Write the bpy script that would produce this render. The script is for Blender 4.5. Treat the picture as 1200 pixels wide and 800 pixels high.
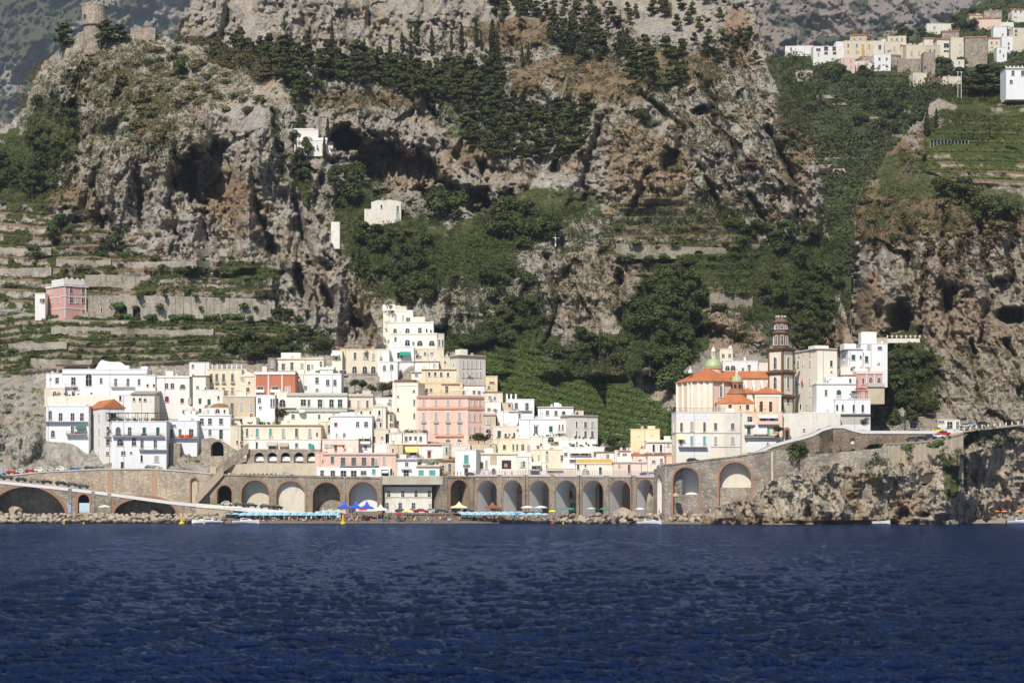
import bpy, math, random
import numpy as np
R = math.radians
random.seed(7)
rng = np.random.default_rng(11)
for o in list(bpy.data.objects): bpy.data.objects.remove(o)
SC = bpy.context.scene
COL = SC.collection
# ------------------------------------------------------------------ camera, sky, sun, exposure
F = 2500.0; HOR = 590.6; CAMZ = 6.0; CAMD = 700.0
cam_d = bpy.data.cameras.new("camera"); cam = bpy.data.objects.new("camera", cam_d); COL.objects.link(cam)
cam.location = (0, -CAMD, CAMZ); cam.rotation_euler = (R(90), 0, 0)
cam_d.sensor_width = 36; cam_d.lens = F/1200*36
cam_d.shift_y = (HOR-400)/1200
cam_d.clip_start = 1; cam_d.clip_end = 20000
SC.camera = cam
SUN_EL, SUN_AZ = 47.0, 18.0      # azimuth to the left of the viewer's back
w = bpy.data.worlds.new("World"); SC.world = w; w.use_nodes = True
nt = w.node_tree; nt.nodes.clear()
sky = nt.nodes.new("ShaderNodeTexSky"); sky.sky_type = 'NISHITA'; sky.sun_disc = False
sky.sun_elevation = R(SUN_EL)
sky.sun_rotation = R(180+SUN_AZ)
bg = nt.nodes.new("ShaderNodeBackground"); bg.inputs[1].default_value = 0.05
wo = nt.nodes.new("ShaderNodeOutputWorld")
nt.links.new(sky.outputs[0], bg.inputs[0]); nt.links.new(bg.outputs[0], wo.inputs[0])
sl = bpy.data.lights.new("sun", 'SUN'); sl.energy = 4.6; sl.angle = R(0.5); sl.color = (1, .94, .85)
sun = bpy.data.objects.new("sun", sl); COL.objects.link(sun)
from mathutils import Vector
sd = Vector((-math.sin(R(SUN_AZ))*math.cos(R(SUN_EL)), -math.cos(R(SUN_AZ))*math.cos(R(SUN_EL)), math.sin(R(SUN_EL))))
sun.rotation_euler = sd.to_track_quat('Z', 'Y').to_euler()
SC.view_settings.view_transform = 'Standard'; SC.view_settings.look = 'None'
SC.view_settings.gamma = 1; SC.view_settings.exposure = 0.15
SC.cycles.max_bounces = 5; SC.cycles.diffuse_bounces = 2; SC.cycles.glossy_bounces = 2
SC.cycles.volume_bounces = 0; SC.cycles.transmission_bounces = 2; SC.cycles.transparent_max_bounces = 4

# ------------------------------------------------------------------ helpers
def at(px, py, d):
    return ((px-600)*d/F, d-CAMD, CAMZ+(HOR-py)*d/F)
def zat(py, d): return CAMZ+(HOR-py)*d/F
def pxof(X, d): return 600+X*F/d
def interp(x, pts):
    return float(np.interp(x, [p[0] for p in pts], [p[1] for p in pts]))
DF = [(-80, 700), (450, 700), (555, 706), (765, 672), (900, 664), (1000, 668), (1130, 680), (1280, 690)]
def dfront(x): return interp(x, DF)
def tag(o, label=None, cat=None, group=None, kind=None):
    if label: o["label"] = label
    if cat: o["category"] = cat
    if group: o["group"] = group
    if kind: o["kind"] = kind
    return o
def empty(name, loc, label, cat, group=None):
    o = bpy.data.objects.new(name, None); COL.objects.link(o); o.location = loc
    o.empty_display_size = 0.3
    return tag(o, label, cat, group)
def hash3(ix, iy, iz):
    h = (ix.astype(np.int64)*374761393 + iy.astype(np.int64)*668265263 + iz.astype(np.int64)*2147483647) & 0x7fffffff
    h = ((h ^ (h >> 13))*1274126177) & 0x7fffffff
    h = ((h ^ (h >> 15))*2246822519) & 0x7fffffff
    return ((h ^ (h >> 16)) & 0xffff)/65535.0
def vnoise(x, y, z):
    ix, iy, iz = np.floor(x), np.floor(y), np.floor(z)
    fx, fy, fz = x-ix, y-iy, z-iz
    fx, fy, fz = [f*f*f*(f*(f*6-15)+10) for f in (fx, fy, fz)]
    r = 0
    for a in (0, 1):
        for b in (0, 1):
            for c in (0, 1):
                wgt = (fx if a else 1-fx)*(fy if b else 1-fy)*(fz if c else 1-fz)
                r = r + wgt*hash3(ix+a, iy+b, iz+c)
    return r
def fbm(x, y, z, n=4, gain=.5):
    s = 0; a = 1; t = 0
    for i in range(n):
        s = s + a*(vnoise(x+i*17.3, y+i*5.1, z+i*9.7)); t += a; a *= gain
        x, y, z = x*2.03, y*2.03, z*2.03
    return s/t
def ridged(x, y, z, n=4, gain=.5):
    s = 0; a = 1; t = 0
    for i in range(n):
        v = 1-np.abs(2*vnoise(x+i*13.3, y+i*7.1, z+i*3.7)-1)
        s = s + a*v*v; t += a; a *= gain
        x, y, z = x*2.07, y*2.07, z*2.07
    return s/t
def facet(u, v, seed):
    """broken rock faces: tilted planes in jittered cells"""
    iu, iv = np.floor(u), np.floor(v); best = np.full(u.shape, 9e9); val = np.zeros(u.shape)
    z = u*0+seed
    for a in (-1, 0, 1):
        for b in (-1, 0, 1):
            cu, cv = iu+a, iv+b
            px = cu+.1+.8*hash3(cu, cv, z); py = cv+.1+.8*hash3(cu, cv, z+7)
            du, dv = u-px, v-py; r = du*du+dv*dv
            h = (hash3(cu, cv, z+13)-.5)*1.1+du*(hash3(cu, cv, z+21)-.5)*2.6+dv*(hash3(cu, cv, z+29)-.5)*2.0
            m = r < best; best = np.where(m, r, best); val = np.where(m, h, val)
    return val
def smooth(e0, e1, x):
    t = np.clip((x-e0)/(e1-e0), 0, 1); return t*t*(3-2*t)
def poly_sd(px, py, poly):
    """signed distance, positive inside"""
    px = np.asarray(px, float); py = np.asarray(py, float)
    d = np.full(px.shape, 1e9); ins = np.zeros(px.shape, bool)
    n = len(poly)
    for i in range(n):
        x1, y1 = poly[i]; x2, y2 = poly[(i+1) % n]
        ex, ey = x2-x1, y2-y1
        t = np.clip(((px-x1)*ex+(py-y1)*ey)/(ex*ex+ey*ey+1e-9), 0, 1)
        d = np.minimum(d, np.hypot(px-x1-t*ex, py-y1-t*ey))
        c = ((y1 > py) != (y2 > py))
        with np.errstate(divide='ignore', invalid='ignore'):
            xi = x1+(py-y1)*ex/(ey if ey else 1e-9)
        ins ^= c & (px < xi)
    return np.where(ins, d, -d)
class RBF:
    def __init__(s, pts, lam=.5):
        P = np.array(pts, float); s.c = P[:, :2]/100; n = len(P)
        r = np.hypot(s.c[:, None, 0]-s.c[None, :, 0], s.c[:, None, 1]-s.c[None, :, 1])
        K = s.k(r)+lam*np.eye(n)*.05
        A = np.zeros((n+3, n+3)); A[:n, :n] = K; A[:n, n] = 1; A[:n, n+1:] = s.c; A[n, :n] = 1; A[n+1:, :n] = s.c.T
        s.w = np.linalg.solve(A, np.concatenate([P[:, 2], [0, 0, 0]]))
    def k(s, r): return r            # biharmonic |r| kernel: no overshoot
    def __call__(s, x, y):
        x = np.asarray(x, float)/100; y = np.asarray(y, float)/100
        o = s.w[-3]+s.w[-2]*x+s.w[-1]*y
        for i in range(len(s.c)):
            o = o + s.w[i]*s.k(np.hypot(x-s.c[i, 0], y-s.c[i, 1]))
        return o
def np_mesh(name, V, Fc, mat=None, smooth_=False):
    me = bpy.data.meshes.new(name)
    V = np.asarray(V, np.float32); Fc = np.asarray(Fc, np.int32)
    k = Fc.shape[1]
    me.vertices.add(len(V)); me.vertices.foreach_set("co", V.ravel())
    me.loops.add(Fc.size); me.loops.foreach_set("vertex_index", Fc.ravel())
    me.polygons.add(len(Fc))
    me.polygons.foreach_set("loop_start", np.arange(0, Fc.size, k, dtype=np.int32))
    me.polygons.foreach_set("loop_total", np.full(len(Fc), k, np.int32))
    if smooth_: me.polygons.foreach_set("use_smooth", np.ones(len(Fc), bool))
    me.update(calc_edges=True)
    if mat: me.materials.append(mat)
    return me
def link(name, me, parent=None):
    o = bpy.data.objects.new(name, me); COL.objects.link(o)
    if parent:
        o.parent = parent
    return o

# ------------------------------------------------------------------ materials
MATS = {}
def newmat(name):
    m = bpy.data.materials.new(name); m.use_nodes = True
    nt = m.node_tree; b = nt.nodes["Principled BSDF"]
    b.inputs["Roughness"].default_value = .85
    b.inputs["Specular IOR Level"].default_value = .2
    return m, nt, b
def N(nt, t, **kw):
    n = nt.nodes.new(t)
    for k, v in kw.items():
        if k.startswith("i_"):
            n.inputs[k[2:].replace("_", " ")].default_value = v
        else: setattr(n, k, v)
    return n
def mixc(nt, fac, a, b, bt='MIX'):
    n = nt.nodes.new("ShaderNodeMix"); n.data_type = 'RGBA'; n.blend_type = bt
    for sock, v in ((n.inputs[0], fac), (n.inputs[6], a), (n.inputs[7], b)):
        if hasattr(v, 'is_output') or hasattr(v, 'links'): nt.links.new(v, sock)
        elif isinstance(v, (int, float)): sock.default_value = v
        else: sock.default_value = (*v, 1) if len(v) == 3 else v
    return n.outputs[2]
def ramp(nt, inp, stops):
    n = nt.nodes.new("ShaderNodeValToRGB"); e = n.color_ramp.elements
    while len(e) > 1: e.remove(e[-1])
    for i, (p, c) in enumerate(stops):
        el = e[0] if i == 0 else e.new(p)
        el.position = p; el.color = (c, c, c, 1) if isinstance(c, (int, float)) else (*c, 1)
    nt.links.new(inp, n.inputs[0]); return n.outputs[0]
def noise(nt, vec, scale, detail=4, rough=.6, dist=0):
    n = N(nt, "ShaderNodeTexNoise"); n.inputs["Scale"].default_value = scale; n.inputs["Detail"].default_value = detail
    n.inputs["Roughness"].default_value = rough; n.inputs["Distortion"].default_value = dist
    nt.links.new(vec, n.inputs["Vector"]); return n.outputs[0]
def pos(nt, scl=(1, 1, 1)):
    g = N(nt, "ShaderNodeNewGeometry"); m = N(nt, "ShaderNodeMapping"); m.inputs["Scale"].default_value = scl
    nt.links.new(g.outputs["Position"], m.inputs[0]); return m.outputs[0]
def objc(nt, scl=(1, 1, 1)):
    g = N(nt, "ShaderNodeTexCoord"); m = N(nt, "ShaderNodeMapping"); m.inputs["Scale"].default_value = scl
    nt.links.new(g.outputs["Object"], m.inputs[0]); return m.outputs[0]
def bump(nt, b, h, dist, strength=1):
    n = N(nt, "ShaderNodeBump"); n.inputs["Distance"].default_value = dist; n.inputs["Strength"].default_value = strength
    nt.links.new(h, n.inputs["Height"]); nt.links.new(n.outputs[0], b.inputs["Normal"])

def rock_material(name, light=(.50, .475, .43), mid=(.28, .26, .235), dark=(.075, .066, .056), ochre=(.44, .33, .225), soil=(.20, .15, .10), green=(.045, .058, .021), k=1.0):
    m, nt, b = newmat(name)
    p = pos(nt); pv = pos(nt, (1, 1, .38))
    n1 = noise(nt, pv, .06*k, 8, .68, .6)
    n2 = noise(nt, pv, .33*k, 8, .75, 1.2)
    n3 = noise(nt, p, 1.1*k, 5, .75)
    nmid = noise(nt, p, .13*k, 6, .72, .5)
    nst = noise(nt, pos(nt, (1, 1, .12)), .22*k, 6, .7, .8)
    vor = N(nt, "ShaderNodeTexVoronoi"); vor.feature = 'DISTANCE_TO_EDGE'; vor.inputs["Scale"].default_value = .30*k
    warp = N(nt, "ShaderNodeVectorMath"); warp.operation = 'ADD'
    wn = N(nt, "ShaderNodeTexNoise"); wn.inputs["Scale"].default_value = .25*k; nt.links.new(p, wn.inputs["Vector"])
    sc_ = N(nt, "ShaderNodeVectorMath"); sc_.operation = 'SCALE'; sc_.inputs[3].default_value = 5/k
    nt.links.new(wn.outputs[1], sc_.inputs[0]); nt.links.new(sc_.outputs[0], warp.inputs[0]); nt.links.new(pv, warp.inputs[1])
    nt.links.new(warp.outputs[0], vor.inputs["Vector"])
    c = mixc(nt, ramp(nt, n2, [(.38, 0), (.49, .45), (.58, 1)]), mid, light)
    c = mixc(nt, ramp(nt, n1, [(.52, 0), (.66, .7)]), c, ochre)
    n4 = noise(nt, p, .42*k, 5, .7, .4)
    c = mixc(nt, ramp(nt, n4, [(.54, 0), (.62, .65)]), c, (ochre[0]*.95, ochre[1]*.85, ochre[2]*.85))
    c = mixc(nt, ramp(nt, n4, [(.36, .6), (.44, 0)]), c, (green[0]*2.3, green[1]*2.1, green[2]*2.0))
    c = mixc(nt, ramp(nt, n3, [(.30, .6), (.42, 0)]), c, dark)
    c = mixc(nt, ramp(nt, vor.outputs[0], [(0, .45), (.04, 0)]), c, dark)
    c = mixc(nt, ramp(nt, nst, [(.56, 0), (.72, .7)]), c, dark)
    c = mixc(nt, ramp(nt, nmid, [(.30, .75), (.44, 0)]), c, tuple(x*.62 for x in mid))
    at_ = N(nt, "ShaderNodeAttribute"); at_.attribute_name = "cover"
    sep = N(nt, "ShaderNodeSeparateColor"); nt.links.new(at_.outputs["Color"], sep.inputs[0])
    # ochre stain, bare soil and dry grass, green ground cover
    c = mixc(nt, sep.outputs[2], c, mixc(nt, n2, (.20, .12, .07), ochre))
    def masked(ch, lo, hi, nn):
        a = N(nt, "ShaderNodeMath"); a.operation = 'ADD'; nt.links.new(ch, a.inputs[0])
        s = N(nt, "ShaderNodeMath"); s.operation = 'MULTIPLY'; s.inputs[1].default_value = .55
        nt.links.new(nn, s.inputs[0]); nt.links.new(s.outputs[0], a.inputs[1])
        s2 = N(nt, "ShaderNodeMath"); s2.operation = 'MULTIPLY_ADD'; s2.inputs[1].default_value = .75
        nt.links.new(nmid, s2.inputs[0]); nt.links.new(a.outputs[0], s2.inputs[2])
        s3 = N(nt, "ShaderNodeMath"); s3.operation = 'MULTIPLY'; s3.inputs[1].default_value = .5
        nt.links.new(s2.outputs[0], s3.inputs[0])
        return ramp(nt, s3.outputs[0], [(lo/2, 0), (hi/2, 1)])
    soilc = mixc(nt, ramp(nt, n3, [(.35, 0), (.65, 1)]), soil, (soil[0]*1.5, soil[1]*1.45, soil[2]*1.3))
    c = mixc(nt, masked(sep.outputs[0], 1.03, 1.2, n2), c, soilc)
    gc = mixc(nt, ramp(nt, n3, [(.35, 0), (.65, 1)]), green, (green[0]*2.1, green[1]*1.9, green[2]*1.7))
    c = mixc(nt, masked(sep.outputs[1], 1.0, 1.12, n2), c, gc)
    nt.links.new(c, b.inputs["Base Color"])
    b.inputs["Roughness"].default_value = .95
    mm = N(nt, "ShaderNodeMath"); mm.operation = 'ADD'; nt.links.new(n2, mm.inputs[0]); nt.links.new(n3, mm.inputs[1])
    bump(nt, b, mm.outputs[0], 1.5/k, .7)
    return m

# ------------------------------------------------------------------ terrain sheets
SHEETS = {}
def cleft(X, Y, pts, wd, seed=0):
    xx = X+(fbm(X/9, Y/9, X*0+seed, 3)-.5)*9; d = np.full(X.shape, 1e9)
    for (x1, y1), (x2, y2) in zip(pts[:-1], pts[1:]):
        ex, ey = x2-x1, y2-y1; t = np.clip(((xx-x1)*ex+(Y-y1)*ey)/(ex*ex+ey*ey), 0, 1); d = np.minimum(d, np.hypot(xx-x1-t*ex, Y-y1-t*ey))
    return smooth(wd, 0, d)
def clefts(X, Y, D, L, depth, wd):
    for i, pts in enumerate(L):
        x0, x1 = min(p[0] for p in pts)-20, max(p[0] for p in pts)+20; y0, y1 = min(p[1] for p in pts)-20, max(p[1] for p in pts)+20
        c0, c1 = np.searchsorted(X[0], [x0, x1]); r0, r1 = np.searchsorted(Y[:, 0], [y0, y1])
        if c1 > c0 and r1 > r0: D[r0:r1, c0:c1] += depth*cleft(X[r0:r1, c0:c1], Y[r0:r1, c0:c1], pts, wd, i)
    return D
class Sheet:
    def __init__(s, name, poly, ctrl, mat, step=1.4, amp=1.0, edge=4.0, feats=None, cover=None, skirt=60, rockw=None, seed=0.0, freq=1.0, calm=None):
        xs = [p[0] for p in poly]; ys = [p[1] for p in poly]
        s.x0, s.x1, s.y0, s.y1 = min(xs)-6, max(xs)+6, min(ys)-6, max(ys)+6
        nx = int((s.x1-s.x0)/step)+1; ny = int((s.y1-s.y0)/step)+1
        s.gx = np.linspace(s.x0, s.x1, nx); s.gy = np.linspace(s.y0, s.y1, ny)
        X, Y = np.meshgrid(s.gx, s.gy)
        D = RBF(ctrl)(X, Y)
        wx = (X-600)*D/F; wz = CAMZ+(HOR-Y)*D/F
        rw = np.ones_like(D) if rockw is None else rockw(X, Y)
        q = freq
        z0 = seed*7.7+3
        big = ridged(wx/38*q, wz/55*q, z0+wx*0, 3)
        medn = ridged(wx/13*q+3*fbm(wx/30, wz/30, z0+wx*0, 2), wz/22*q, z0+5+wx*0, 4, .55)
        fine = .5*fbm(wx/3.2*q, wz/4.2*q, z0+9+wx*0, 4, .6)+.5*ridged(wx/4.5*q+fbm(wx/5, wz/9, z0+1+wx*0, 2)*2, wz/8.5*q, z0+19+wx*0, 3, .6)
        crag = ridged(wx/7*q+2*fbm(wx/12, wz/20, z0+2+wx*0, 2), wz/26*q, z0+15+wx*0, 4, .6)
        rib = ridged(wx/24*q+1.5*fbm(wx/50, wz/60, z0+6+wx*0, 2), wz/95*q, z0+25+wx*0, 3, .55)
        wu = wx*q+6*(fbm(wx/18, wz/18, z0+31+wx*0, 3)-.5)*2; wv = wz*q+6*(fbm(wx/18, wz/18, z0+41+wx*0, 3)-.5)*2
        ru, rv = wu*.94+wv*.34, wv*.94-wu*.34
        fct = facet(ru/11, rv/24, 3)*4.5+facet(ru/4.6, rv/9, 5)*2.6+facet(wu/2.2, wv/3.4, 9)*1.2
        # layered blocks: broken ledges
        led = fbm(wx/9*q, wz/3.0*q, z0+11+wx*0, 3)
        blocks = np.abs((led*6) % 1-.5)
        D = D + amp*rw*(-(big-.45)*18 - fct - (medn-.4)*7.0 - (crag-.42)*7.0 - (rib-.42)*25 - (fine-.5)*10.0 + (blocks-.25)*2.2) - amp*(1-rw)*((big-.45)*8+(medn-.4)*2.5+(fine-.5)*1.2)
        D0 = RBF(ctrl)(X, Y)
        if calm is not None: cm = calm(X, Y); D = D*(1-cm)+D0*cm
        if feats: D = feats(X, Y, D, wx, wz)
        sd = poly_sd(X, Y, poly) + edge*(fbm(X/14, Y/14, z0+X*0, 4, .6)-.5)*2
        ins = sd > 0
        s.D = D; s.ins = ins; s.step = step
        V = np.stack([(X-600)*D/F, D-CAMD, CAMZ+(HOR-Y)*D/F], -1).reshape(-1, 3)
        idx = np.arange(nx*ny).reshape(ny, nx)
        a, b_, c, d_ = idx[:-1, :-1], idx[:-1, 1:], idx[1:, 1:], idx[1:, :-1]
        ok = ins[:-1, :-1] & ins[:-1, 1:] & ins[1:, 1:] & ins[1:, :-1]
        Q = np.stack([a[ok], d_[ok], c[ok], b_[ok]], -1)
        # skirt that closes the back of the landform
        E = np.concatenate([Q[:, [0, 1]], Q[:, [1, 2]], Q[:, [2, 3]], Q[:, [3, 0]]])
        key = np.minimum(E[:, 0], E[:, 1])*(nx*ny)+np.maximum(E[:, 0], E[:, 1])
        u, ind, cnt = np.unique(key, return_index=True, return_counts=True)
        be = E[ind[cnt == 1]]
        bv = np.unique(be)
        Vb = V[bv].copy(); dd = Vb[:, 1]+CAMD
        sc = (dd+skirt)/dd
        nb = np.stack([Vb[:, 0]*sc, Vb[:, 1]+skirt, np.maximum((Vb[:, 2]-CAMZ)*1.0+CAMZ-skirt*.35, -8)], -1)
        remap = np.zeros(nx*ny, np.int64); remap[bv] = len(V)+np.arange(len(bv))
        SK = np.stack([be[:, 1], be[:, 0], remap[be[:, 0]], remap[be[:, 1]]], -1)
        V2 = np.concatenate([V, nb]); Q2 = np.concatenate([Q, SK])
        used = np.unique(Q2); rm = np.zeros(len(V2), np.int64); rm[used] = np.arange(len(used))
        if cover:
            cv = cover(X, Y, wx, wz)
            C = np.zeros((len(V2), 4), np.float32); C[:, 3] = 1
            for i in range(3): C[:nx*ny, i] = np.clip(cv[i], 0, 1).ravel(); C[nx*ny:, i] = C[bv, i]
        me = np_mesh(name, V2[used], rm[Q2], mat)
        if cover:
            ca = me.color_attributes.new("cover", 'FLOAT_COLOR', 'POINT')
            ca.data.foreach_set("color", C[used].ravel())
        s.ob = link(name, me); tag(s.ob, kind='structure')
        SHEETS[name] = s
    def depth(s, x, y):
        fx = np.clip((np.asarray(x, float)-s.x0)/(s.x1-s.x0)*(len(s.gx)-1), 0, len(s.gx)-1.001)
        fy = np.clip((np.asarray(y, float)-s.y0)/(s.y1-s.y0)*(len(s.gy)-1), 0, len(s.gy)-1.001)
        ix = fx.astype(int); iy = fy.astype(int); tx = fx-ix; ty = fy-iy
        D = s.D
        return (D[iy, ix]*(1-tx)+D[iy, ix+1]*tx)*(1-ty)+(D[iy+1, ix]*(1-tx)+D[iy+1, ix+1]*tx)*ty
def blob(X, Y, cx, cy, rx, ry, pw=1.0, rot=0):
    c, s_ = math.cos(R(rot)), math.sin(R(rot))
    x = ((X-cx)*c+(Y-cy)*s_)/rx; y = (-(X-cx)*s_+(Y-cy)*c)/ry
    return np.clip(1-(x*x+y*y)**pw, 0, 1)
def hole(X, Y, cx, cy, rx, ry, rot=0, soft=.35, nz=None):
    c, s_ = math.cos(R(rot)), math.sin(R(rot))
    x = ((X-cx)*c+(Y-cy)*s_)/rx; y = (-(X-cx)*s_+(Y-cy)*c)/ry
    r = np.sqrt(x*x+y*y)
    if nz is not None: r = r+(nz-.5)*.9
    return smooth(1+soft*.5, 1-soft, r)
# ------------------------------------------------------------------ the land
M_ROCK = rock_material("limestone")
M_ROCKR = rock_material("brown_limestone", light=(.46, .415, .36), mid=(.265, .235, .20), dark=(.07, .057, .047), ochre=(.38, .285, .195), soil=(.17, .12, .08))
M_ROCKS = rock_material("sea_cliff_limestone", light=(.58, .52, .43), mid=(.35, .30, .24), dark=(.07, .057, .045), ochre=(.36, .26, .15), k=1.3)
M_VAL = rock_material("valley_ground", green=(.042, .052, .024), soil=(.17, .14, .09))
M_FAR = rock_material("far_rock", light=(.36, .33, .31), mid=(.25, .225, .205), dark=(.12, .11, .10), ochre=(.34, .28, .22), green=(.055, .065, .038), k=.6)

def ground_town(x, y):
    if y > 556: return dfront(x)+(12.5 if x < 555 else 21)
    return dfront(x)+9.5+(553-y)*.6
def ctrl_town(xa, xb):
    return [(x, y, ground_town(x, y)) for x in range(xa, xb+1, 55) for y in (625, 600, 575, 562, 550, 520, 490, 460, 435)]
def ground_np(X, Y):
    df = np.interp(X, [p[0] for p in DF], [p[1] for p in DF]); dg = np.interp(X, [-80, 450, 555, 700, 740, 790], [700, 700, 706, 705, 698, 688])
    hi = dg+10.5+(553-Y)*.6; lo = df+np.where(X < 555, 13.0, 21.0); t = smooth(548, 562, Y)
    return hi*(1-t)+lo*t
def town_mask(X, Y): return np.maximum(smooth(432, 447, Y)*smooth(70, 125, X)*smooth(800, 775, X), smooth(552, 562, Y)*smooth(800, 775, X))*(1-smooth(0, .25, blob(X, Y, 228, 535, 24, 19)))
def calm_town(X, Y):
    return np.maximum(smooth(415, 440, Y)*smooth(780, 740, X)*(1-.85*smooth(0, .4, blob(X, Y, 8, 510, 44, 42)))*(1-.8*smooth(0, .3, blob(X, Y, 228, 535, 26, 20))), smooth(540, 560, Y))

TINFO = {}
def terr_fr(X, Y, seed):
    poly, h, tilt, wob = TINFO[seed]
    t = (Y + tilt*(X-poly[0][0]) + wob*(fbm(X/60, Y/200, X*0+seed, 3)-.5)*2)/h
    return t-np.floor(t), h
def terr_cover(X, Y, soil, seeds, amt=.75):
    for sd in seeds:
        poly = TINFO[sd][0]; m = smooth(0, 6, poly_sd(X, Y, poly)); fr, h = terr_fr(X, Y, sd)
        edge = np.maximum(smooth(.42, .22, fr), smooth(.9, .99, fr))
        soil = soil*(1-m)+m*(edge*amt)
    return soil
# terraces (px regions): (poly, step height px, contour tilt)
def terrace(X, Y, D, poly, h, depth, soft=6, tilt=0.0, wob=5, seed=0):
    m = smooth(0, soft, poly_sd(X, Y, poly))
    yy = Y + tilt*(X-poly[0][0]) + wob*(fbm(X/60, Y/200, X*0+seed, 3)-.5)*2
    t = yy/h; fr = t-np.floor(t)
    TINFO[seed] = (poly, h, tilt, wob)
    # saw: as y decreases (up), depth jumps back at each step
    saw = (smooth(.0, .12, fr)*1-fr)*depth
    return D*(1)+m*(-saw), m

TERR = dict(
 left_low=[(0, 365), (60, 372), (140, 372), (330, 352), (335, 380), (385, 395), (390, 415), (330, 425), (220, 428), (50, 440), (-60, 450), (-60, 365)],
 left_up=[(-60, 235), (90, 235), (130, 280), (200, 300), (300, 300), (330, 315), (320, 350), (140, 370), (-60, 365)],
 mid_vine=[(520, 285), (560, 275), (610, 290), (605, 325), (560, 335), (525, 325)],
 low_vine=[(575, 428), (640, 425), (700, 455), (760, 470), (790, 490), (780, 530), (700, 520), (640, 480), (585, 460)],
 centre=[(700, 262), (740, 225), (800, 228), (860, 262), (900, 285), (880, 320), (870, 360), (820, 360), (780, 330), (715, 320), (700, 290)],
 right_top=[(1080, 175), (1120, 150), (1260, 110), (1260, 225), (1180, 222), (1120, 218), (1075, 200)],
 valley=[(945, 180), (1040, 160), (1060, 180), (1010, 240), (990, 330), (965, 330), (960, 230)],
)
# ---- left massif with the watch tower
polyL = [(-70, 625), (-70, 178), (0, 152), (15, 142), (35, 112), (43, 82), (60, 66), (78, 48), (92, 36), (118, 34), (150, 40), (190, 42), (215, 50), (245, 72), (288, 88), (316, 108),
         (326, 140), (338, 180), (345, 205), (356, 240), (378, 262), (398, 288), (416, 330), (438, 375), (452, 402), (462, 440), (470, 625)]
ctL = [c for c in ctrl_town(-70, 480) if not (c[0] < 100 and 440 < c[1] < 560)]+[(x, y, d) for x in (-70, -15, 40) for y, d in ((552, 716), (530, 719), (516, 720.3), (495, 733), (478, 748), (465, 760), (445, 776))]+[(95, 517, 720.3), (95, 545, 718), (110, 480, 750)]+[(440, 405, 797), (452, 385, 806), (400, 300, 815), (430, 340, 806), (350, 395, 800), (300, 390, 802), (200, 400, 795), (100, 400, 792), (0, 400, 795), (-70, 400, 800),
  (320, 300, 832), (340, 240, 840), (250, 330, 832), (150, 330, 838), (50, 330, 842), (-70, 330, 850), (260, 280, 848), (120, 290, 858), (0, 280, 878), (-70, 260, 890),
  (330, 180, 850), (310, 130, 868), (250, 190, 862), (200, 220, 862), (120, 220, 876), (85, 200, 900), (150, 150, 893), (220, 130, 885), (100, 120, 925), (60, 110, 950), (120, 60, 940), (180, 60, 930),
  (250, 90, 905), (30, 180, 935), (-70, 220, 930), (210, 50, 935), (60, 70, 965), (95, 38, 950), (300, 350, 815), (20, 150, 955)]
rockL = [(80, 200, 60, 60), (150, 220, 80, 60), (230, 200, 90, 75), (300, 230, 70, 90), (370, 320, 70, 85), (420, 380, 45, 45), (310, 200, 30, 60), (250, 290, 70, 40), (100, 110, 55, 50), (20, 500, 60, 50)]
def rwL(X, Y):
    r = X*0+.12
    for cx, cy, rx, ry in rockL: r = np.maximum(r, smooth(0, .5, blob(X, Y, cx, cy, rx, ry)))
    return np.where(Y > 425, .12*np.ones_like(r)+.5*smooth(0, .5, blob(X, Y, 20, 505, 75, 50)), r)
def featL(X, Y, D, wx, wz):
    D = clefts(X, Y, D.copy(), [[(345, 200), (350, 260), (372, 330)], [(205, 180), (200, 240), (210, 280)], [(290, 160), (302, 250), (330, 320)], [(108, 200), (122, 265)], [(395, 285), (420, 380)], [(160, 195), (167, 270)], [(320, 130), (330, 200)], [(85, 120), (95, 180)], [(240, 250), (262, 300)]], 11, 7)
    nz = fbm(X/12, Y/12, X*0+4, 4, .6)
    D = D + 42*hole(X, Y, 250, 206, 42, 38, 8, .35, nz) * smooth(300, 210, X)
    D = D + 14*hole(X, Y, 120, 258, 16, 12, 30, .4, nz)+12*hole(X, Y, 320, 292, 9, 7, 0, .4, nz)
    D = D + 16*hole(X, Y, 352, 330, 6, 28, -12, .5, nz) + 12*hole(X, Y, 382, 345, 6, 18, -20, .5, nz)
    D = D + 9*hole(X, Y, 378, 312, 16, 8, 10, .5, nz)
    D = D - 10*hole(X, Y, 410, 350, 34, 60, -25, 1.2) - 10*hole(X, Y, 300, 215, 22, 80, 8, 1.2) + 12*hole(X, Y, 345, 260, 10, 60, -18, 1)
    D, m = terrace(X, Y, D, TERR['left_low'], 8.0, 4.4, seed=1, wob=7)
    D, m = terrace(X, Y, D, TERR['left_up'], 13.0, 6.6, seed=2, wob=7)
    t = town_mask(X, Y); return D*(1-t)+ground_np(X, Y)*t
def blobs(X, Y, L, nz, k=1.1):
    r = X*0
    for b in L:
        cx, cy, rx, ry = b[:4]; s = b[4] if len(b) > 4 else 1
        r = np.maximum(r, s*smooth(0, .6, blob(X, Y, cx, cy, rx, ry)+(nz-.5)*k))
    return r
soilL = [(190, 90, 130, 60, .5), (150, 130, 70, 40, .45), (60, 290, 120, 60, .6), (-30, 300, 80, 70, .6), (180, 320, 120, 30, .5), (250, 340, 90, 30, .6), (430, 370, 30, 50, .6), (60, 230, 60, 20, .8), (360, 240, 20, 60, .5), (100, 410, 150, 30, .45), (100, 90, 40, 40, .5)]
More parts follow.
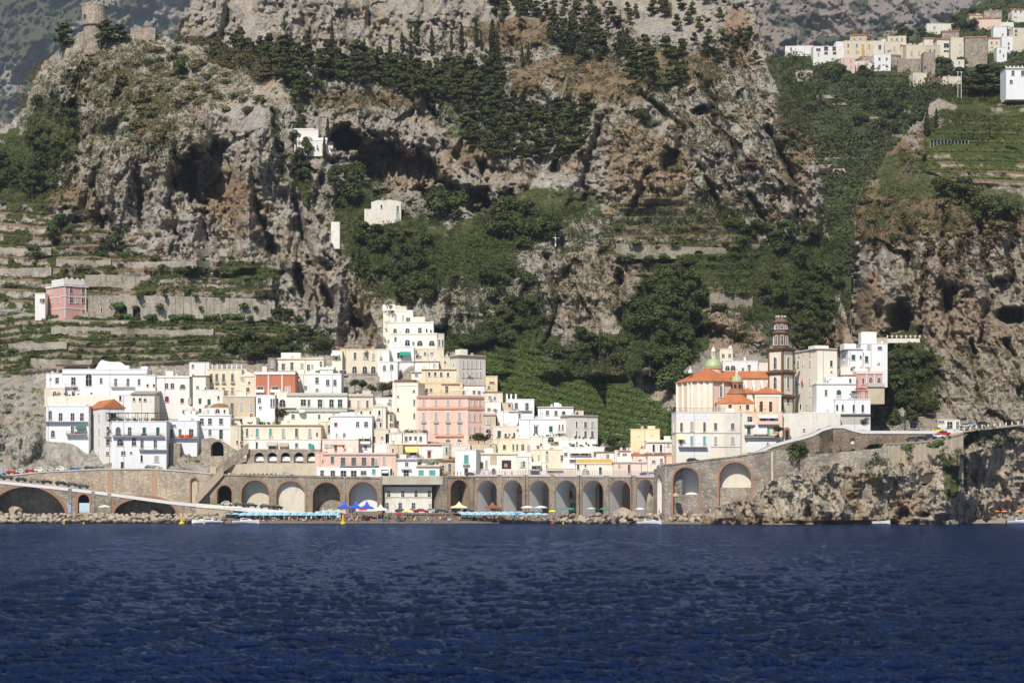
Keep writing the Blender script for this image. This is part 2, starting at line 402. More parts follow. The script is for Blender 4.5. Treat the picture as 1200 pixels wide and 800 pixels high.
greenL = [(200, 85, 110, 45, .45), (140, 90, 60, 50, .45), (20, 200, 60, 60, .9), (60, 150, 50, 50, .6), (250, 390, 150, 40, .5), (30, 400, 80, 30, .35), (280, 320, 40, 20, .6), (110, 350, 80, 12, .3), (350, 400, 40, 20, .8), (340, 170, 20, 80, .5)]
def covL(X, Y, wx, wz):
    nz = fbm(X/16, Y/12, X*0+8, 4, .65)
    och = .9*hole(X, Y, 262, 225, 34, 40, 8, .6, nz)+.5*blobs(X, Y, [(290, 250, 30, 40), (100, 225, 20, 30), (430, 350, 20, 50, .7), (370, 330, 15, 40)], nz)
    so = terr_cover(X, Y, blobs(X, Y, soilL, nz), (1, 2), .8)
    g = blobs(X, Y, greenL, nz)*.8
    for k in ('left_low', 'left_up'): g = np.maximum(g, .62*smooth(0, 8, poly_sd(X, Y, TERR[k]))*smooth(.42, .60, nz))
    return so*.8, g, och
Sheet("left_hill", polyL, ctL, M_ROCK, 1.25, 1.0, 5, featL, covL, 90, rwL, 1.0, calm=calm_town)

# ---- main massif and the ground of the town
polyM = [(210, 625), (210, 20), (222, 5), (225, -70), (870, -70), (884, 0), (893, 40), (903, 85), (925, 125), (945, 160), (958, 190), (966, 225), (968, 262), (980, 320), (996, 390), (1015, 440), (1060, 470), (1060, 625)]
ctM = ctrl_town(480, 760)+[(x, y, d) for x, y, d in [(830, 553, 705), (830, 610, 700), (900, 540, 705), (1000, 540, 700), (1060, 540, 700), (900, 500, 730), (820, 480, 740), (1000, 500, 725), (1060, 480, 730),
  (330, 430, 850), (460, 430, 806), (520, 420, 806), (600, 430, 805), (700, 430, 812), (760, 400, 832), (600, 350, 845), (520, 370, 830), (480, 330, 850), (400, 250, 915), (430, 300, 880), (250, 200, 960), (300, 350, 900),
  (470, 200, 945), (380, 170, 935), (350, 120, 965), (250, 30, 1000), (340, 50, 1000), (550, 150, 965), (450, 100, 990), (450, 0, 1065), (450, -70, 1110), (560, 60, 1020), (220, -70, 1060), (520, 250, 900), (560, 300, 875), (620, 280, 890),
  (650, 250, 905), (650, 100, 985), (700, 0, 1060), (700, -70, 1100), (880, -70, 1080), (750, 280, 895), (800, 300, 875), (700, 360, 845), (660, 330, 855), (850, 200, 905), (780, 180, 915), (720, 180, 930), (800, 100, 950), (880, 60, 990), (850, 0, 1030), (900, 150, 930), (950, 230, 905),
  (960, 300, 890), (870, 380, 822), (860, 420, 790), (940, 400, 830), (800, 420, 815), (780, 350, 850), (920, 330, 850), (850, 330, 860), (790, 500, 760), (700, 500, 768), (990, 420, 850), (1030, 440, 800), (850, 440, 735), (900, 440, 735), (800, 553, 705)]]
rockM = [(430, 10, 150, 70), (420, 140, 110, 50), (500, 170, 100, 60), (570, 200, 60, 50), (600, 45, 40, 30), (640, 130, 60, 60), (690, 30, 60, 40), (800, 150, 130, 80), (880, 180, 110, 80), (740, 190, 80, 60), (860, 30, 45, 45), (660, 340, 55, 60), (620, 360, 40, 30), (720, 320, 40, 50), (520, 350, 50, 40), (555, 385, 30, 25),
  (370, 210, 30, 60), (850, 390, 60, 35), (780, 430, 50, 60), (940, 240, 40, 50), (960, 400, 30, 60), (640, 400, 30, 20), (720, 430, 15, 40), (230, 20, 60, 30)]
def rwM(X, Y):
    r = X*0+.15
    for cx, cy, rx, ry in rockM: r = np.maximum(r, smooth(0, .5, blob(X, Y, cx, cy, rx, ry)))
    return r
def featM(X, Y, D, wx, wz):
    D = clefts(X, Y, D.copy(), [[(505, 120), (522, 175)], [(565, 190), (572, 240)], [(600, 225), (590, 262)], [(702, 150), (684, 210), (690, 245)], [(640, 300), (655, 360), (640, 400)], [(750, 110), (800, 150), (790, 190)], [(820, 195), (852, 262)], [(900, 150), (932, 215), (940, 275)], [(862, 50), (884, 110)], [(725, 320), (731, 400), (736, 440)], [(430, -10), (442, 60)], [(350, -10), (362, 50)], [(500, -10), (490, 50)], [(580, 15), (602, 60)], [(270, -10), (262, 40)], [(700, -10), (712, 50)], [(820, 90), (850, 150), (870, 215)], [(880, 230), (905, 270)], [(760, 200), (745, 240)], [(660, 150), (650, 200)], [(620, 330), (600, 375)], [(535, 330), (520, 390)]], 12, 7)
    nz = fbm(X/13, Y/10, X*0+14, 4, .6); n2 = fbm(X/5, Y/16, X*0+24, 3, .6)
    D = D + 38*hole(X, Y, 405, 163, 18, 17, 10, .4, nz) + 38*hole(X, Y, 462, 198, 72, 30, 22, .4, nz)*(.75+.5*n2)
    D = D + 28*hole(X, Y, 535, 234, 46, 18, 8, .45, nz)
    D = D + 20*hole(X, Y, 785, 188, 13, 14, 0, .5, nz)+20*hole(X, Y, 823, 130, 12, 6, -10, .5, nz)
    D = D - 12*hole(X, Y, 500, 158, 60, 14, 12, 1, nz)
    D = D + 12*hole(X, Y, 700, 200, 24, 60, 20, 1, nz) - 12*hole(X, Y, 860, 190, 60, 90, -10, 1.2) 
    D = D + 10*hole(X, Y, 665, 330, 14, 20, 0, .6, nz)+18*hole(X, Y, 845, 395, 30, 12, 10, .6, nz)+22*hole(X, Y, 815, 400, 8, 45, 0, .8, nz)
    D = D + 8*hole(X, Y, 470, 282, 18, 14, 0, .5, nz)
    D, m = terrace(X, Y, D, TERR['mid_vine'], 7, 4.2, seed=3, tilt=-.12)
    D, m = terrace(X, Y, D, TERR['low_vine'], 8, 3.4, seed=4, tilt=-.22)
    D, m = terrace(X, Y, D, TERR['centre'], 11, 5.2, seed=5, wob=2)
    t = town_mask(X, Y); return D*(1-t)+(ground_np(X, Y)+.3)*t
soilM = [(600, 40, 60, 25, .8), (680, 85, 60, 30, .8), (430, 115, 120, 15, .7), (620, 90, 30, 30, .8), (720, 100, 60, 30, .75), (800, 80, 60, 30, .7), (930, 180, 30, 60, .6), (560, 175, 50, 25, .7), (780, 250, 90, 30, .7), (640, 270, 50, 15, .6), (730, 340, 30, 50, .5), (600, 200, 40, 40, .5), (800, 300, 90, 40, .6),
  (720, 440, 60, 20, .5), (570, 420, 30, 15, .9), (470, 320, 20, 15, .7), (640, 450, 40, 40, .3), (850, 240, 50, 30, .5), (700, 150, 60, 60, .5), (950, 380, 40, 60, .5), (700, 250, 80, 40, .5), (490, 310, 40, 60, .4)]
greenM = [(560, 300, 60, 40, .8), (650, 470, 140, 50, 1), (480, 300, 100, 60, .6), (700, 440, 70, 50, .6), (800, 260, 100, 30, .45), (820, 310, 80, 40, .6), (900, 330, 70, 60, .7), (950, 330, 40, 80, .8), (640, 240, 80, 30, .6), (600, 260, 80, 40, .6), (780, 380, 60, 70, .8), (760, 90, 60, 30, .4), (420, 260, 40, 60, .7), (600, 400, 60, 40, .7),
  (500, 400, 60, 20, .6), (930, 110, 20, 60, .7), (350, 220, 20, 60, .6), (560, 140, 60, 50, .5)]
ochM = [(470, 200, 80, 30, .55), (540, 238, 40, 14, .6), (745, 190, 40, 60, .75), (780, 200, 30, 40, .9), (670, 180, 20, 30, .5), (865, 45, 22, 40, .9), (935, 170, 25, 60, .5), (690, 340, 60, 60, .4), (850, 390, 60, 30, .75), (780, 420, 30, 60, .4), (960, 400, 30, 40, .8), (440, 300, 20, 30, .5)]
def covM(X, Y, wx, wz):
    nz = fbm(X/16, Y/12, X*0+18, 4, .65)
    so = terr_cover(X, Y, blobs(X, Y, soilM, nz)*.82, (5,), .7)
    return so, blobs(X, Y, greenM, nz)*.9, blobs(X, Y, ochM, nz)
Sheet("main_hill", polyM, ctM, M_ROCK, 1.25, 1.0, 5, featM, covM, 120, rwM, 2.0, calm=calm_town)

# ---- right massif
polyR = [(1000, 535), (996, 440), (997, 390), (1002, 330), (1004, 300), (1001, 262), (1012, 226), (1030, 198), (1048, 168), (1064, 150), (1080, 138), (1092, 118), (1112, 108), (1150, 104), (1180, 97), (1215, 95), (1290, 80), (1290, 535)]
ctR = [(1000, 440, 770), (1000, 520, 715), (1060, 520, 700), (1130, 520, 700), (1290, 520, 705), (1290, 480, 712), (1200, 480, 715), (1120, 480, 722), (1060, 480, 735), (1010, 300, 805), (1060, 300, 800), (1100, 380, 768), (1200, 380, 765), (1290, 380, 765), (1100, 300, 792), (1200, 300, 785), (1290, 300, 785),
  (1020, 380, 785), (1060, 400, 765), (1050, 440, 752), (1100, 235, 815), (1200, 235, 810), (1290, 235, 810), (1050, 220, 850), (1100, 200, 858), (1200, 190, 852), (1290, 180, 855), (1090, 150, 910), (1200, 140, 900), (1290, 110, 930), (1150, 108, 940), (1010, 230, 860)]
rockR = [(1100, 350, 130, 110), (1200, 350, 120, 110), (1030, 340, 40, 90), (1070, 170, 18, 40), (1200, 450, 90, 60), (1150, 460, 60, 50)]
def rwR(X, Y):
    r = X*0+.2
    for cx, cy, rx, ry in rockR: r = np.maximum(r, smooth(0, .5, blob(X, Y, cx, cy, rx, ry)))
    return r
def featR(X, Y, D, wx, wz):
    D = clefts(X, Y, D.copy(), [[(1110, 240), (1104, 330), (1116, 400)], [(1060, 255), (1071, 340)], [(1150, 265), (1161, 350), (1150, 400)], [(1030, 240), (1024, 330)], [(1182, 290), (1190, 350)], [(1085, 300), (1080, 390)], [(1140, 400), (1150, 470)], [(1180, 400), (1200, 470)]], 11, 7)
    nz = fbm(X/13, Y/10, X*0+34, 4, .6)
    D = D + 22*hole(X, Y, 1056, 378, 16, 22, 5, .5, nz)+20*hole(X, Y, 1184, 370, 15, 10, 0, .4, nz)+10*hole(X, Y, 1175, 335, 14, 12, 0, .6, nz)
    D = D + 14*hole(X, Y, 1112, 352, 9, 22, 15, .7, nz)
    D = D - 14*hole(X, Y, 1120, 300, 50, 100, 0, 1.2) + 60*smooth(1024, 998, X)*smooth(230, 330, Y)*(.4+nz)*.9
    D, m = terrace(X, Y, D, TERR['right_top'], 10.5, 8.6, seed=6, wob=2)
    return D
soilR = [(1100, 250, 100, 34, .6), (1180, 255, 80, 26, .5), (1130, 180, 90, 40, .7), (1040, 250, 50, 50, .8), (1120, 220, 60, 20, .6), (1180, 430, 60, 40, .2), (1050, 190, 40, 40, .6)]
greenR = [(1160, 160, 100, 50, .7), (1060, 430, 50, 60, .8), (1070, 210, 60, 40, .6), (1040, 250, 40, 30, .5), (1160, 235, 60, 20, .6), (1150, 110, 60, 20, .8)]
def covR(X, Y, wx, wz):
    nz = fbm(X/16, Y/12, X*0+28, 4, .65)
    so = terr_cover(X, Y, blobs(X, Y, soilR, nz), (6,), .8)
    return so, blobs(X, Y, greenR, nz)*.8, blobs(X, Y, [(1110, 370, 60, 60, .5), (1020, 370, 20, 60, .9), (1060, 385, 30, 30, .8), (1130, 390, 80, 20, .5)], nz)
Sheet("right_hill", polyR, ctR, M_ROCKR, 1.25, .95, 9, featR, covR, 90, rwR, 3.0)

# ---- sea cliff under the road
polyC = [(818, 616), (826, 596), (850, 590), (878, 586), (900, 564), (930, 553), (960, 545), (985, 541), (1035, 546), (1075, 541), (1100, 532), (1120, 512), (1128, 507), (1160, 500), (1290, 492), (1290, 618), (818, 618)]
ctC = [(x, 616, dfront(x)-20+3*math.sin(x/19.)) for x in range(820, 1130, 30)]+[(x, 550, dfront(x)-(11.5 if x < 1000 else 13.5)) for x in range(900, 1130, 30)]+[(x, 590, dfront(x)-15.5+2*math.sin(x/13.)) for x in range(820, 1130, 30)]+[
  (1120, 545, 659), (1125, 575, 660), (1136, 530, 672), (1128, 505, 682), (1200, 500, 694), (1290, 495, 700), (1130, 616, 676), (1145, 612, 690), (1200, 612, 692), (1290, 612, 692), (1140, 560, 688), (1200, 560, 692), (1290, 560, 692)]
def featC(X, Y, D, wx, wz):
    nz = fbm(X/9, Y/9, X*0+44, 4, .6)
    D = D + 7*hole(X, Y, 1058, 603, 8, 9, 0, .5, nz)+6*hole(X, Y, 948, 604, 5, 10, 0, .5, nz)+6*hole(X, Y, 1083, 603, 9, 4, 0, .5, nz)+6*hole(X, Y, 1112, 606, 14, 4, 0, .5, nz)+7*hole(X, Y, 1085, 562, 10, 6, -30, .5, nz)
    D = D + 5*hole(X, Y, 1130, 560, 5, 50, 0, .8, nz)
    D = D + 6*hole(X, Y, 1000, 612, 90, 2.2, 0, .9, nz)
    D = D - 5*(ridged(wx/7, wz/9, X*0+3, 3)-.4)
    return D
def covC(X, Y, wx, wz):
    nz = fbm(X/12, Y/10, X*0+38, 4, .65)
    return blobs(X, Y, [(1010, 570, 40, 20, .5)], nz), blobs(X, Y, [(1040, 560, 30, 30, .3), (1115, 560, 14, 30, .5), (1160, 515, 40, 14, .4)], nz), blobs(X, Y, [(860, 610, 200, 6, .7), (1060, 590, 30, 20, .6), (1000, 608, 90, 5, .7)], nz)
Sheet("sea_cliff", polyC, ctC, M_ROCKS, .95, .42, 2, featC, covC, 25, None, 4.0, 1.7)

# ---- valley behind, with the upper village on its shoulder
polyV = [(860, 480), (860, 66), (930, 66), (1010, 62), (1060, 52), (1095, 30), (1140, 6), (1200, -10), (1290, -20), (1290, 480)]
ctV = [(950, 440, 950), (1000, 440, 960), (1290, 440, 980), (860, 440, 1000), (860, 300, 1200), (980, 330, 1120), (1290, 330, 1150), (980, 250, 1250), (1000, 200, 1330), (1000, 150, 1400), (900, 150, 1450), (1000, 110, 1460), (1100, 110, 1440), (1200, 110, 1440), (1290, 110, 1450), (860, 70, 1560), (950, 70, 1560), (1050, 60, 1580), (1100, 40, 1640), (1200, 0, 1720), (1290, 0, 1740), (1200, 60, 1560)]
def featV(X, Y, D, wx, wz):
    D, m = terrace(X, Y, D, [(940, 95), (1100, 100), (1100, 420), (940, 420)], 9, 11, seed=7, wob=4); return D
def covV(X, Y, wx, wz):
    nz = fbm(X/14, Y/9, X*0+58, 4, .65)
    return blobs(X, Y, [(930, 75, 50, 12, .5), (1000, 185, 60, 6, .7), (960, 90, 40, 12, .5), (990, 210, 30, 6, .6)], nz), .75+nz*.7, X*0
Sheet("valley", polyV, ctV, M_VAL, 2.0, 1.2, 3, featV, covV, 200, lambda X, Y: X*0+.2, 5.0, .7)

# ---- distant mountains
polyF1 = [(-600, 300), (-600, -90), (700, -90), (700, 300)]
ctF1 = [(-600, 300, 5600), (-600, -90, 7600), (700, 300, 5300), (700, -90, 7000), (-150, 300, 5200), (330, 300, 5200), (-150, -90, 7200), (330, -90, 7000), (100, 100, 5900), (0, 200, 5400), (150, 30, 6200)]
def covF1(X, Y, wx, wz):
    nz = fbm(X/22, Y/14, X*0+68, 5, .65)
    g = smooth(.40, .60, nz+.25*smooth(100, 10, Y)*smooth(200, 60, X)-.15*smooth(140, 200, X))
    return smooth(.55, .7, fbm(X/30, Y/9, X*0+71, 4))*.5, g, X*0
Sheet("far_mountain", polyF1, ctF1, M_FAR, 2.2, 10.0, 1, None, covF1, 100, None, 6.0, .16)
polyF2 = [(600, 200), (600, -90), (1800, -90), (1800, 200)]
ctF2 = [(600, 200, 3700), (600, -90, 5000), (1800, 200, 3700), (1800, -90, 4900), (820, 200, 3700), (1350, 200, 3700), (820, -90, 5000), (1350, -90, 4800), (1000, 60, 4100), (1200, 60, 4000)]
def covF2(X, Y, wx, wz):
    nz = fbm((X+Y*.7)/22, Y/26, X*0+78, 5, .65)
    return X*0+.2, smooth(.40, .6, nz*.8+.06+.28*smooth(10, 50, Y-(1150-X)*.10)*smooth(985, 1060, X)+.25*smooth(1120, 1180, X)-.02), smooth(1150, 950, X)*.45
Sheet("far_ridge", polyF2, ctF2, M_FAR, 2.0, 5.5, 1, None, covF2, 100, None, 7.0, .30)

# ------------------------------------------------------------------ the sea
def sea():
    ys = np.concatenate([np.arange(608.0, 640, .45), np.arange(640, 700, .7), np.arange(700, 1010, 1.0)])
    xs = np.concatenate([np.arange(-4200, -400, 60), np.arange(-400, -100, 12), np.arange(-100, 1301, 1.6), np.arange(1310, 1600, 12), np.arange(1600, 5400, 60)])
    D = CAMZ*F/(ys-HOR)
    X, Dd = np.meshgrid(xs, D)
    WX = (X-600)*Dd/F; WY = Dd
    def w(l, th, s):
        c, s_ = math.cos(R(th)), math.sin(R(th))
        u = (WX*c+WY*s_)/l; v = (-WX*s_+WY*c)/(l*.55)
        return ridged(u, v, X*0+s, 3, .5)-.4
    px_m = Dd/F
    z = .15*w(5.5, 15, 1)+.20*w(2.6, -14, 2)*smooth(2.2, .3, px_m*10)+.13*w(1.0, 9, 3)*smooth(1.5, .3, px_m*25)+.045*w(.42, -5, 4)*smooth(1.5, .4, px_m*50)
    z = 1.75*z*smooth(690, 640, Dd)*.95+z*.05-.05
    V = np.stack([WX, WY-CAMD, z], -1).reshape(-1, 3)
    ny, nx = X.shape; idx = np.arange(nx*ny).reshape(ny, nx)
    Q = np.stack([idx[:-1, :-1], idx[1:, :-1], idx[1:, 1:], idx[:-1, 1:]], -1).reshape(-1, 4)
    m, nt, b = newmat("sea_water")
    p = pos(nt, (1, .6, 1))
    n1 = noise(nt, p, .12, 3, .6); n2 = noise(nt, p, 1.3, 7, .72)
    c = mixc(nt, ramp(nt, n1, [(.4, 0), (.62, 1)]), (.002, .0065, .031), (.0035, .011, .050))
    nt.links.new(c, b.inputs["Base Color"]); b.inputs["Specular IOR Level"].default_value = 0; b.inputs["Roughness"].default_value = 1
    bump(nt, b, n2, .75, 1.0)
    gl = N(nt, "ShaderNodeBsdfGlossy"); gl.inputs["Color"].default_value = (.44, .60, 1.0, 1); gl.inputs["Roughness"].default_value = .07
    bn = [n for n in nt.nodes if n.type == 'BUMP'][0]; nt.links.new(bn.outputs[0], gl.inputs["Normal"])
    lw = N(nt, "ShaderNodeFresnel"); lw.inputs[0].default_value = 1.33; nt.links.new(bn.outputs[0], lw.inputs["Normal"])
    fc = ramp(nt, lw.outputs[0], [(0, 0), (.05, .03), (.4, .65), (1, .9)])
    ms = N(nt, "ShaderNodeMixShader"); nt.links.new(fc, ms.inputs[0]); nt.links.new(b.outputs[0], ms.inputs[1]); nt.links.new(gl.outputs[0], ms.inputs[2])
    nt.links.new(ms.outputs[0], nt.nodes["Material Output"].inputs["Surface"])
    o = link("sea", np_mesh("sea", V, Q, m, True)); tag(o, kind='structure')
    # the sea bed and the wider water sheet
    V = [(-3000, -720, -.9), (3000, -720, -.9), (3000, 60, -.9), (-3000, 60, -.9)]
    o = link("sea_beyond", np_mesh("sea_beyond", V, [(0, 1, 2, 3)], m)); tag(o, kind='structure')
sea()
# ------------------------------------------------------------------ building kit
def plaster(name, col, stain=.35, streak=.5, rough=.9):
    if name in MATS: return MATS[name]
    m, nt, b = newmat(name)
    oi = N(nt, "ShaderNodeObjectInfo")
    p = pos(nt, (1, 1, .28)); q = pos(nt)
    n1 = noise(nt, p, 1.1, 5, .7); n2 = noise(nt, q, .18, 4, .6); n3 = noise(nt, q, 4.0, 4, .7)
    dirty = tuple(c*f for c, f in zip(col, (.62, .58, .50)))
    c = mixc(nt, ramp(nt, n1, [(.50, 0), (.74, streak)]), col, dirty)
    c = mixc(nt, ramp(nt, n2, [(.48, 0), (.66, stain)]), c, tuple(x*f for x, f in zip(col, (.86, .80, .70))))
    c = mixc(nt, ramp(nt, n3, [(.3, .25), (.5, 0)]), c, tuple(x*.8 for x in col))
    nt.links.new(c, b.inputs["Base Color"]); b.inputs["Roughness"].default_value = rough
    bump(nt, b, n3, .04, .6)
    MATS[name] = m; return m
def flat(name, col, rough=.7, metal=0, emis=None, spec=.3, var=.25):
    if name in MATS: return MATS[name]
    m, nt, b = newmat(name)
    n = noise(nt, pos(nt), 2.3, 4, .65)
    c = mixc(nt, ramp(nt, n, [(.35, 0), (.7, var)]), col, tuple(x*.55 for x in col))
    nt.links.new(c, b.inputs["Base Color"]); b.inputs["Roughness"].default_value = rough
    b.inputs["Metallic"].default_value = metal; b.inputs["Specular IOR Level"].default_value = spec
    MATS[name] = m; return m
def masonry(name, col, col2, scale=.9, mortar=(.45, .41, .35)):
    if name in MATS: return MATS[name]
    m, nt, b = newmat(name)
    p = pos(nt, (1, 1, 1.5)); q = pos(nt); pv = pos(nt, (1, 1, .2))
    v = N(nt, "ShaderNodeTexVoronoi"); v.inputs["Scale"].default_value = scale; nt.links.new(p, v.inputs["Vector"])
    e = N(nt, "ShaderNodeTexVoronoi"); e.feature = 'DISTANCE_TO_EDGE'; e.inputs["Scale"].default_value = scale; nt.links.new(p, e.inputs["Vector"])
    sp = N(nt, "ShaderNodeSeparateColor"); nt.links.new(v.outputs["Color"], sp.inputs[0])
    n2 = noise(nt, q, .16, 5, .65); n3 = noise(nt, pv, .9, 5, .7)
    c = mixc(nt, sp.outputs[0], col, col2)
    c = mixc(nt, ramp(nt, n2, [(.42, 0), (.62, .7)]), c, tuple(x*1.35 for x in col))
    c = mixc(nt, ramp(nt, n3, [(.50, 0), (.72, .75)]), c, tuple(x*.42 for x in col))
    c = mixc(nt, ramp(nt, e.outputs[0], [(0, .6), (.09, 0)]), c, tuple(x*.5 for x in col2))
    nt.links.new(c, b.inputs["Base Color"]); b.inputs["Roughness"].default_value = .95
    bump(nt, b, e.outputs[0], .25, .8)
    MATS[name] = m; return m
def tiles(name, col):
    if name in MATS: return MATS[name]
    m, nt, b = newmat(name)
    n = noise(nt, pos(nt), 1.2, 5, .75); n2 = noise(nt, pos(nt), .3, 3, .6)
    wv = N(nt, "ShaderNodeTexWave"); wv.inputs["Scale"].default_value = 1.2; wv.inputs["Distortion"].default_value = .6; nt.links.new(pos(nt), wv.inputs["Vector"])
    c = mixc(nt, ramp(nt, n, [(.35, 0), (.7, .7)]), col, tuple(x*.5 for x in col))
    c = mixc(nt, ramp(nt, wv.outputs[0], [(.0, .35), (.5, 0)]), c, tuple(x*.45 for x in col))
    c = mixc(nt, ramp(nt, n2, [(.45, 0), (.7, .4)]), c, (col[0]*1.1, col[1]*1.5, col[2]*1.9))
    nt.links.new(c, b.inputs["Base Color"]); bump(nt, b, wv.outputs[0], .08)
    MATS[name] = m; return m
PAL = dict(white=(.82, .81, .79), cool=(.80, .82, .85), cream=(.86, .81, .70), pale=(.86, .84, .75), yellow=(.79, .68, .45), tan=(.58, .50, .38), beige=(.71, .65, .54), pink=(.80, .54, .44), rose=(.78, .60, .55), dust=(.66, .38, .345),
  red=(.52, .19, .11), peach=(.80, .62, .47), grey=(.55, .53, .50), greyw=(.66, .65, .62), brown=(.20, .115, .075), orange=(.78, .45, .13), ltpink=(.80, .66, .60), sand=(.77, .70, .55), stained=(.79, .765, .71))
STAIN = dict(cool=(.2, .25), white=(.3, .3), greyw=(.6, .7), cream=(.25, .3), pale=(.25, .3), stained=(.7, .7), tan=(.6, .7), beige=(.6, .7), sand=(.5, .6))
def PM(c):
    if c == 'stone': return masonry("old_stone", (.34, .30, .245), (.22, .19, .155), .8)
    if c == 'bigstone': return masonry("viaduct_stone", (.34, .29, .225), (.21, .175, .135), 1.0)
    if c == 'seawall': return masonry("sea_wall_stone", (.35, .31, .26), (.19, .165, .14), .75)
    if c == 'fardust': return masonry("far_stone", (.40, .34, .28), (.27, .22, .18), .5)
    s = STAIN.get(c, (.35, .4)); return plaster("plaster_"+c, PAL[c], *s)
GLASS = flat("window_glass", (.022, .026, .034), .25, spec=.5)
TRIM = flat("white_trim", (.80, .79, .76), .8)
WOODS = dict(n=GLASS, g=flat("green_shutter", (.03, .10, .075)), t=flat("teal_shutter", (.10, .36, .36)), b=flat("brown_wood", (.10, .05, .035)), w=flat("pale_shutter", (.42, .42, .40)), r=flat("red_wood", (.20, .035, .03)), k=flat("grey_shutter", (.13, .13, .13)), o=flat("ochre_shutter", (.62, .36, .08)), d=GLASS)
RAIL = flat("iron_railing", (.30, .30, .30)); SLAB = flat("balcony_slab", (.60, .57, .52)); TERRA = tiles("terracotta_tiles", (.66, .235, .10)); TERRAD = tiles("old_terracotta", (.42, .20, .12))
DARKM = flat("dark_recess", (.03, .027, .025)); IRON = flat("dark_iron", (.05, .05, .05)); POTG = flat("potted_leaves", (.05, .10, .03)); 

class MB:
    def __init__(s): s.v = []; s.f = []; s.m = []; s.mats = []; s.mi = 0
    def use(s, mat):
        if mat not in s.mats: s.mats.append(mat)
        s.mi = s.mats.index(mat); return s
    def poly(s, pts):
        n = len(s.v); s.v += [tuple(p) for p in pts]; s.f.append(list(range(n, n+len(pts)))); s.m.append(s.mi)
    def box(s, x0, x1, y0, y1, z0, z1):
        n = len(s.v)
        s.v += [(x0, y0, z0), (x1, y0, z0), (x1, y1, z0), (x0, y1, z0), (x0, y0, z1), (x1, y0, z1), (x1, y1, z1), (x0, y1, z1)]
        for q in ((0, 3, 2, 1), (4, 5, 6, 7), (0, 1, 5, 4), (1, 2, 6, 5), (2, 3, 7, 6), (3, 0, 4, 7)):
            s.f.append([n+i for i in q]); s.m.append(s.mi)
        return s
    def prism(s, pts, y0, y1):      # polygon in x,z extruded along y
        n = len(s.v); k = len(pts)
        s.v += [(p[0], y0, p[1]) for p in pts]+[(p[0], y1, p[1]) for p in pts]
        s.f.append(list(range(n, n+k))); s.f.append(list(range(n+2*k-1, n+k-1, -1))); s.m += [s.mi, s.mi]
        for i in range(k):
            j = (i+1) % k; s.f.append([n+i, n+k+i, n+k+j, n+j]); s.m.append(s.mi)
        return s
    def lathe(s, prof, n=16, cx=0, cy=0, a0=0, sq=1.0):
        b = len(s.v); k = len(prof)
        for i in range(n):
            a = a0+2*math.pi*i/n
            for r, z in prof: s.v.append((cx+r*math.cos(a), cy+r*math.sin(a)*sq, z))
        for i in range(n):
            j = (i+1) % n
            for q in range(k-1):
                s.f.append([b+i*k+q, b+j*k+q, b+j*k+q+1, b+i*k+q+1]); s.m.append(s.mi)
        for e, rev in ((0, True), (k-1, False)):
            if prof[e][0] > 1e-3:
                L = [b+i*k+e for i in range(n)]; s.f.append(L[::-1] if rev else L); s.m.append(s.mi)
        return s
    def tube(s, p, q, r, n=6, r2=None):
        p = Vector(p); q = Vector(q); d = (q-p); r2 = r if r2 is None else r2
        u = d.orthogonal().normalized(); w_ = d.cross(u).normalized(); b = len(s.v)
        for i in range(n):
            a = 2*math.pi*i/n; c = u*math.cos(a)+w_*math.sin(a)
            s.v.append(tuple(p+c*r)); s.v.append(tuple(q+c*r2))
        for i in range(n):
            j = (i+1) % n; s.f.append([b+2*i, b+2*j, b+2*j+1, b+2*i+1]); s.m.append(s.mi)
        s.f.append([b+2*i for i in range(n)][::-1]); s.m.append(s.mi); s.f.append([b+2*i+1 for i in range(n)]); s.m.append(s.mi)
        return s
    def mesh(s, name, smooth_=False):
        me = bpy.data.meshes.new(name); me.from_pydata(s.v, [], s.f); 
        for m in s.mats: me.materials.append(m)
        me.polygons.foreach_set("material_index", s.m)
        if smooth_: me.polygons.foreach_set("use_smooth", [True]*len(s.f))
        me.update(); return me
    def build(s, name, mat=None, parent=None, loc=(0, 0, 0), rz=0, smooth_=False):
        if mat is not None and not s.mats: s.mats = [mat]
        o = link(name, s.mesh(name, smooth_), parent); o.location = loc; o.rotation_euler.z = rz
        return o
WCACHE = {}
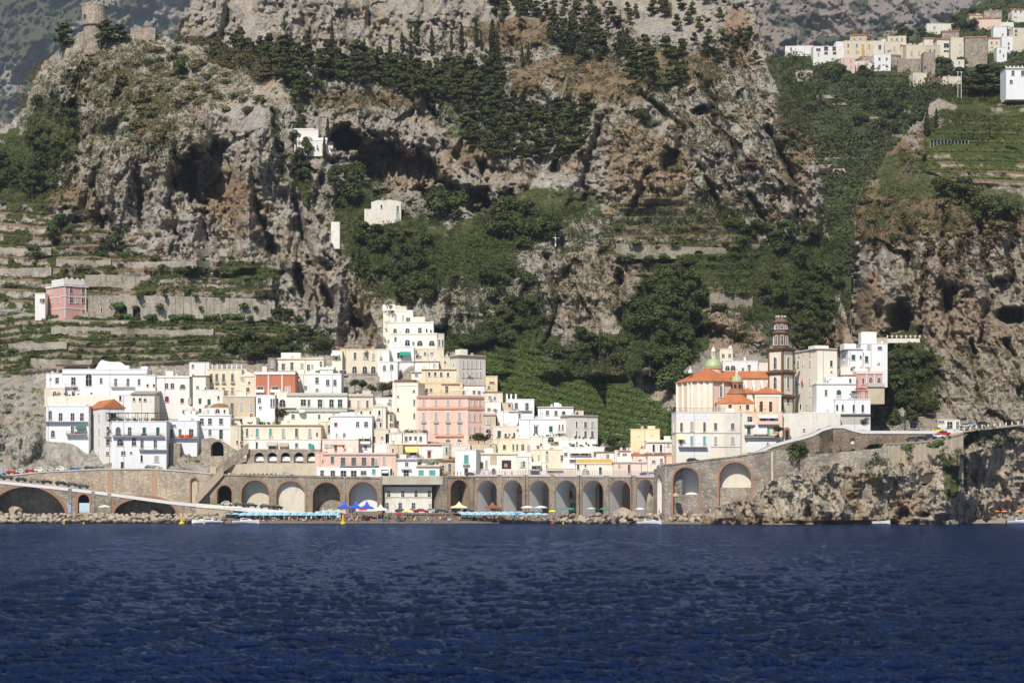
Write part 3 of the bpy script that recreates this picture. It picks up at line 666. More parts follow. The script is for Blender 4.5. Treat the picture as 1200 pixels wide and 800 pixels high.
def window_mesh(w, h, style):
    arch = 'a' in style; kind = [c for c in style if c in WOODS]; kind = kind[0] if kind else 'n'
    w = round(w, 1); h = round(h, 1); key = (w, h, arch, kind)
    if key in WCACHE: return WCACHE[key]
    m = MB()
    def outline(w, h, e):
        if not arch: return [(-w/2-e, -e*.2), (w/2+e, -e*.2), (w/2+e, h+e), (-w/2-e, h+e)]
        pts = [(-w/2-e, -e*.2), (w/2+e, -e*.2)]; r = w/2+e; zc = h-w/2
        for i in range(9):
            a = math.pi*i/8; pts.append((r*math.cos(a), zc+r*math.sin(a)))
        return pts
    fr = .13
    o = outline(w, h, fr); i_ = outline(w, h, 0); m.use(TRIM); k = len(o)
    for a in range(k):
        b = (a+1) % k
        m.poly([(o[a][0], -.14, o[a][1]), (o[b][0], -.14, o[b][1]), (i_[b][0], -.14, i_[b][1]), (i_[a][0], -.14, i_[a][1])])
        m.poly([(i_[a][0], -.14, i_[a][1]), (i_[b][0], -.14, i_[b][1]), (i_[b][0], -.01, i_[b][1]), (i_[a][0], -.01, i_[a][1])])
        m.poly([(o[b][0], -.14, o[b][1]), (o[a][0], -.14, o[a][1]), (o[a][0], 0.02, o[a][1]), (o[b][0], 0.02, o[b][1])])
    m.use(WOODS[kind]); m.poly([(p[0], -.015, p[1]) for p in i_])
    if kind == 'n' and w > .7:      # window bars
        m.use(TRIM); m.box(-.04, .04, -.05, -.018, .02, h-.1 if not arch else h-w*.1)
        m.box(-w/2, w/2, -.05, -.018, h*.55, h*.55+.06)
    if kind in 'gtwko':
        m.use(WOODS[kind]); m.box(-w/2+.04, -.03, -.07, -.018, .05, h-(.1 if not arch else w*.4)); m.box(.03, w/2-.04, -.07, -.018, .05, h-(.1 if not arch else w*.4))
    m.use(TRIM); m.box(-w/2-.22, w/2+.22, -.24, 0, -.14, -.03)
    WCACHE[key] = m.mesh("window"); return WCACHE[key]
def merge(main, wing):
    bpy.context.view_layer.update()
    inv = main.root.matrix_world.inverted()
    for c in list(wing.root.children):
        mw = wing.root.matrix_world @ c.matrix_local
        c.parent = main.root; c.matrix_local = inv @ mw
    bpy.data.objects.remove(wing.root)
def sdep(sheet, x0, x1, y):
    return float(np.median(SHEETS[sheet].depth(np.linspace(x0, x1, 9), np.full(9, float(y)))))
class Bld:
    """a house: front face spans px x0..x1, rising from py yb to yt, at distance d (left end of the front), turned by yaw degrees"""
    def __init__(s, label, x0, x1, yt, yb, col='white', d=None, yaw=0, depth=11, side=None, name='house', cat='house', group=None, down=5, W=None, SW=None, cap=True, off=0, base=None, noroof=False):
        if d is None: d = dfront((x0+x1)/2)+7+(553-yb)*.6+off
        s.a = R(yaw); s.d0 = d; s.ca, s.sa = math.cos(s.a), math.sin(s.a)
        s.X0 = (x0-600)*d/F
        s.zb = zat(yb, d)-down if base is None else base; s.zt = zat(yt, d)
        s.w = s.tt(x1); s.x0 = x0; s.x1 = x1
        if side is not None:
            if yaw > 0:   # left side visible
                k = (side-600)/F; s.depth = (s.X0-k*d)/(s.sa+k*s.ca)
            else:
                xr = s.X0+s.w*s.ca; dr = d+s.w*s.sa; k = (side-600)/F
                s.depth = (k*dr-xr)/(-s.sa-k*s.ca)
        else: s.depth = depth
        s.root = empty(name, (s.X0, d-CAMD, s.zb), label, cat, group); s.root.rotation_euler.z = s.a
        s.col = col; s.mat = PM(col); s.H = s.zt-s.zb
        m = MB(); m.use(s.mat).box(0, s.w, 0, s.depth, 0, s.H)
        if not noroof:
            m.box(-.12, s.w+.12, -.12, .25, s.H, s.H+.22); m.box(-.12, .25, .25, s.depth+.1, s.H, s.H+.22); m.box(s.w-.25, s.w+.12, .25, s.depth+.1, s.H, s.H+.22)
        s.wall = m.build('wall', parent=s.root)
        if W: s.wins(W)
        if group and s.w > 3 and not noroof: s.clutter(d)
        if SW: s.wins(SW, True)
    def clutter(s, d):
        rg = random.Random(int(s.x0*7+s.zt*13))
        for i in range(rg.choice([0, 1, 1, 2]) + (1 if s.w > 12 else 0)):
            t = rg.uniform(.6, s.w-1.2); k = rg.random(); y = rg.uniform(.4, 2.5); z = s.H-.02
            if k < .35:
                w_ = rg.uniform(.4, .7); h = rg.uniform(.7, 1.5); m = MB().use(s.mat).box(t-w_/2, t+w_/2, y, y+w_, z, z+h); m.use(TERRAD if rg.random() < .4 else s.mat).box(t-w_*.7, t+w_*.7, y-.1, y+w_+.1, z+h, z+h+.14); m.build('chimney', parent=s.root)
            elif k < .6:
                h = rg.uniform(1.8, 3.2); m = MB().use(IRON).box(t-.03, t+.03, y, y+.06, z, z+h)
                for q in range(4): m.box(t-.45+q*.05, t+.45-q*.05, y, y+.05, z+h-.15-q*.22, z+h-.11-q*.22)
                m.build('antenna', parent=s.root)
            elif k < .8:
                MB().use(flat('water_tank', (.55, .57, .58), .5)).lathe([(.5, z), (.52, z+.1), (.52, z+1.0), (.2, z+1.15), (.05, z+1.2)], 10, t, y+.5).build('water_tank', parent=s.root)
            else:
                w_ = rg.uniform(1.5, 3.2); h = rg.uniform(1.2, 2.2); MB().use(PM(rg.choice(['white', 'cream', s.col]))).box(t-w_/2, min(t+w_/2, s.w), y+.6, y+3.5, z, z+h).build('roof_room', parent=s.root)
        for i in range(rg.choice([0, 1, 1])):
            t = rg.uniform(.3, s.w-.3); MB().use(flat('drain_pipe', (.38, .36, .33))).box(t-.06, t+.06, -.12, -.003, .2, s.H-.1).build('drainpipe', parent=s.root)
        if rg.random() < .3 and s.H > 6:
            m = MB(); t = rg.uniform(.5, max(.6, s.w-3)); z = s.H*rg.uniform(.45, .7)
            for q in range(rg.randint(2, 5)):
                m.use(flat('laundry_%d' % (q % 4), [(.75, .75, .75), (.5, .06, .05), (.1, .2, .5), (.7, .6, .3)][q % 4])).box(t+q*.55, t+q*.55+.42, -.35, -.32, z, z+rg.uniform(.5, .9))
            m.build('laundry', parent=s.root)
    def tt(s, x, d0=None):
        k = (x-600)/F; return (k*s.d0-s.X0)/(s.ca-k*s.sa)
    def loc(s, x, y):
        t = s.tt(x); d = s.d0+t*s.sa; return t, zat(y, d)-s.zb, d
    def locs(s, x, y):     # point on the visible side face
        k = (x-600)/F
        if s.sa > 0: X0, D0 = s.X0, s.d0
        else: X0, D0 = s.X0+s.w*s.ca, s.d0+s.w*s.sa
        # direction of depth axis: (-sa, ca)
        t = (k*D0-X0)/(-s.sa-k*s.ca); d = D0+t*s.ca
        return t, zat(y, d)-s.zb, d
    def wins(s, spec, side=False):
        for part in spec.split('|'):
            hd, xs = part.split(':'); st, yy, w = hd.split(); y0, y1 = map(float, yy.split('-')); w = float(w)
            for x in xs.split(','):
                x = float(x)
                if side:
                    t, z, d = s.locs(x, y1); ang = abs(s.sa)
                    hh = zat(y0, d)-zat(y1, d); me = window_mesh(max(.35, w*d/F), hh, st)
                    o = link('door' if 'd' in st else 'window', me, s.root)
                    if s.sa > 0: o.location = (0, t, z); o.rotation_euler.z = R(-90)
                    else: o.location = (s.w, t, z); o.rotation_euler.z = R(90)
                else:
                    t, z, d = s.loc(x, y1); hh = zat(y0, d)-zat(y1, d)
                    me = window_mesh(max(.35, w*d/F/max(.5, s.ca)), hh, st)
                    o = link('door' if 'd' in st else 'window', me, s.root); o.location = (t, 0, z)
        return s
    def balc(s, x0, x1, y, out=1.1, h=1.0, solid=False, col=None, flowers=0):
        t0, z, d = s.loc(x0, y); t1 = s.loc(x1, y)[0]
        m = MB(); m.use(SLAB).box(t0, t1, -out, 0, z-.18, z)
        b = m.build('balcony', parent=s.root)
        if solid:
            m = MB(); m.use(PM(col or s.col)); m.box(t0, t1, -out-.1, -out+.02, z+.002, z+h); m.box(t0, t0+.1, -out+.02, 0, z+.002, z+h); m.box(t1-.1, t1, -out+.02, 0, z+.002, z+h)
            m.build('balcony_front', parent=b)
        else:
            m = MB(); m.use(RAIL); m.box(t0, t1, -out-.02, -out+.03, z+h-.05, z+h)
            n = max(3, int((t1-t0)/.3))
            for i in range(n+1):
                x = t0+(t1-t0)*i/n; m.box(x-.018, x+.018, -out-.015, -out+.02, z, z+h-.05)
            for x in (t0, t1): m.box(x-.02, x+.02, -out, 0, z+h-.05, z+h)
            m.build('railing', parent=b)
        if flowers:
            m = MB(); m.use(PM('brown')).box(t0+.1, t1-.1, -out*.6-.15, -out*.6+.15, z+.002, z+.32)
            for i in range(flowers):
                x = random.uniform(t0+.2, t1-.2); r = random.uniform(.18, .4)
                m.use(random.choice([POTG, POTG, flat('red_flowers', (.5, .05, .04))])).lathe([(.02, z), (r, z+r*.8), (r*.8, z+r*1.8), (.02, z+r*2.3)], 6, x, -out*.6)
            m.build('flower_box', parent=b)
        return s
    def band(s, y, h=.25, out=.12, col=None, mat=None, x0=None, x1=None, name='cornice'):
        t0 = s.loc(x0, y)[0] if x0 is not None else -.05; t1, z, d = s.loc(x1 if x1 is not None else s.x1, y)
        if x1 is None: t1 = s.w+.05
        z = zat(y, s.d0)-s.zb if x0 is None else z
        m = MB().use(mat or (PM(col) if col else TRIM)); m.box(t0, t1, -out, -.004, z-h, z)
        if x0 is None:
            if s.sa > 0: m.box(-out, -.004, -out, s.depth, z-h, z)
            if s.sa < 0: m.box(s.w+.004, s.w+out, -out, s.depth, z-h, z)
        m.build(name, parent=s.root); return s
    def pil(s, xs, y0, y1, w=.5, col=None, out=.1):
        m = MB().use(PM(col) if col else TRIM)
        for x in xs:
            t, z1, d = s.loc(x, y0); z0 = s.loc(x, y1)[1]; m.box(t-w/2, t+w/2, -out, -.003, z0, z1)
        m.build('pilasters', parent=s.root); return s
    def awn(s, x0, x1, y0, y1, col=(.8, .8, .78), out=1.6, name='awning'):
        t0, zt, d = s.loc(x0, y0); t1 = s.loc(x1, y0)[0]; zb = s.loc(x0, y1)[1]
        m = MB().use(flat('awning_%d%d%d' % tuple(int(c*99) for c in col), col, .8))
        m.poly([(t0, 0, zt), (t0, -out, zb+.1), (t1, -out, zb+.1), (t1, 0, zt)]); m.poly([(t0, -.0, zt-.05), (t1, -.0, zt-.05), (t1, -out, zb+.05), (t0, -out, zb+.05)])
        m.poly([(t0, -out, zb+.1), (t0, -out, zb-.15), (t1, -out, zb-.15), (t1, -out, zb+.1)])
        for t in (t0, t1): m.poly([(t, 0, zt), (t, 0, zt-.05), (t, -out, zb-.15), (t, -out, zb+.1)])
        m.build(name, parent=s.root); return s
    def rect(s, x0, x1, y0, y1, mat, out=.05, name='panel', extra=None):
        t0, z1, d = s.loc(x0, y0); t1, z0, d = s.loc(x1, y1)
        m = MB().use(mat).box(t0, t1, -out, -.002, z0, z1); o = m.build(name, parent=s.root)
        return s
    def top(s, x0, x1, y0, mat=None, back=1.0, dep=5, name='roof_room', W=None, y1=None):
        t0, z1, d = s.loc(x0, y0); t1 = s.loc(x1, y0)[0]
        # stands back from the eaves
        m = MB().use(mat or s.mat).box(t0, t1, back, back+dep, s.H-.02, z1+back*.35); o = m.build(name, parent=s.root); return s
    def chim(s, xs, h=1.4, w=.5):
        for x in xs:
            t = s.loc(x, 0)[0]; b = 1.2
            m = MB().use(s.mat).box(t-w/2, t+w/2, b, b+w, s.H-.02, s.H+h); m.box(t-w*.7, t+w*.7, b-.1, b+w+.1, s.H+h, s.H+h+.15); m.build('chimney', parent=s.root)
        return s
    def rail(s, h=1.0, x0=None, x1=None, mat=None, posts=False):
        t0 = s.loc(x0, 0)[0] if x0 else 0; t1 = s.loc(x1, 0)[0] if x1 else s.w
        m = MB().use(mat or RAIL); z = s.H+.22; n = max(3, int((t1-t0)/(1.6 if posts else .35))); r = .2 if posts else .02
        for i in range(n+1):
            x = t0+(t1-t0)*i/n; m.box(x-r, x+r, .02, .02+2*r, z, z+h)
        if not posts: m.box(t0, t1, .02, .08, z+h, z+h+.05)
        else: m.box(t0, t1, .05, .12, z+h*.6, z+h*.6+.06); 
        m.build('roof_railing', parent=s.root); return s
    def pergola(s, x0, x1, h=2.5, dep=4, leafy=True):
        t0 = s.loc(x0, 0)[0]; t1 = s.loc(x1, 0)[0]; z = s.H+.22; m = MB().use(flat('pergola_wood', (.14, .10, .07)))
        n = max(2, int((t1-t0)/3))
        for i in range(n+1):
            x = t0+(t1-t0)*i/n
            m.box(x-.07, x+.07, .5, .64, z, z+h); m.box(x-.07, x+.07, dep, dep+.14, z, z+h); m.box(x-.06, x+.06, .3, dep+.3, z+h, z+h+.15)
        m.box(t0-.2, t1+.2, .4, dep+.2, z+h+.15, z+h+.22); m.build('pergola', parent=s.root)
        if leafy: plants(s, x0, x1, .9, int((t1-t0)*1.5))
        return s
    def hip(s, h=2.2, e=.45, mat=None, kind='hip'):
        W_, D_, z = s.w, s.depth, s.H+.22; m = MB().use(mat or TERRA)
        a, b, c, d = (-e, -e, z), (W_+e, -e, z), (W_+e, D_+e, z), (-e, D_+e, z)
        if kind == 'hip':
            i = min(W_, D_)/2
            if W_ >= D_: p, q = (i, D_/2, z+h), (W_-i, D_/2, z+h); fs = [[a, b, q, p], [b, c, q], [c, d, p, q], [d, a, p]]
            else: p, q = (W_/2, i, z+h), (W_/2, D_-i, z+h); fs = [[a, b, p], [b, c, q, p], [c, d, q], [d, a, p, q]]
        elif kind == 'gable_front': p, q = (W_/2, -e, z+h), (W_/2, D_+e, z+h); fs = [[b, c, q, p], [d, a, p, q], [a, b, p], [c, d, q]]
        elif kind == 'gable_side': p, q = (-e, D_/2, z+h), (W_+e, D_/2, z+h); fs = [[a, b, q, p], [c, d, p, q], [b, c, q], [d, a, p]]
        elif kind == 'shed': p, q = (-e, D_+e, z+h), (W_+e, D_+e, z+h); fs = [[a, b, q, p], [a, p, d], [b, c, q], [c, d, p, q]]
        for f in fs: m.poly(f)
        m.poly([a, d, c, b]); m.box(-e, W_+e, -e, D_+e, z-.2, z-.003)
        m.build('roof', parent=s.root); return s
def plants(s, x0, x1, r0, n):
    t0 = s.loc(x0, 0)[0]; t1 = s.loc(x1, 0)[0]; P = []
    for i in range(n):
        c = np.array([random.uniform(t0, t1), random.uniform(.3, 2.2), s.H+.22+random.uniform(.2, .8)])
        P.append((c, random.uniform(.4, 1)*r0))
    V, Fc = leaf_cloud(P, 26, .28); o = link('terrace_plants', np_mesh('terrace_plants', V, Fc, M_BUSH2), s.root); o['kind'] = 'stuff'

def leaf_cloud(blobs_, n, size, seed=None, flatz=1.0):
    """triangular leaf clumps in the volume of each blob"""
    rg = rng if seed is None else np.random.default_rng(seed)
    cs = np.array([b[0] for b in blobs_], float); rs = np.array([np.broadcast_to(b[1], 3) for b in blobs_], float)
    m = len(cs)
    u = rg.normal(size=(m, n, 3)); u /= np.linalg.norm(u, axis=2, keepdims=True)
    rad = rg.uniform(.45, 1.05, (m, n, 1))**.6
    c = cs[:, None]+u*rad*rs[:, None]
    c = c.reshape(-1, 3); nr = u.reshape(-1, 3)+rg.normal(size=(m*n, 3))*.45
    nr[:, 2] += .35; nr /= np.linalg.norm(nr, axis=1, keepdims=True)
    a = np.cross(nr, rg.normal(size=nr.shape)); a /= np.linalg.norm(a, axis=1, keepdims=True); b = np.cross(nr, a)
    s = size*rg.uniform(.6, 1.4, (m*n, 1))
    V = np.stack([c-a*s*.6-b*s*.35, c+a*s*.6-b*s*.45, c+b*s*.75+a*s*.1+nr*s*.2], 1).reshape(-1, 3)
    return V, np.arange(len(V)).reshape(-1, 3)
def leafmat(name, c1, c2, c3=None):
    m, nt, b = newmat(name)
    oi = N(nt, "ShaderNodeObjectInfo"); n = noise(nt, pos(nt), .55, 3, .6); n2 = noise(nt, pos(nt), 3.0, 2, .6)
    c = mixc(nt, ramp(nt, n, [(.35, 0), (.65, 1)]), c1, c2)
    c = mixc(nt, ramp(nt, n2, [(.45, 0), (.7, .5)]), c, tuple(x*1.7 for x in c2))
    hs = N(nt, "ShaderNodeHueSaturation"); mr = N(nt, "ShaderNodeMapRange"); mr.inputs[3].default_value = .7; mr.inputs[4].default_value = 1.25
    nt.links.new(oi.outputs["Random"], mr.inputs[0]); nt.links.new(mr.outputs[0], hs.inputs["Value"]); nt.links.new(c, hs.inputs["Color"])
    mr2 = N(nt, "ShaderNodeMapRange"); mr2.inputs[3].default_value = .475; mr2.inputs[4].default_value = .515
    ml = N(nt, "ShaderNodeMath"); ml.operation = 'MULTIPLY'; ml.inputs[1].default_value = 7.13; fr = N(nt, "ShaderNodeMath"); fr.operation = 'FRACT'
    nt.links.new(oi.outputs["Random"], ml.inputs[0]); nt.links.new(ml.outputs[0], fr.inputs[0]); nt.links.new(fr.outputs[0], mr2.inputs[0]); nt.links.new(mr2.outputs[0], hs.inputs["Hue"])
    nt.links.new(hs.outputs[0], b.inputs["Base Color"]); b.inputs["Roughness"].default_value = .8
    return m
M_PINE = leafmat("pine_needles", (.042, .050, .018), (.082, .088, .032))
M_BROAD = leafmat("broad_leaves", (.036, .050, .017), (.080, .096, .032))
M_CYP = leafmat("cypress_leaves", (.035, .044, .02), (.06, .068, .03))
M_BUSH = leafmat("scrub_leaves", (.068, .078, .030), (.130, .132, .055))
M_BUSH2 = leafmat("garden_leaves", (.045, .080, .020), (.085, .135, .035))
M_DRY = leafmat("dry_scrub", (.13, .10, .055), (.20, .155, .09))
M_RUST = leafmat("rusty_scrub", (.095, .055, .03), (.14, .09, .05))
M_VINE = leafmat("vine_leaves", (.052, .078, .022), (.112, .145, .042))
M_OLIVE = leafmat("olive_leaves", (.07, .085, .03), (.125, .138, .05))
M_BARK = flat("bark", (.10, .075, .055), .95)
# ------------------------------------------------------------------ the town, left of the square
GT = 'houses of the old town'
b = Bld("long white villa with a tall curved parapet in the middle, topmost house at the left", 73, 172, 433, 468, 'cool', d=752, W="n 442-451 5:86|na 438-452 7:104|n 443-449 3:118.5|n 443.5-452.5 3:135.5,150|n 444-451 3:163|n 459-463.5 3.5:86", cap=True, group=GT)
b.band(436.5, .5, .35); b.balc(76, 91, 453); b.balc(130, 158, 453)
t0 = b.loc(111, 430)[0]; t1 = b.loc(152, 430)[0]; zc = b.H+.2
pts = [(t0, zc), (t1, zc)]+[(t0+(t1-t0)*u, zc+2.6*v) for u, v in ((.93, .25), (.84, .6), (.74, .95), (.55, 1), (.4, 1.02), (.2, 1.25), (.13, 1.0), (.08, .55))]
MB().use(b.mat).prism(pts, .3, 1.2).build('curved_parapet', parent=b.root)
Bld("low white wing with two windows at the left end of the long white villa", 54, 72.6, 438, 456, 'cool', d=753, W="n 442.5-449 4:67|n 443-445 2:59", group=GT)
Bld("cream garden wall house with two small windows under the white wing", 52, 76, 455, 470, 'beige', d=750, W="n 458.5-463 3.5:64|w 458.5-463 3:69", group=GT)
b = Bld("long plain cream terrace wall with small shrubs on it, between the two white rows at the left", 56, 150, 464, 480, 'cream', d=744, name='terrace_wall', cat='wall', depth=5, noroof=True); plants(b, 60, 108, .6, 9)
Bld("small white cube house with one tall window beside the pergola", 138, 156, 463, 482, 'cool', d=742, W="n 463.5-469 2.5:141", group=GT)
b = Bld("two-storey white house with long balcony, farthest left above the sea cliff", 54, 104, 476, 516, 'cool', d=722, down=10, W="na 481-492 3.5:59|n 484-493 4:71,85,96|n 499-507 3.5:85|na 504-512 4:62", group=GT)
b.balc(53, 103, 493.6, 1.3, 1.0); b.awn(89, 101, 499, 502, (.05, .2, .12)); b.balc(78, 102, 508.6, 1.6, 1, flowers=6); b.top(56, 100, 474.8)
b = Bld("tall white house with an orange tiled gable roof and paired arched windows", 121, 146, 478, 552, 'white', d=716, yaw=28, side=104, W="n 472.8-476.8 3:133|n 484-492 5.5:133|k 500-511 3.5:126.5|n 515-521.5 4:126.5|n 529-533 3:126", SW="ka 484-493 3.5:108.5,116.5|ka 501-509 3.5:108.5,116.5|n 515-521 4:108.5,116.5|n 529-533.5 3:116", group=GT)
b.hip(2.9, .35, TERRA, 'gable_front'); b.balc(122, 131, 511)
t = b.tt(133); MB().use(b.mat).prism([(0.02, b.H), (b.w-.02, b.H), (b.w/2, b.H+2.75)], -.02, .3).build('gable', parent=b.root)
b = Bld("tall white apartment house of four floors with flowered balconies, above the road wall", 131, 195, 494, 552, 'cool', d=712, W="ka 500-510 6:138.5|n 500.5-510 4:152|g 500.5-510 4:169,185|na 514.5-522 8:140.5|na 513-522 5:157|n 515.5-525 3.5:166.5,182|n 528.5-533 5:144.5|n 529-531.5 2:153.5|na 533-541 2.5:166|w 534-541 5:183.5|b 541-550 4:143.5", group=GT)
b.balc(132, 193, 511, 1.2, 1, flowers=16); b.balc(163, 197, 526.5, 1.2, 1); b.pil([137], 512, 550, .25); b.pergola(124, 193, 2.6, 5); b.rail(.9)
b = Bld("white house on the rocks with red towels on its long balcony", 195, 231, 493, 518, 'cool', d=720, W="n 503-512 4:200.5|n 502.5-512 3:211|n 502.5-512 5:224|n 503-508 3:196.5|na 497-500 4:204", group=GT)
b.balc(194, 232, 512.6, 1.3, 1.0, flowers=4)
for i, x in enumerate((212, 217, 221.5)):
    b.rect(x, x+3.4, 509.5, 513, flat(('red_cloth', 'orange_cloth', 'crimson_cloth')[i], ((.6, .03, .02), (.7, .12, .02), (.45, .02, .03))[i]), 1.4, 'hanging_cloth')
b.rect(196, 199.5, 509.5, 515, flat('yellow_cloth', (.8, .7, .15)), 1.4, 'hanging_cloth')
b = Bld("broad white house with a wide arched window, right of the curved-parapet villa", 181.5, 222, 441, 488, 'white', d=748, W="n 449-455 4:195,202|ka 450-455.5 6.5:214|ra 464-471 5:195.5|r 466.5-472 4:213.5|w 466.5-472.5 3:222", group=GT); b.band(441, .4, .2)
b = Bld("narrow white stepped house with tiny square windows and small balcony", 171, 182, 440, 492, 'white', d=747, W="n 450-453 2.2:173,180.5|n 458-461 3:173,180.5", group=GT); b.balc(174, 183, 463)
b = Bld("small low house with a sloping stone roof behind the pergola terrace", 154, 181, 462, 490, 'stained', d=736, W="n 466-469.5 2.5:157,164|g 467-470 3:170", group=GT); b.hip(1.6, .5, flat('stone_slates', (.36, .31, .26)), 'shed')
b = Bld("slender white tower house rising above its neighbours with two tiny windows", 222, 245, 425, 470, 'white', d=757, W="n 427-431 2.5:226|n 438.5-441 2.5:226.5|n 444-448 3:227", group=GT); b.band(441.6, .25, .4, x0=222, x1=236)
b = Bld("cream four-storey house with a balustraded roof terrace", 243, 283, 433, 486, 'sand', d=754, W="k 438-447.5 3.2:247.5,254,262,272.5|n 454-461 2.6:262,272.5|n 454-456.5 2.5:248,254|n 465-467 2:256", group=GT); b.rail(1.6, mat=TRIM, posts=True)
for x in (247.5, 254, 262, 272.5): b.balc(x-2.4, x+2.4, 448, .8)
b.band(457, .15, .1)
b = Bld("small ochre house with a low gable between the cream tower and the red house", 283, 298, 441, 470, 'sand', d=748, W="w 441.5-446 4:283.8|n 454-459 3.8:290.5|n 447-449.5 2.5:292", group=GT); b.hip(1.5, .2, PM('cream'), 'gable_front')
b = Bld("pinkish low house top behind the small ochre gable", 276, 299, 437, 452, 'rose', d=758, group=GT)
b = Bld("red-orange house with white pilasters and two dark loggias", 298, 346, 436, 466, 'red', d=744, W="n 453-458 7:305,322.5|w 453-459 2.5:335.5|w 453-459 2.5:339", group=GT)
b.band(435.4, 1.0, .3); b.pil([299, 314.5, 330.5], 437, 465, .4); b.balc(300, 310, 459.5, .9, .9, True, 'white'); b.balc(317, 327, 459.5, .9, .9, True, 'white')
b = Bld("small white vaulted house with a rounded front below the red house", 299, 322, 463, 480, 'cool', d=737, W="na 466-472 3.5:304|n 476-479 3:305|k 467-477 2:318|k 467-477 2:321", group=GT)
b = Bld("ochre three-window house beside the white tower row", 261, 300, 464.5, 500, 'tan', d=737, W="k 472-480 4:272|w 471-480.5 2.6:283|w 472-480.5 3.2:294.5|n 484.5-488.5 3.5:294.5", group=GT); b.band(464, .25, .2)
b = Bld("pale cream house with rain-stained front and one long window", 236, 262, 457, 490, 'stained', d=740, W="g 467.5-475 3.6:245|n 463.5-468 2:256|n 453.5-456 2:241", group=GT)
b = Bld("tall cream house side with green-shuttered windows, behind the little domes", 226, 241, 441, 500, 'cream', d=743, W="g 466.5-473 3.6:234.5|g 478.5-484.5 3:234.5|n 452-455.5 3:231.5", group=GT); b.hip(.8, .3, TERRAD, 'shed')
def dome_house(label, x0, x1, y, yb, ydome, col, dcol, d, W=None):
    b = Bld(label, x0, x1, y, yb, col, d=d, W=W, group=GT); r = b.w/2*.92
    h = zat(ydome, d)-zat(y, d)
    m = MB().use(dcol).lathe([(r, b.H+.2)]+[(r*math.cos(a), b.H+.2+h*math.sin(a)) for a in [math.pi/2*i/6 for i in range(1, 7)]], 16, b.w/2, b.w/2); m.build('dome', parent=b.root, smooth_=True); return b
dome_house("small white kitchen house with a pink plaster dome", 214, 229, 481.5, 492, 476, 'white', PM('rose'), 731, "n 480-484 2:214.8|b 481-484 1.5:224")
b = dome_house("low white house with a terracotta cupola and a lunette window", 243, 268, 478, 488, 472.5, 'stained', TERRAD, 729, "na 479-484 5:255|w 480-484 2:244|n 480-484 2:263")
b = Bld("two-storey white house with three upper windows, above the big rock arch", 232, 270, 486, 522, 'cool', d=725, W="n 490-497 4:236.5,246,259|n 503-509.5 3.2:246|g 503-514 4:259", group=GT); b.band(486, .3, .2); b.band(502, .2, .15)
b = Bld("white stair house with a stepped sloping roof beside the domed kitchen", 209, 233, 488, 500, 'white', d=727, W="n 490.5-493 3:225.5", group=GT); b.hip(1.4, .1, PM('white'), 'shed')
b = Bld("long cream house with teal shutters above the arcade", 276, 376, 498, 528, 'sand', d=721, W="t 502-511.5 3:278.5,301.5|k 502-511 2.6:282,289.5|t 502-510 3:317|w 502-511.5 3.6:332,363|k 502-512 3.4:347.5|n 507-511 2:371.5|n 516-520 2.2:282", group=GT)
b.band(498, .3, .3, mat=TERRAD); b.band(514.5, .2, .15); plants(b, 282, 330, .6, 18)
for x in (301.5, 317, 332, 347.5, 363): b.balc(x-2.2, x+2.2, 511.8, .5, .4)
b = Bld("low white shop row with small awnings between the teal-shuttered house and the arcade", 290, 376, 515, 530, 'white', d=717, W="n 518-525.5 2.2:301|n 522-525 7:319|k 519-524 3:347.5|n 519.5-523 3:363|n 522-525 3:334", group=GT, depth=3.8)
b.awn(313, 325, 517, 522, (.5, .46, .4)); b.awn(327, 338, 518.5, 523, (.46, .38, .3)); b.rect(331, 335.5, 522, 526, flat('yellow_cloth', (.8, .7, .15)), .9, 'hanging_cloth'); b.rect(362, 367.5, 520.5, 526.5, flat('teal_cloth', (.05, .35, .3)), .9, 'hanging_cloth')
b = Bld("narrow cream house with small dark openings at the left end of the teal-shuttered row", 270, 282, 499, 545, 'sand', d=719, W="n 486-490 2:273|n 516-519.5 2:278|n 517-520 2:282.5", group=GT)
b = Bld("small house with a red-tiled eave between the ochre house and the garden trees", 275, 300, 489, 500, 'cream', d=728, W="n 491-494.5 2.5:282.5", group=GT); b.band(490.5, .25, .5, mat=TERRAD, x0=275, x1=284)
# ---- middle rows
b = Bld("cream house with a stone corner pillar and a long upper balcony, above the white block", 323, 379, 420, 446, 'cream', d=767, W="n 426-433.5 3.6:332|n 424.5-433.5 3.2:342|w 425.5-431.5 3.6:354|n 427-434 3.2:361.5|w 427-432 2.5:366|n 423.5-430 2.6:376", group=GT)
b.band(419.5, .5, .3, col='beige'); b.balc(323, 352, 434.5, 1.1); b.top(329, 352, 414, PM('white'))
Bld("weathered stone corner tower with a blind niche beside the cream balcony house", 314, 323, 419.5, 445, 'stone', d=765, W="wa 423-431 2.2:319", group=GT)
b = Bld("bright white block with three tall dark windows", 360, 400, 438, 468, 'cool', d=756, W="n 442-449 3.6:371.5|n 445-451.5 3.6:384,392.5|n 455.5-458 3:371.5", group=GT); b.band(438, .2, .15); plants(b, 366, 396, .5, 5)
b = Bld("low white house with a tiny porch left of the white block", 345, 361, 439, 466, 'white', d=757, W="n 452-456 3:358|n 441-443.5 5:349", group=GT)
b = Bld("white hut with a pale gabled roof on a cream base beside the ochre block", 374, 390, 433, 446, 'white', d=764, group=GT); b.hip(1.4, .4, TRIM, 'gable_side')
b = Bld("large ochre block with arched ground-floor doorways below the brown cliff", 399, 452, 409.5, 448, 'sand', d=779, W="n 413-421 3:416|w 412.5-421 4:427.5|w 414-422 3:437.5|na 429-438 5:415.5|na 429-438 5:427.5,437.5|n 441-445 2:415.5", group=GT); b.balc(411, 420, 438, 1, .9); b.balc(424, 442, 438.5, 1, .9, flowers=5)
for x in (396, 404, 414, 428): b.rect(x, x+6, 406.2, 409.3, TERRAD, -.6, 'roof_tiles')
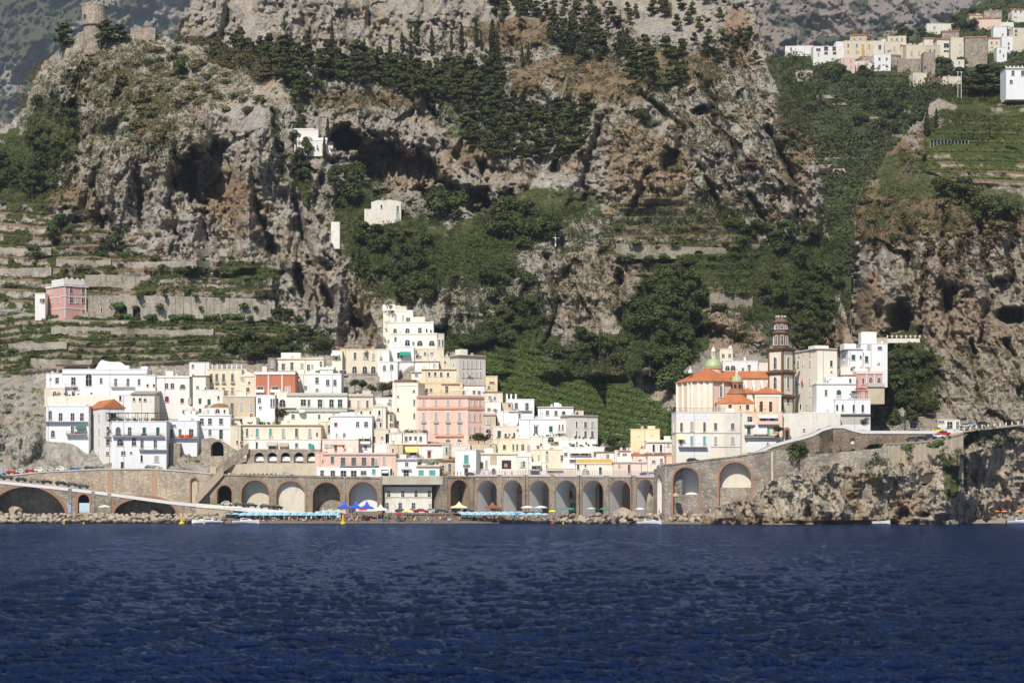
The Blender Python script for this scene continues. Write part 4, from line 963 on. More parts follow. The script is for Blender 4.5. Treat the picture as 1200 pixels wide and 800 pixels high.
b = Bld("cream side wing with a dark open shed at the left of the large ochre block", 389, 401, 411, 446, 'cream', d=776, W="n 434-438.5 8:402|n 418-422 2:394", group=GT); b.awn(388, 398, 414, 416.5)
b = Bld("tall white house with an arched window, stepping down right of the ochre block", 445, 466, 424, 447, 'cool', d=774, W="na 428-434 3:450.5|na 427-433 3.6:459|n 420-422.5 2.5:446.5", group=GT)
b = Bld("white upper storey with a tiny window against the cliff foot", 443, 456, 410, 430, 'white', d=778, W="n 418-421 3:446.5", group=GT)
b = Bld("white long house with heavy cornice and four tall glass doors", 336, 407, 461, 504, 'pale', d=739, W="n 468-475 6:355.5|k 468-475.5 3:362|n 468-477 5:375,388.5,398.5|n 485.5-490 3.6:343.5|n 481.5-483.5 1.8:343|n 485.5-490.5 2.6:374|n 489-492 2:386|k 485-491 2.2:391|k 486-492 2:397", group=GT)
b.band(460.5, .9, .5, col='grey'); b.band(479, .9, .6, col='grey'); b.balc(351, 407, 477.8, .6, .6); b.balc(329, 347, 477.5, 1.2)
MB().use(TRIM).lathe([(0.05, 0), (1.3, 0), (1.2, .6), (.8, 1.1), (.05, 1.3)], 12, b.loc(354.5, 486)[0], -.6).build('scallop_canopy', parent=b.root, loc=(0, 0, b.loc(354, 484)[1]), smooth_=True)
b = Bld("cream corner house with a shady loggia at the left of the heavy-cornice house", 322, 337, 459.5, 482, 'pale', d=740, W="n 467-473 2:325|na 468-477 7:331|k 468-474 2.2:342", group=GT)
b = Bld("tan continuation of the heavy-cornice row with three brown shutters", 407, 437, 462, 482, 'beige', d=740, W="b 468.5-478 3:409.5|w 469-477.5 2.4:420|k 469-477.5 2.6:430.5", group=GT); b.band(461.5, .8, .5, col='grey'); b.rail(1.0); b.balc(407, 437, 479.2, .7, .5)
b = Bld("narrow tan house with two round windows under the brown shutters", 416, 441, 481, 494, 'sand', d=733, W="na 481.5-484.5 2.3:423.5,434", group=GT)
b = Bld("tall bright white house with two awnings shading dark balconies", 387, 436, 487, 530, 'cool', d=722, W="n 494-500 3.6:419|n 494-500 4:429|r 495-499.5 3.6:393.5|n 507.5-512 2.6:403.5|w 508-512 2:394.5|n 513-519 6:420|n 513-519 6:429.5|n 522-526 3.2:419.5|n 521.5-526 3.2:428.5", group=GT)
b.band(487, .35, .2, col='beige'); b.awn(416.5, 425, 509, 513.5, (.8, .74, .6)); b.awn(426, 434, 509, 513.5, (.8, .74, .6)); b.balc(416.5, 434, 520, 1, .9, True, 'cool'); b.top(398, 416, 484)
b = Bld("low pinkish white house with a red lintel below the bright white house", 376, 420, 515, 531, 'ltpink', d=718, W="w 520-524 5:383,389|r 521-528.5 3:393.5|k 521.5-525 2.4:402.5|n 527-529 3:410", group=GT); b.band(521, .25, .4, mat=TERRAD, x0=391, x1=404)
b = Bld("ochre house end with a tall dark doorway behind the pinkish white house", 372, 389, 494, 520, 'sand', d=730, W="n 498-507.5 2.6:385.5|n 496.5-499.5 2.5:374|k 508-513 2:372.8", group=GT)
b = Bld("long pink house with black-shuttered windows and a black balcony over the square", 379, 464, 531, 563, 'pink', d=706.5, W="k 534.5-543 4:389.5|k 535.5-545.5 5.6:402,414.5,426.5|k 536-545.5 4:437|w 537-545 2.6:441|w 535-544 3.2:450", group=GT, base=-1)
b.band(531, .5, .35, col='grey'); b.balc(398.5, 444, 546, 1.2, .9)
for o in [c for c in b.root.children if c.name.startswith('balcony')]: o.data.materials[0] = IRON
b = Bld("white ground-floor shop row under the black balcony of the pink house", 371, 458, 547, 563, 'cool', d=705.6, depth=.75, W="n 551-559 4:377.5|n 551-560 5:390|n 551-560 6.4:402.5,414.5|n 551.5-556 6.4:426|t 549.5-555 4:438|n 550-557 8:451|ba 549-557 3:458.5", group=GT, base=-1, noroof=True); b.awn(448, 455, 551, 553.5)
b = Bld("small red-brown house end at the left tip of the pink house", 369, 380, 530, 548, 'pink', d=709, W="n 538-542 5:380", group=GT); b.rect(378.5, 384, 529, 536.5, PM('red'), .1)
b = Bld("grey-white narrow house with a steep gable beside the white corner house", 437, 452, 477, 506, 'stained', d=731, W="n 481-486 2.4:444.5|n 494.5-500 2.4:438.5|n 495-500 2:446", group=GT); b.hip(1.3, .2, PM('beige'), 'gable_front')
b = Bld("narrow ochre slit of a house with a dark doorway, left of the cream tower block", 450, 461, 484, 506, 'yellow', d=733, W="n 486-493 3.2:458.5|n 496-500 4:458.5", group=GT); b.band(482.6, .4, .5, mat=TERRAD)
b = Bld("small white terrace house behind the grey gable, under the garden trees", 436, 461, 466, 486, 'white', d=743, W="n 472-474 4:456|n 468-470 3:457", group=GT)
b = Bld("cream house with one tall red window between two white houses", 435, 456, 503, 533, 'beige', d=724, W="r 511-519 2.8:438.5|n 511.5-514 2.8:448|w 518-520 5:446", group=GT)
Bld("plain white box house with a flat roof above the pink roof line", 439, 459, 520.5, 532, 'white', d=717, group=GT).chim([442, 448, 454], .5, .4)
b = Bld("tan house with one dark slot window between pink house and villa", 456, 472, 521, 548, 'tan', d=714, W="n 525.5-532 1.8:460.5", group=GT)
dome_house("cream pavilion with a pale rounded cap on a grey drum", 452, 471, 508, 524, 501.5, 'stained', PM('rose'), 724)
b = Bld("white villa with maroon trim, yellow awning and a red door", 471, 519, 520.5, 538, 'pale', d=719, yaw=-4, W="b 529-533 8:484|r 528-536.5 4:503", group=GT)
b.band(520.5, .4, .4, mat=flat('maroon_trim', (.32, .12, .09))); b.awn(472, 490, 523.8, 529.5, (.85, .66, .2)); b.balc(489, 519, 537, 1.3, 1.0); b.band(526.5, .2, .3, x0=499, x1=507)
w_ = Bld('wing', 519, 526, 520.5, 538, 'pale', d=717.5, yaw=36, depth=6, W='k 524-531 2:523'); merge(b, w_)
b2 = Bld("green plant-filled terrace storey on top of the maroon-trimmed villa", 472, 500, 508, 522, 'stained', d=722, W="k 511-517 3:476,481,487,493", group=GT); plants(b2, 474, 500, 1.0, 26); b2.rail(.8)
b = Bld("white low house with a grey canopy over its door, on the square", 464, 489, 537.5, 563, 'cool', d=707, W="n 541.5-546 3.4:476.5|n 551-559 6:476", group=GT, base=-1); b.band(549, .25, 1.0, col='grey', x0=470, x1=482); b.band(538.5, .35, .3, mat=TERRAD)
b = Bld("white single-storey shop with two pale blue windows, on the square", 488, 515, 545.5, 563, 'white', d=706.6, W="t 550.5-557 6:493.5|t 550.5-557 7:506.5", group=GT, base=-1); b.band(546.5, .3, .3, mat=TERRAD); plants(b, 489, 514, .8, 14)
b = Bld("shadowy brown house end between the blue-windowed shop and the white door house", 512, 534, 540, 563, 'tan', d=716, W="n 545-553 3:519|n 543-556 3:527", group=GT, base=-1); b.hip(1.8, .5, TERRAD, 'shed')
# ---- the big pink hotel and its cream tower
b = Bld("tall plain cream tower block with six tiny windows, left of the pink hotel", 460, 490, 449, 506, 'cream', d=741, yaw=-10, side=None, W="n 457-459.5 2.2:485|k 468-474.5 2:485.5|k 484-490 2:485.5|n 463.5-465.5 2:466.5|n 478-482 2:466.5|n 493-497 2:466.5", group=GT, down=9); b.band(451.5, .2, .15); b.top(461, 484, 446, PM('brown'))
b = Bld("large pink hotel with rows of white-framed windows and long pink cornices", 488.5, 547.5, 464, 532, 'pink', d=736, yaw=-5, W="w 468-474.5 3:496.5,511,525,538.5|w 483-492.5 3.4:496.5,511,525,538.5|w 498-507.5 3.4:496.5,511,525,538.5|na 514-517.5 5:525,538.5", group=GT)
PC = flat('pink_cornice', (.60, .33, .25))
b.band(464.5, .5, .45, mat=PC); b.band(477.2, .7, .35, mat=PC); b.band(493.5, .2, .12, mat=TRIM); b.band(509.5, .6, .5, mat=PC, x0=510, x1=543)
b.pil([489.5, 502.5, 546.6], 465, 531, 1.0, 'rose'); b.rail(1.0)
for x in (496.5, 511, 525, 538.5): b.balc(x-2.8, x+2.8, 494.5, .7, .5)
w_ = Bld("wing", 547.6, 567, 464, 532, 'pink', d=b.d0+b.w*b.sa+.05, yaw=30, depth=7, W="w 469.5-475 2.4:549.8,556,562.5|w 485-493 2.4:549.8,556,562.5|w 500-508 2.4:549.8,556,562.5|b 511-514.5 3:551,557")
w_.band(464.5, .5, .45, mat=PC); w_.band(477.2, .7, .35, mat=PC); w_.band(493.5, .2, .12, mat=TRIM); w_.pil([548.2, 566.5], 465, 531, .8, 'rose'); merge(b, w_)
b = Bld("small dome-topped white annex at the foot of the pink hotel", 529, 551, 522, 532, 'stained', d=724, group=GT); b.chim([533, 540, 548], .8, .8)
b = Bld("yellow house with a long terrace and white parasols just above the pink hotel", 489, 542, 449, 468, 'yellow', d=752, W="n 452-460 3.4:523.5|n 455-459 3:505,500|w 456-460 3:492", group=GT); b.band(449.8, .3, .3, mat=TERRAD, x0=517, x1=539); b.top(492, 500, 444, PM('yellow'))
b = Bld("low white roof house with two dark windows right of the hotel parasols", 538, 568, 452, 470, 'white', d=753, W="n 457.5-461 3:555.5|n 458-461.5 3.4:561.5|n 458-461 3:543", group=GT); b.hip(.5, .2, TERRAD, 'shed')
def parasol(label, x, y, d, r, h, col, group=None, ftx=None):
    key = (round(r, 1), round(h, 1), col)
    if key not in PARA:
        m = MB().use(TRIM).tube((0, 0, 0), (0, 0, h*.98), .035, 6); pm = m.mesh('pole')
        m = MB(); cm = flat('parasol_%d_%d_%d' % tuple(int(c*99) for c in col), col, .8, var=.1)
        m.use(cm); n = 8
        for i in range(n):
            a, c = 2*math.pi*i/n, 2*math.pi*(i+1)/n; mm = (a+c)/2
            pa, pb = (r*math.cos(a), r*math.sin(a), h-.25*r-.12), (r*math.cos(c), r*math.sin(c), h-.25*r-.12); pe = (r*.93*math.cos(mm), r*.93*math.sin(mm), h-.25*r)
            qa, qb = (r*.5*math.cos(a), r*.5*math.sin(a), h-.1*r), (r*.5*math.cos(c), r*.5*math.sin(c), h-.1*r)
            m.poly([qa, pa, pe, pb, qb]); m.poly([(0, 0, h), qa, qb])
            m.poly([pa, (pa[0], pa[1], pa[2]-.15), (pe[0], pe[1], pe[2]-.14), pe]); m.poly([pe, (pe[0], pe[1], pe[2]-.14), (pb[0], pb[1], pb[2]-.15), pb])
        PARA[key] = (pm, m.mesh('canopy'))
    X, Y, Z = at(x, y, d)
    o = empty('parasol', (X, Y, Z), label, 'parasol', group); o.rotation_euler.z = random.uniform(0, 1)
    link('pole', PARA[key][0], o); link('canopy', PARA[key][1], o); return o
PARA = {}
for i, x in enumerate((533, 537.5, 545)): parasol("open white parasol on the roof terrace above the pink hotel", x, 463.5, 744, 1.5, 2.3, (.8, .8, .78), 'parasols on the hotel roof terrace')
# ---- yellow villa group under the cliff
b = Bld("pale yellow villa of three stepped blocks, its top block, against the cliff", 449, 484, 364, 395, 'pale', d=806, W="w 368-375.5 2.6:463.5|w 369.5-377 2:472.5|n 372-377 1.8:477,479.5", group='blocks of the pale yellow villa', down=6)
b.band(364, .25, .15); b.top(448, 463, 357.5, PM('white')); b.top(463, 476, 359.5, PM('beige'))
b = Bld("middle block of the pale yellow villa with a row of three square windows", 454, 508, 377.5, 396, 'pale', d=800, W="na 385-391.5 4:463|na 384.5-391.5 5:477.5|n 384-391 4:492|n 385-389.5 2:500|n 386.5-390 2:505", group='blocks of the pale yellow villa'); b.band(377.8, .25, .15); b.top(484, 498, 372, PM('cream')); b.rail(.9, 490, 507)
b = Bld("lowest block of the pale yellow villa with three wide arched windows", 457, 512, 391, 416, 'pale', d=794, yaw=-3, W="k 395-400 2.4:463.5|na 398-405 5.6:477.5|n 400.5-404.5 2.6:484.5|na 399-405 6.4:492,506", group='blocks of the pale yellow villa'); b.band(391.3, .25, .15)
w_ = Bld('wing', 512, 520.5, 391, 416, 'pale', d=793.6, yaw=34, depth=6, W='k 398-405.5 1.8:514.5,518.5'); merge(b, w_)
b = Bld("white house with a green awning at the foot of the pale yellow villa", 457, 485, 407, 426, 'cool', d=787, W="n 413-419.5 6:468.5|n 410.5-415 2.6:488", group=GT); b.awn(468.5, 481, 412, 416.5, (.02, .30, .20), 1.8); b.band(423, .3, .3, col='grey')
b = Bld("low cream wall house with small square windows right of the green awning", 484, 520, 409, 430, 'beige', d=788, W="n 412.5-416.5 2.4:498|n 412.5-414.5 3.6:506|n 416.5-419.5 2.4:488.5,492.5", group=GT)
b = Bld("long low white house with a brown roof edge above the stepped cream row", 486, 514, 423, 436, 'white', d=781, W="n 424-426 2:520|w 426-430 3:509", group=GT); b.band(423.4, .25, .25, mat=TERRAD)
b = Bld("cream row house with four dark windows below the pale yellow villa", 494, 537, 433, 452, 'sand', d=770, W="n 436-440.5 2.4:503|n 436-440.5 2.4:510|n 436-441 3:517|n 436.5-441 2.2:525", group=GT); b.band(432.6, .3, .3, mat=TERRAD); b.chim([497, 520, 532], 1.0, .6)
b = Bld("small white end house with one square window left of the four-window row", 482, 496, 436, 449, 'white', d=772, W="n 438-440.5 3.4:488", group=GT); b.band(435.8, .3, .3, mat=TERRAD)
b = Bld("cream terrace house tucked between the yellow villa and the streaked house", 518, 528, 418, 436, 'beige', d=780, W="n 423-426 2.2:521.5", group=GT)
b = Bld("long grey streaked house with a brown roof edge, rightmost below the vine terraces", 538.5, 569, 416, 450, 'greyw', d=768, yaw=32, side=527, W="w 423-431 1.6:543,548,553,558,563|w 436-442 1.6:543,548,553,558,563", SW="n 413-418.5 2.2:531.5|n 426-429 2.4:531.5", group=GT)
b.band(416.3, .35, .5, mat=TERRAD); b.pil([541, 545.5, 550.5, 555.5, 560.5, 567], 419, 449, .25, 'greyw'); b.top(540, 548, 409, PM('cream'), .1, 4)
b = Bld("small yellow house at the edge of the green vine slope", 569, 583, 441, 456, 'yellow', d=766, W="b 447-449 6:576.5|n 452-455 3:573", group=GT)
b = Bld("cream stepped house with dark loggia openings left of the chimneyed white house", 566, 589, 460, 476, 'beige', d=752, W="n 464-468 3:574|na 466-470.5 3:575.5|n 465-468.5 3:580", group=GT); b.hip(.8, .2, TERRAD, 'shed')
b = Bld("white house with a small square window under the cream stepped house", 566, 587, 471, 486, 'white', d=746, W="n 478-481 3.4:573|n 480-482.5 4:581.5", group=GT)
b = Bld("white house with tall dark doors and a row of chimneys on its roof", 593, 626, 468, 486, 'cool', d=750, W="n 472-479 3.6:605|n 472-481 3.6:617.5", group=GT); b.chim([594, 599, 604.5], 1.9, .6); b.balc(600, 623, 480.8, .8, .8)
b = Bld("small brown-windowed house end beside the chimneyed white house", 588, 600, 472, 488, 'tan', d=749, W="b 473-477 3:597", group=GT)
b = Bld("blank white cube house with a tiny vent, right of the narrow stone house", 582.5, 607, 482, 502, 'white', d=739, W="w 495-498 3:584.5|k 484-492 2.2:609", group=GT); b.band(482, .25, .3, mat=TERRAD, x0=596, x1=612)
b = Bld("narrow brown stone house with an arched niche beside the pink hotel", 566, 581, 484.5, 514, 'tan', d=735, W="wa 491-497 3:572|na 502.5-513 6.5:572.5", group=GT); b.band(484.5, .5, .4, col='grey'); b.band(500, .2, .1)
b = Bld("rose-cream house with a green door and two small square windows", 578, 608, 499.5, 518, 'ltpink', d=733, W="g 504.5-514 4:585|n 508-511 2.4:592.5,597|n 507-513 2:602.5", group=GT); b.balc(591, 602, 513.5, .8, .7, flowers=3)
b = Bld("stained cream house with arched tall windows above the painted-panel house", 579, 625, 514.5, 534, 'sand', d=724, W="g 521-526.5 3.6:591|ka 520-527.5 2.2:601.5,606|na 520-528 3.2:612.5|wa 521-528 3.6:619.5|n 519.5-522 2.5:575", group=GT)
b = Bld("low stone terrace house with a bare wall under the round tree", 553, 581, 520, 534, 'tan', d=722, W="n 520.3-522 2.5:575", group=GT)
b = Bld("white house with a tall balcony window over a brown door, on the square", 533.5, 558, 527.5, 564, 'cool', d=713, yaw=-14, W="t 533-543.5 5:546.5|b 548-555 4.4:546.5", group=GT, side=None, base=-1); b.balc(542.5, 550.5, 544, .8, .8)
b = Bld("white church front with an oval window and an arched grey door", 557, 585, 531, 564, 'white', d=716, W="ba 541-549 3.4:564.5|wa 539-549 2.4:559|wa 539-549 2.6:570|ka 548.5-559 4.8:578.5", group=GT, name='church', cat='church', base=-1); b.band(531.5, .3, .3, col='beige'); b.rect(574.5, 582, 533, 544, PM('tan'), .12, 'stone_panel')
b = Bld("yellow cream house with a large dark painting on its wall", 584.5, 606, 531, 564, 'cream', d=714, group=GT, base=-1); b.band(531.5, .3, .3, col='beige')
b.rect(588, 599, 539, 549, flat('dark_painting', (.06, .03, .045)), .08, 'painting_panel'); b.rect(591, 594.5, 543, 547, flat('painting_figure', (.45, .33, .28)), .10, 'painted_figure')
b = Bld("grey-beige house with a white roof canopy next to the painted-panel house", 605, 623, 535, 564, 'stained', d=713, W="n 540.5-547 3:613.5|w 541-547 1.6:611", group=GT, base=-1); b.top(607, 623, 530, PM('white'), .0, 5)
b = Bld("low cafe front with white awnings beside the grey-beige house", 621, 640, 542, 564, 'white', d=711, W="n 547-552 5:626|n 552-557 8:627", group=GT, base=-1); b.awn(622, 634, 541, 545, (.75, .74, .72)); b.awn(620, 632, 549, 550.5, (.5, .47, .45))
b = Bld("yellow cream house with scattered windows behind the cafe awnings", 623, 662, 527, 550, 'sand', d=718, W="w 533-540 2.6:631.5|w 533-540 3.6:641|n 533-540 3:658.5|n 528.5-531 2.4:641", group=GT)
b = Bld("long white house with one green-shuttered and one dark tall window", 608, 653, 491, 520, 'cool', d=731, W="n 499-508 4:628|g 499-506 4:645.5|n 512-514 2:633", group=GT); b.band(491, .2, .15, col='grey'); b.band(497, .25, .3, x0=624, x1=632)
b = Bld("narrow stained house with small iron balconies beside the green-shuttered window", 653, 663, 491.5, 520, 'stained', d=730, W="k 497-504 1.8:655.5,659.5|n 508-513 2:656", group=GT); b.balc(654, 662, 507, .8, .9); b.balc(658, 665, 511, 1, .9)
b = Bld("white house with two dark windows and a brown arched one, behind the great grey block", 630.5, 672, 477, 496, 'cool', d=746, W="n 481-486 3.2:641.5|n 481-486.5 3.2:651.5|ba 481.5-485.5 4:660.5", group=GT); b.band(477, .3, .2, mat=TERRAD)
b = Bld("small pinkish roof room with two arched openings beside the brown arched window", 668, 684, 480.5, 492, 'ltpink', d=748, W="ba 482-486 2.2:673,676.5", group=GT); b.hip(.6, .2, TERRAD, 'shed')
b = Bld("great grey-white block with three columns of windows, rightmost of the old town", 669.5, 700.5, 486.8, 528, 'greyw', d=726, yaw=24, side=657, W="n 493.5-500.5 1.6:675.5|k 494-501 3:686|w 494-500.5 3:694|k 505-513.5 1.6:675.5|k 505-513.5 3:686,694", group=GT); b.band(486.6, .35, .3, mat=flat('slate_edge', (.22, .19, .18)))
b = Bld("cream vaulted house with a round arched loggia and clutter of terraces", 622, 662, 512, 532, 'stained', d=723, W="na 511.5-518 7:645.5|k 522-526 4:630|n 519.5-522 2.4:634|b 517.5-519.5 5:652", group=GT); b.band(519.5, .3, .4, mat=TERRAD, x0=645, x1=663); plants(b, 625, 660, .4, 16)
b = Bld("long terrace house with a white awning over dark openings under the great grey block", 660, 708, 524, 548, 'white', d=717, W="n 530-533 8:674,685|n 529-535 2.8:697|k 538-542 8:671.5|n 530-534 4:663", group=GT); b.awn(667, 692, 527, 530.5, (.78, .78, .77), 1.3); plants(b, 662, 700, .5, 18); b.pil([692, 693.8, 700], 523, 534, .35)
b = Bld("white terrace storey with blue deck chairs right below the great grey block", 655, 699, 515, 528, 'white', d=722, W="n 519-521 3:668|k 517.5-521 2:676,687", group=GT); plants(b, 660, 697, .4, 12)
b = Bld("small white house with a brown sloping roof under the slope trees", 700, 722, 530, 544, 'stained', d=716, W="n 532-536 3:712", group=GT); b.hip(1.1, .3, TERRAD, 'shed')
b = Bld("cream row under a long orange wall, with an arched door and a green door", 675, 719, 543, 566, 'cream', d=700, W="wa 549-557.5 7.5:686|b 551-557.5 3.4:688|g 547-556 3.2:703.5|n 544-546 2:686|b 544-550 2.4:677.5", group=GT, base=-1); b.top(677, 718, 538.3, PM('orange'), .3, 3); b.band(543, .2, .2, col='grey')
b = Bld("plain pink row house with one brown door at the end of the viaduct", 719, 760, 541, 566, 'ltpink', d=697, yaw=3, W="b 544-554.5 2.6:737|w 543-546.5 3:725.5", group=GT, base=-1); b.band(541, .35, .3, col='grey'); b.pil([739, 751.5], 542, 556, .12, 'brown')
b = Bld("low pinkish white row with small red awnings behind the viaduct railing", 640, 676, 549, 566, 'ltpink', d=707, W="n 555-558 3.4:646,655|r 551-553.5 6:646", group=GT, base=-1); b.band(551, .25, .6, mat=TERRAD, x0=641, x1=660)
b = Bld("plain yellow windowless block standing apart at the foot of the green slope", 739, 773, 503, 530, 'yellow', d=716, yaw=-8, W=None, group=GT); b.rect(748, 749, 511, 512.2, DARKM); b.rect(764, 765, 510, 511.2, DARKM)
b = Bld("white house with two arched dark windows and a white vault roof, left of the church", 757, 787.5, 516, 534, 'white', d=707, W="na 520.5-529 2.6:766,774.5|w 519-523 3:783", group=GT); b.band(516, .6, .4)
b = Bld("low house with an orange-red flat awning roof behind the viaduct corner", 742, 766, 533, 546, 'rose', d=702, W="n 538-541 4:750|w 538-542 3:758", group=GT); b.hip(1.0, .4, TERRA, 'shed')
b = Bld("cluster of stained terrace rooms beside the orange awning roof", 759, 788, 533, 552, 'stained', d=694, W="n 539-542 3.5:766|n 537-541 3:775|w 541-546 4:783|n 545-549 3:771", group=GT); b.hip(.8, .3, TERRAD, 'shed')
b = Bld("small white bar with dark openings and a red roof edge below the yellow block", 721, 742, 528, 543, 'white', d=708, W="n 530-533 3:725|n 531-533.5 5:732", group=GT); b.band(527.5, .3, .4, mat=TERRA, x0=724, x1=739); b.chim([739], 1, .6)
b = Bld("salmon red little house at the left foot of the church apartments", 781, 788, 534, 549, 'pink', d=684, W="n 543-546 3:784.5", group=GT)
# old arcade, rock arch and stairs
# ------------------------------------------------------------------ arched walls, viaducts and roads
def arch_wall(label, pts, topline, base, openings, thick, mat, name='viaduct', cat='viaduct', ring=None, lining=None, ringw=.65, coping=None, group=None, copt=.5, back=None, extra_d=0):
    """pts: (px, depth) of the two ends; topline: [(px, py)]; openings: dict(x,w,top,[bot],mode,[spring])"""
    (xa, da), (xb, db) = pts; A = np.array(at(xa, 600, da)); B = np.array(at(xb, 600, db)); v = (B-A)[:2]; L = np.hypot(*v); yaw = math.atan2(v[1], v[0])
    ca, sa = math.cos(yaw), math.sin(yaw)
    def tt(x): k = (x-600)/F; return (k*da-A[0])/(ca-k*sa)
    def dep(t): return da+t*sa
    def zz(x, y): return zat(y, dep(tt(x)))-base
    root = empty(name, (A[0], A[1], base), label, cat, group); root.rotation_euler.z = yaw
    tl = [(tt(x), zz(x, y)) for x, y in topline]
    top = lambda t: float(np.interp(t, [p[0] for p in tl], [p[1] for p in tl]))
    m = MB().use(mat); T = thick
    def col(t0, t1, zb0, zb1):
        z0, z1 = top(t0), top(t1)
        m.poly([(t0, 0, zb0), (t1, 0, zb1), (t1, 0, z1), (t0, 0, z0)]); m.poly([(t1, T, zb1), (t0, T, zb0), (t0, T, z0), (t1, T, z1)]); m.poly([(t0, 0, z0), (t1, 0, z1), (t1, T, z1), (t0, T, z0)])
    ops = []
    for o in openings:
        t0, t1 = tt(o['x']-o['w']/2), tt(o['x']+o['w']/2); zc = zz(o['x'], o['top']); r = (t1-t0)/2
        hz = min(o.get('rise', 1)*r, zc-.3); zs = zc-hz; zb = zz(o['x'], o['bot']) if 'bot' in o else 0
        ops.append((t0, t1, zc, zs, zb, hz, r, o))
    cuts = [0]
    for (t0, t1, *_r) in ops:
        a = cuts[-1]; n = max(1, int((t0-a)/4))
        for i in range(n): col(a+(t0-a)*i/n, a+(t0-a)*(i+1)/n, 0, 0)
        cuts.append(t1)
    a = cuts[-1]; n = max(1, int((L-a)/4))
    for i in range(n): col(a+(L-a)*i/n, a+(L-a)*(i+1)/n, 0, 0)
    for t in (0, L): m.poly([(t, 0, 0), (t, T, 0), (t, T, top(t)), (t, 0, top(t))])
    ml = MB().use(lining or mat); mr = MB().use(ring or mat)
    for (t0, t1, zc, zs, zb, hz, r, o) in ops:
        nseg = 18; cx = (t0+t1)/2
        P = [(cx-r*math.cos(math.pi*i/nseg), zs+hz*math.sin(math.pi*i/nseg)) for i in range(nseg+1)]
        for (p, q) in zip(P[:-1], P[1:]): col(p[0], q[0], p[1], q[1])
        rec = o.get('rec', T); yb = min(rec, T)
        for (p, q) in zip(P[:-1], P[1:]): ml.poly([(p[0], 0, p[1]), (q[0], 0, q[1]), (q[0], yb, q[1]), (p[0], yb, p[1])])
        for t in (t0, t1): ml.poly([(t, 0, zb), (t, yb, zb), (t, yb, zs), (t, 0, zs)])
        if zb > 0:
            m.poly([(t0, 0, 0), (t1, 0, 0), (t1, 0, zb), (t0, 0, zb)]); m.poly([(t0, 0, zb), (t1, 0, zb), (t1, yb, zb), (t0, yb, zb)])
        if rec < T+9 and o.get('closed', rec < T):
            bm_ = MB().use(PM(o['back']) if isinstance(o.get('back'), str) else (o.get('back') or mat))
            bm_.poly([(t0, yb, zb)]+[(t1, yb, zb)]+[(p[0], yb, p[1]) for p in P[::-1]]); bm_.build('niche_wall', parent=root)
        if ring:
            e = ringw; zl = zb if o.get('legs', True) else zs
            Q = [(cx-(r+e)*math.cos(math.pi*i/nseg), zs+(hz+e)*math.sin(math.pi*i/nseg)) for i in range(nseg+1)]
            P2 = [(t0, zl)]+P+[(t1, zl)]; Q2 = [(t0-e*.7, zl)]+Q+[(t1+e*.7, zl)]
            for i in range(len(P2)-1):
                mr.poly([(Q2[i][0], -.08, Q2[i][1]), (P2[i][0], -.08, P2[i][1]), (P2[i+1][0], -.08, P2[i+1][1]), (Q2[i+1][0], -.08, Q2[i+1][1])])
                mr.poly([(P2[i][0], -.08, P2[i][1]), (P2[i][0], .05, P2[i][1]), (P2[i+1][0], .05, P2[i+1][1]), (P2[i+1][0], -.08, P2[i+1][1])])
                mr.poly([(Q2[i][0], -.08, Q2[i][1]), (Q2[i+1][0], -.08, Q2[i+1][1]), (Q2[i+1][0], .0, Q2[i+1][1]), (Q2[i][0], .0, Q2[i][1])])
    m.build('wall', parent=root)
    if openings and lining: ml.build('arch_lining', parent=root)
    elif openings: ml.mats[0] = lining or mat; ml.build('arch_lining', parent=root)
    if ring: mr.build('brick_arches', parent=root)
    if coping:
        mc = MB().use(coping); _t = top; top = lambda t: _t(t)-copt; xs = np.linspace(0, L, max(8, int(L/3)))
        for t0, t1 in zip(xs[:-1], xs[1:]):
            z0, z1 = top(t0), top(t1)
            mc.poly([(t0, -.22, z0-.1), (t1, -.22, z1-.1), (t1, -.22, z1+copt), (t0, -.22, z0+copt)]); mc.poly([(t0, -.22, z0+copt), (t1, -.22, z1+copt), (t1, .35, z1+copt), (t0, .35, z0+copt)])
            mc.poly([(t0, .35, z0+copt), (t1, .35, z1+copt), (t1, .35, z1), (t0, .35, z0)]); mc.poly([(t0, -.22, z0-.1), (t0, 0, z0-.1), (t1, 0, z1-.1), (t1, -.22, z1-.1)])
        mc.build('parapet', parent=root)
        top = _t
    return dict(root=root, tt=tt, top=top, L=L, zz=zz, ca=ca, sa=sa, A=A, base=base, da=da)
def ribs(w_, xs, y0f, wd, out, mat, name='buttresses', ybot=None):
    m = MB().use(mat)
    for x in xs:
        t = w_['tt'](x); m.box(t-wd/2, t+wd/2, -out, -.003, w_['zz'](x, ybot) if ybot else 0, w_['top'](t)-.15)
    m.build(name, parent=w_['root'])
BRICK = plaster("arch_brick", (.36, .20, .13), .5, .6)
VS = PM('bigstone'); SW_ = PM('seawall')
GREYST = masonry("grey_wall_stone", (.36, .32, .265), (.22, .195, .165), .55)
ROADM = flat("asphalt", (.10, .098, .095), .9)
PLASTW = plaster("whitewash_lining", (.90, .90, .91), .2, .3)
COPE = flat("pale_coping", (.62, .58, .55), .9, var=.5)
